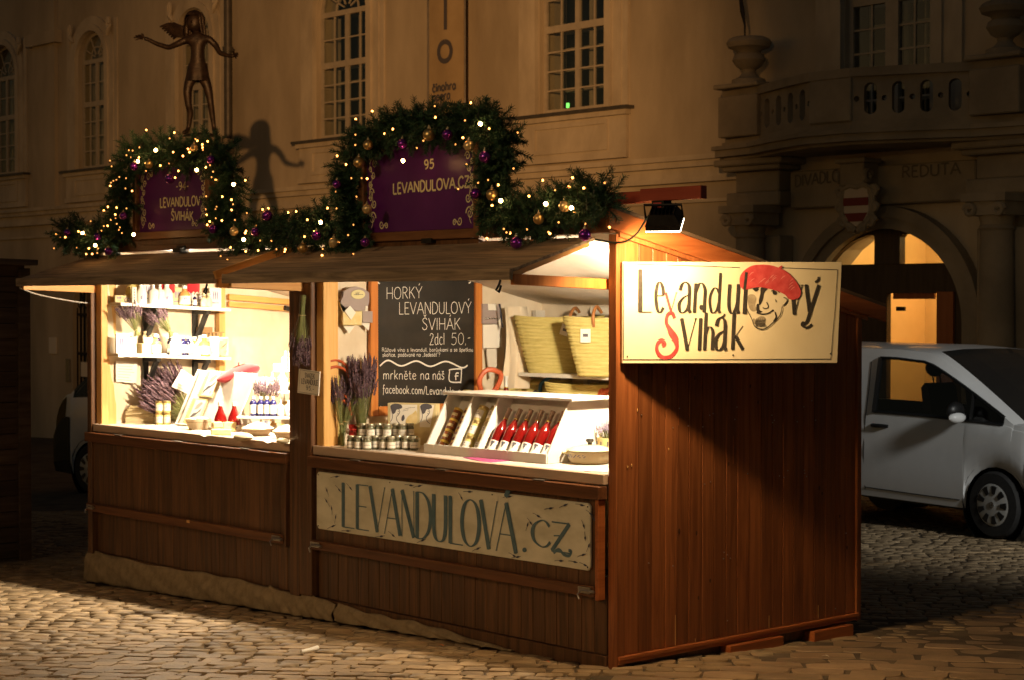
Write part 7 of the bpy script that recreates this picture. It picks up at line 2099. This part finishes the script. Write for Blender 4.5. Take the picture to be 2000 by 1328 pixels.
for i, (px, w_, mt, lb) in enumerate(((325, .16, 'felt_red', 'red bag of sweets hanging at the top of the left stall'), (378, .12, 'felt_red', 'second red bag hanging at the top of the left stall'))):
    p = onx(px, 560, -5.7); t = thing('red_bag', lb, 'bag', p + V((0, 0, -.04)))
    MB().sheet(lambda u, v: (p.x + .02 * math.sin(math.pi * u), p.y - w_ / 2 + w_ * u, p.z - .05 + .22 * v + .008 * math.sin(u * 20)), 14, 6).build('packet', mt, t, smooth=True)
# lavender on the shelves and the counter
q = on_shelf(262, z_low, -5.70); lavender('lavender_bunch', 'lavender bunch standing at the left end of the lower shelf', onx(268, 655, -5.68), onx(247, 588, -5.64), .12, 110, seed=6, tie=.12)
lavender('lavender_bunch', 'brown lavender bunch leaning left on the lower shelf', onx(336, 656, -5.70), onx(296, 596, -5.72), .11, 130, seed=9, tie=.12)
lavender('lavender_bunch', 'big brown lavender bunch lying above the books', V((-5.74, onx(372, 800, -5.74).y, CT)), onx(286, 756, -5.62), .15, 230, seed=10, tie=.1, head=1.3, gather=.05)
lavender('lavender_bunch', 'tall dark lavender bunch under the shelf bracket', V((-5.76, onx(378, 800, -5.76).y, CT)), onx(322, 712, -5.68), .13, 190, seed=11, tie=.1, head=1.2, gather=.05)
t = thing('cloth_sachet', 'cream cloth sachets on the lower shelf behind the amber bottle', 'sachet', on_shelf(287, z_low, -5.74))
for dy_, dz_ in ((0, .12), (.05, .12)):
    q = on_shelf(283, z_low, -5.72) + V((0, dy_, dz_)); MB().ball(q, .03, 10, (.6, .8, 1.3)).build('pouch', 'cloth_sack', t, smooth=True)
    MB().tube([q + V((0, 0, .03)), q + V((0, 0, .06))], [.008, .018], 8).build('neck', 'cloth_sack', t)
MB().box((-5.80, on_shelf(283, z_low).y - .04, on_shelf(283, z_low).z), (-5.66, on_shelf(283, z_low).y + .10, on_shelf(283, z_low).z + .085)).build('sachet_box', 'book_cream', t)
t = thing('brown_comb_box', 'brown wooden soap racks stacked on the lower shelf cartons', 'soap rack', on_shelf(398, z_low, -5.74))
q = on_shelf(395, z_low, -5.74)
MB().box((q.x - .04, q.y - .06, q.z), (q.x + .03, q.y + .24, q.z + .15)).build('carton', 'paper', t)
for k in range(7): MB().box((q.x - .03, q.y - .05 + k * .035, q.z + .151), (q.x + .03, q.y - .03 + k * .035, q.z + .185)).build('slat', 'print_brown', t)
MB().box((q.x - .03, q.y - .05, q.z + .186), (q.x + .03, q.y + .20, q.z + .194)).build('rail', 'print_brown', t); MB().box((q.x - .03, q.y - .05, q.z + .195), (q.x + .02, q.y + .09, q.z + .235)).build('top_rack', 'print_brown', t)

# ================================================================== left stall: counter
# stack of books
bp0 = onz(276, 826, CT)
zc = CT; brz = to_cam(bp0) + R(-6)
for i, (w_, h_, d_) in enumerate(((.235, .026, .16), (.235, .024, .16), (.225, .022, .16), (.235, .020, .15), (.20, .020, .15), (.19, .014, .14), (.17, .012, .13))):
    t = thing('book', 'cream bound book in the stack, %s from the bottom' % ORD[i], 'book', (bp0.x - .06, bp0.y + .03, zc), brz + random.uniform(-.08, .08))
    MB().box((-d_ / 2, -w_ / 2, 0), (d_ / 2, w_ / 2, .003)).box((-d_ / 2, -w_ / 2, h_ - .003), (d_ / 2, w_ / 2, h_)).box((-d_ / 2, -w_ / 2, .003), (-d_ / 2 + .004, w_ / 2, h_ - .003)).build('cover', 'book_cream', t, local=True)
    MB().box((-d_ / 2 + .005, -w_ / 2 + .005, .0032), (d_ / 2 - .005, w_ / 2 - .005, h_ - .0032)).build('pages', 'pages', t, local=True)
    zc += h_ + .0008
t = thing('cloth_sachet', 'beige cloth rabbit shaped sachet left of the book stack', 'sachet', onz(232, 822, CT))
q = onz(232, 822, CT); MB().ball(q + V((0, 0, .05)), .045, 12, (.7, .8, 1.1)).ball(q + V((0, 0, .11)), .028, 10).tube([q + V((0, 0, .12)), q + V((.0, -.03, .15))], [.012, .006], 6).build('cloth', 'cloth_sack', t, smooth=True)
# four gift jars beside the books
f1 = True
jg = jar_proto('cream')
for i, (px, py, z_) in enumerate(((311, 828, CT), (326, 828, CT), (311, 828, CT + .095), (326, 828, CT + .095))):
    p = onz(px, py, CT); p.z = z_ + (.002 if i > 1 else 0)
    o = proto_place(jg, f1, loc=p, rz=to_cam(p), label='cream gift jar beside the books, %s of the %s pair' % (('left', 'right')[i % 2], ('lower', 'upper')[i // 2])); f1 = False
    o.scale = (.82, .82, .82)
# leaning white tray with two spiral calendars
ta = onz(345, 830, CT); tb_ = onz(455, 842, CT)
dt = (tb_ - ta); dt.z = 0; Wt = dt.length; dt.normalize(); nt_ = V((-dt.y, dt.x, 0))
ln_ = (nt_ * .30 + V((0, 0, 1)) + dt * .30).normalized()
nrm = dt.cross(ln_).normalized()
tr = thing('display_board', 'white leaning display board with calendars on the left counter', 'display board', ta)
TT = Matrix(((dt.x, ln_.x, nrm.x, ta.x), (dt.y, ln_.y, nrm.y, ta.y), (dt.z, ln_.z, nrm.z, CT + .004), (0, 0, 0, 1)))
Ht = .48
MB().box((0, 0, -.012), (Wt, Ht, 0), TT).box((0, 0, .0), (Wt, .014, .025), TT).box((0, 0, 0), (.012, Ht, .02), TT).build('board', 'white_paint', tr, bevel=.003)
for i, (u, v) in enumerate(((.20, .02), (.20, .255))):
    cal = thing('spiral_calendar', ('lower', 'upper')[i] + ' spiral calendar with a bird drawing on the white board', 'calendar', TT @ V((u * Wt, v, .004)))
    w_, h_ = .22, .215; x0 = u * Wt - .06 + .05 * i
    MB().box((x0, v, .002), (x0 + w_, v + h_, .016), TT).build('cover', 'soap', cal, bevel=.001)
    MB().box((x0 + .055, v + .01, .0162), (x0 + w_ - .004, v + h_ - .01, .0170), TT).build('page', 'paper', cal)
    bd_ = MB(); bd_.prism([(x0 + .06, v + .05), (x0 + .10, v + .09), (x0 + .15, v + .10), (x0 + .20, v + .14), (x0 + .19, v + .11), (x0 + .14, v + .075), (x0 + .09, v + .05), (x0 + .065, v + .02)], .0171, .0176, TT); bd_.prism([(x0 + .17, v + .03), (x0 + .178, v + .03), (x0 + .184, v + .05), (x0 + .176, v + .055)], .0171, .0176, TT)
    bd_.build('bird_print', 'print_ink', cal)
    br_ = MB(); br_.prism([(x0 + .09, v + .12), (x0 + .14, v + .13), (x0 + .19, v + .18), (x0 + .15, v + .19), (x0 + .10, v + .16)], .0171, .0175, TT); br_.build('wash_print', 'print_grey', cal)
    sp_ = MB()
    for k in range(11): sp_.tube([TT @ V((x0 - .004 + .007 * math.cos(a), v + .015 + k * .0185, .010 + .009 * math.sin(a))) for a in [j * .9 for j in range(8)]], .0015, 4)
    sp_.build('spiral', 'iron', cal)
# red beret on a white stand
bq = onz(466, 838, CT) + V((-.10, .16, 0))
bt_ = onx(466, 743, bq.x)
st_ = thing('hat_stand', 'white draped stand under the red beret', 'stand', (bq.x, bt_.y, CT))
MB().lathe([(.10, CT), (.09, CT + .05), (.045, CT + .12), (.045, bt_.z - .10), (.11, bt_.z - .05), (.10, bt_.z + .0), (0, bt_.z + .02)], 18, Matrix.Translation((bq.x, bt_.y, 0))).build('stand_body', 'white_paint', st_, smooth=True)
bc = V((bq.x, bt_.y, bt_.z)); bt2 = thing('red_beret', 'red felt beret on the white stand in the left stall', 'beret', bc)
def ber(u, v):
    a = 2 * math.pi * u; r_ = .165 * math.sin(math.pi * (.06 + .90 * v)) ** .7; z_ = .085 * (1 - 2 * v) 
    sag = -.07 * math.cos(a - 2.9) * (1 - v * .4)
    rr = r_ * (1 + .06 * math.sin(a * 3) + .05 * math.sin(a * 5 + 1) * v)
    return bc + RIGHT * (rr * math.cos(a) * 1.0) - VIEW * (rr * math.sin(a) * .75) + V((0, 0, .055 + z_ * .75 + sag * r_ / .2))
MB().sheet(ber, 40, 14).build('felt', 'felt_red', bt2, smooth=True)
MB().tube([bc + V((0, 0, .125)), bc + V((.005, 0, .145))], .006, 6).build('stalk', 'felt_red', bt2)
# two red drinks
for i, px in enumerate((425, 452)):
    p = onz(px + 2, 842, CT) + V((-.02, .03, .0)); t = thing('red_bottle', 'round shouldered red drink bottle before the calendars, %s of two' % ('left', 'right')[i], 'bottle', p, to_cam(p))
    MB().lathe([(0, 0), (.052, 0), (.056, .006), (.055, .045), (.045, .11), (.022, .165), (.017, .18), (.017, .20)], 20).build('glass', 'wine', t, smooth=True, local=True)
    MB().lathe([(.019, .195), (.019, .225), (0, .226)], 12).build('cap', 'cap_white', t, smooth=True, local=True)
    MB().lathe([(.0565, .008), (.0562, .048)], 14, None, R(-85), R(85)).build('paper_label', 'paper', t, smooth=True, local=True)
    MB().lathe([(.057, .026), (.0568, .036)], 5, None, R(0), R(25)).build('label_print', 'print_ink', t, local=True)
# tiered white stand with cosmetic bottles
ts = thing('tiered_stand', 'tiered white stand crowded with pale cosmetics in the left stall', 'stand', onz(535, 830, CT))
def tier(px0, px1, py, depth, name):
    a = atd(px0, py, depth); b = atd(px1, py + 2, depth - .12); d = (b - a); d.z = 0; L = d.length; d.normalize(); n_ = V((-d.y, d.x, 0))
    T = Matrix(((d.x, n_.x, 0, a.x), (d.y, n_.y, 0, a.y), (0, 0, 1, a.z), (0, 0, 0, 1)))
    MB().box((0, 0, -.018), (L, .17, 0), T).build(name, 'white_paint', ts, bevel=.002)
    return T, L
T1, L1 = tier(462, 590, 812, 13.75, 'tier_board'); T2_, L2 = tier(494, 590, 762, 13.90, 'tier_board'); T3, L3 = tier(532, 590, 721, 14.05, 'tier_board')
for T_, L_ in ((T1, L1), (T2_, L2), (T3, L3)):
    for u in (.02, L_ - .04):
        a = T_ @ V((u, .12, -.018)); MB().box((a.x - .012, a.y - .012, CT), (a.x + .012, a.y + .012, a.z)).build('upright', 'white_paint', ts)
for i, u in enumerate((.115, .175, .225, .275)):
    p = T1 @ V((u, .05, .001)); bot('cobalt', 'cobalt_bottle', 'cobalt bottle on the lowest tier before lavender, %s from the left' % ORD[i], p, to_cam(p), .95)
for i in range(6):
    p = T1 @ V((.33 + i * .062, .06 + .02 * (i % 2), .001)); bot(('pump', 'white', 'white', 'pump', 'white', 'white')[i], 'lotion_bottle', 'pale bottle on the lowest tier of the white stand, %s from the left' % ORD[i], p, to_cam(p), (.75, .7, .8, .75, .8, .7)[i])
for i in range(4):
    p = T2_ @ V((.14 + i * .085, .06, .001)); bot(('white', 'white', 'pump', 'white')[i], 'lotion_bottle', 'pale bottle on the middle tier of the white stand, %s from the left' % ORD[i], p, to_cam(p), (.5, .72, .72, .7)[i])
p = T2_ @ V((.05, .06, .001)); carton('stack of cream cartons at the left of the middle tier', p, .11, .08, .10, to_cam(p))
for i, u in enumerate((.08, .15)):
    p = T3 @ V((u, .06, .001)); (bot('pump', 'spray_bottle', 'clear spray bottle on the top tier of the white stand', p, to_cam(p), .85) if i == 0 else carton('tall white carton on the top tier of the white stand', p, .075, .04, .14, to_cam(p)))
p = T3 @ V((.04, .03, .001)); carton('low white box at the front of the top tier', p, .09, .04, .045, to_cam(p))
p = T1 @ V((.18, .14, .0)); lavender('lavender_bunch', 'upright lavender bunch behind the cobalt bottles on the tier', p, p + V((.0, .02, .30)), .12, 90, seed=14, tie=0, head=1.0)
for i in range(5):
    p = T2_ @ V((.10 + i * .085, .13, .001)); bot(('pump', 'white', 'amber', 'white', 'pump')[i], 'lotion_bottle', 'pale bottle at the back of the middle tier, %s from the left' % ORD[i], p, to_cam(p), (.8, .85, .8, .9, .85)[i])
for i in range(3):
    p = T3 @ V((.07 + i * .075, .12, .001)); carton('white carton at the back of the top tier, %s from the left' % ORD[i], p, .06, .04, (.11, .15, .13)[i], to_cam(p))
for i in range(5):
    q = on_shelf((286, 322, 336, 371, 389)[i], z_top, -5.70); carton('white packet at the back of the upper shelf, %s from the left' % ORD[i], q, (.07, .06, .08, .06, .07)[i], .04, (.15, .17, .13, .16, .12)[i], fz, i == 2)
for i in range(4):
    q = on_shelf((254, 372, 380, 409)[i], z_low, -5.72); bot(('amber', 'white', 'amber', 'amber')[i], 'oil_bottle', 'bottle at the back of the lower shelf, %s from the left' % ORD[i], q, fz, (1.0, .85, .95, .9)[i])
for i, (px, py) in enumerate(((466, 836), (486, 838), (520, 838), (534, 842), (578, 840), (526, 832), (570, 834))):
    p = onz(px, py, CT); (carton('small pale carton among the dishes, %s from the left' % ORD[i], p, .06, .045, (.05, .075, .09, .06, .11, .12, .08)[i], to_cam(p), i % 3 == 1) if i % 2 == 0 else bot('white' if i == 1 else 'amber', 'oil_bottle', 'small bottle among the dishes, %s from the left' % ORD[i // 2], p, to_cam(p), .6))
# crockery and soaps in front
def bowl(label, px, py, r_, h_, lid=False):
    p = onz(px, py, CT); t = thing('ceramic_bowl', label, 'bowl', p); T = Matrix.Translation(p)
    MB().lathe([(0, .0), (r_ * .62, 0), (r_ * .72, h_ * .1), (r_ * .96, h_ * .92), (r_, h_), (r_ * .95, h_), (r_ * .7, h_ * .2), (0, h_ * .15)], 24, T).build('bowl', 'ceramic', t, smooth=True)
    MB().lathe([(r_ * .915, h_ * .70), (r_ * .925, h_ * .74)], 24, T).build('painted_line', 'print_brown', t, smooth=True)
    if lid: MB().lathe([(r_ * 1.06, h_ * 1.01), (r_ * 1.04, h_ * 1.08), (r_ * .5, h_ * 1.6), (r_ * .15, h_ * 1.85), (0, h_ * 1.9)], 24, T).build('lid', 'ceramic', t, smooth=True)
    else:
        m_ = MB()
        for k in range(7): m_.ball(p + V((r_ * .5 * math.cos(k * 2.2), r_ * .5 * math.sin(k * 2.2), h_ * .95)), r_ * .3, 8, (1, .8, .5))
        m_.build('sachets', 'paper', t, smooth=True)
bowl('painted ceramic bowl filled with sachets before the calendars', 388, 838, .105, .085)
bowl('lidded ceramic dish on the left counter', 503, 850, .115, .055, True)
bowl('lidded ceramic dish beside the dark post', 560, 856, .10, .055, True)
def soap_(label, px, py, w_, h_, z_=0.0, rz=0.0):
    p = onz(px, py, CT); p.z += z_ + .0005; t = thing('soap_block', label, 'soap', p, to_cam(p) + rz)
    MB().box((-.035, -w_ / 2, 0), (.035, w_ / 2, h_)).build('bar', 'soap', t, bevel=.006, local=True)
    MB().box((.0351, -w_ * .3, h_ * .35), (.0356, w_ * .3, h_ * .6)).build('stamp', 'book_cream', t, local=True)
soap_('wide golden soap block at the front of the left counter', 432, 849, .15, .045)
soap_('golden soap block stacked left on the wide block', 424, 847, .075, .045, .0465, .2); soap_('pale soap block stacked right on the wide block', 449, 842, .10, .075, 0, -.1)
soap_('small pale soap block beside the lidded dishes', 545, 838, .08, .05, 0, .1)
for (px, py, lb) in ((475, 860, 'round natural sponge loaf at the front edge of the left counter'), (552, 868, 'flat pale roll at the right front of the left counter')):
    p = onz(px, py, CT); t = thing('sponge', lb, 'sponge', p); MB().ball(p + V((0, 0, .028)), .09 if px == 475 else .06, 14, (1.0, .7, .33)).build('body', 'cloth_sack', t, smooth=True)
p = onz(548, 838, CT) + V((0, .06, 0)); t = thing('dried_wreath', 'small dried flower wreath on a white card in the left stall', 'wreath', p)
wq = p + V((0, 0, .16)); e1_ = RIGHT; MB().box((wq.x - .05, wq.y - .005, CT), (wq.x + .05, wq.y + .005, wq.z)).build('card', 'paper', t)
wm = MB()
for k in range(40):
    a = k * .4; wm.ball(wq + e1_ * (.05 * math.cos(a)) + V((0, 0, .05 * math.sin(a))) - VIEW * .012, .011, 6)
wm.build('flowers', 'soap', t, smooth=True)
flat('leaflet', 'white leaflet under the ceramic bowl on the left counter', ((372, 842), (398, 836), (428, 846), (398, 852)), 'paper', z=CT)
flat('leaflet', 'cream leaflets spread left of the ceramic bowl', ((320, 836), (366, 830), (372, 838), (330, 841)), 'book_cream', z=CT)
flat('leaflet', 'white leaflets at the right front of the left counter', ((505, 857), (540, 850), (556, 858), (522, 865)), 'paper', z=CT)
# card on the post
q = [ony(585, 719, -.062), ony(626, 725, -.062), ony(623, 772, -.062), ony(582, 766, -.062)]
pc = thing('price_placard', 'framed handwritten price card on the post between the stalls', 'placard', q[3])
TXF = Matrix(((1, 0, 0, 0), (0, 0, -1, 0), (0, 1, 0, 0), (0, 0, 0, 1)))
MB().prism([(p.x, p.z) for p in q], .060, .068, TXF).build('card', 'paper', pc, bevel=.001)
ppl = plane((0, -.068, 0), None, (0, 1, 0)); ink = Ink((0, -1, 0), .0015)
ink.text('SVAZEK', ppl, 596, 736, 615, 739, 9, .13); ink.text('LEVANDULE', ppl, 589, 748, 621, 752, 10, .13); ink.text('95,-', ppl, 598, 760, 614, 763, 8, .13)
for a, b in ((0, 1), (1, 2), (2, 3), (3, 0)):
    pa_ = [(587, 721), (624, 727), (621, 770), (584, 764)]; ink.line(ppl, [pa_[a], pa_[b]], .002, False)
ink.build('handwriting', 'print_ink', pc)

# ================================================================== litter on the paving
p = ong(605, 1273); d = (ong(626, 1268) - ong(580, 1277)).normalized()
t = thing('paper_tube', 'small white paper tube lying on the cobbles', 'litter', p)
MB().tube([p - d * .085 + V((0, 0, .014)), p + V((0, 0, .015)), p + d * .075 + V((0, 0, .018))], [.010, .012, .015], 10).build('tube', 'paper', t, smooth=True)
for i, (px, py, mt, lb) in enumerate(((862, 1262, 'leaf_dry', 'bright orange leaf scrap on the cobbles before the right stall'), (1068, 1294, 'leaf_dry', 'small reddish leaf scrap near the stall corner'), (400, 1186, 'paper', 'tiny white paper scrap below the burlap'), (1715, 1248, 'paper', 'pale speck of paper right of the stall'), (1613, 1283, 'paper', 'pale crumb on the slabs right of the stall'))):
    p = ong(px, py); t = thing('litter_scrap', lb, 'litter', p)
    MB().sheet(lambda u, v: (p.x + (u - .5) * .05, p.y + (v - .5) * .03 * (1.1 - u), p.z + .006 + .008 * math.sin(u * 3)), 5, 2).build('scrap', mt, t, smooth=True)
print('objects', len(bpy.data.objects), 'tris', sum(len(o.data.polygons) for o in bpy.data.objects if o.type == 'MESH'))
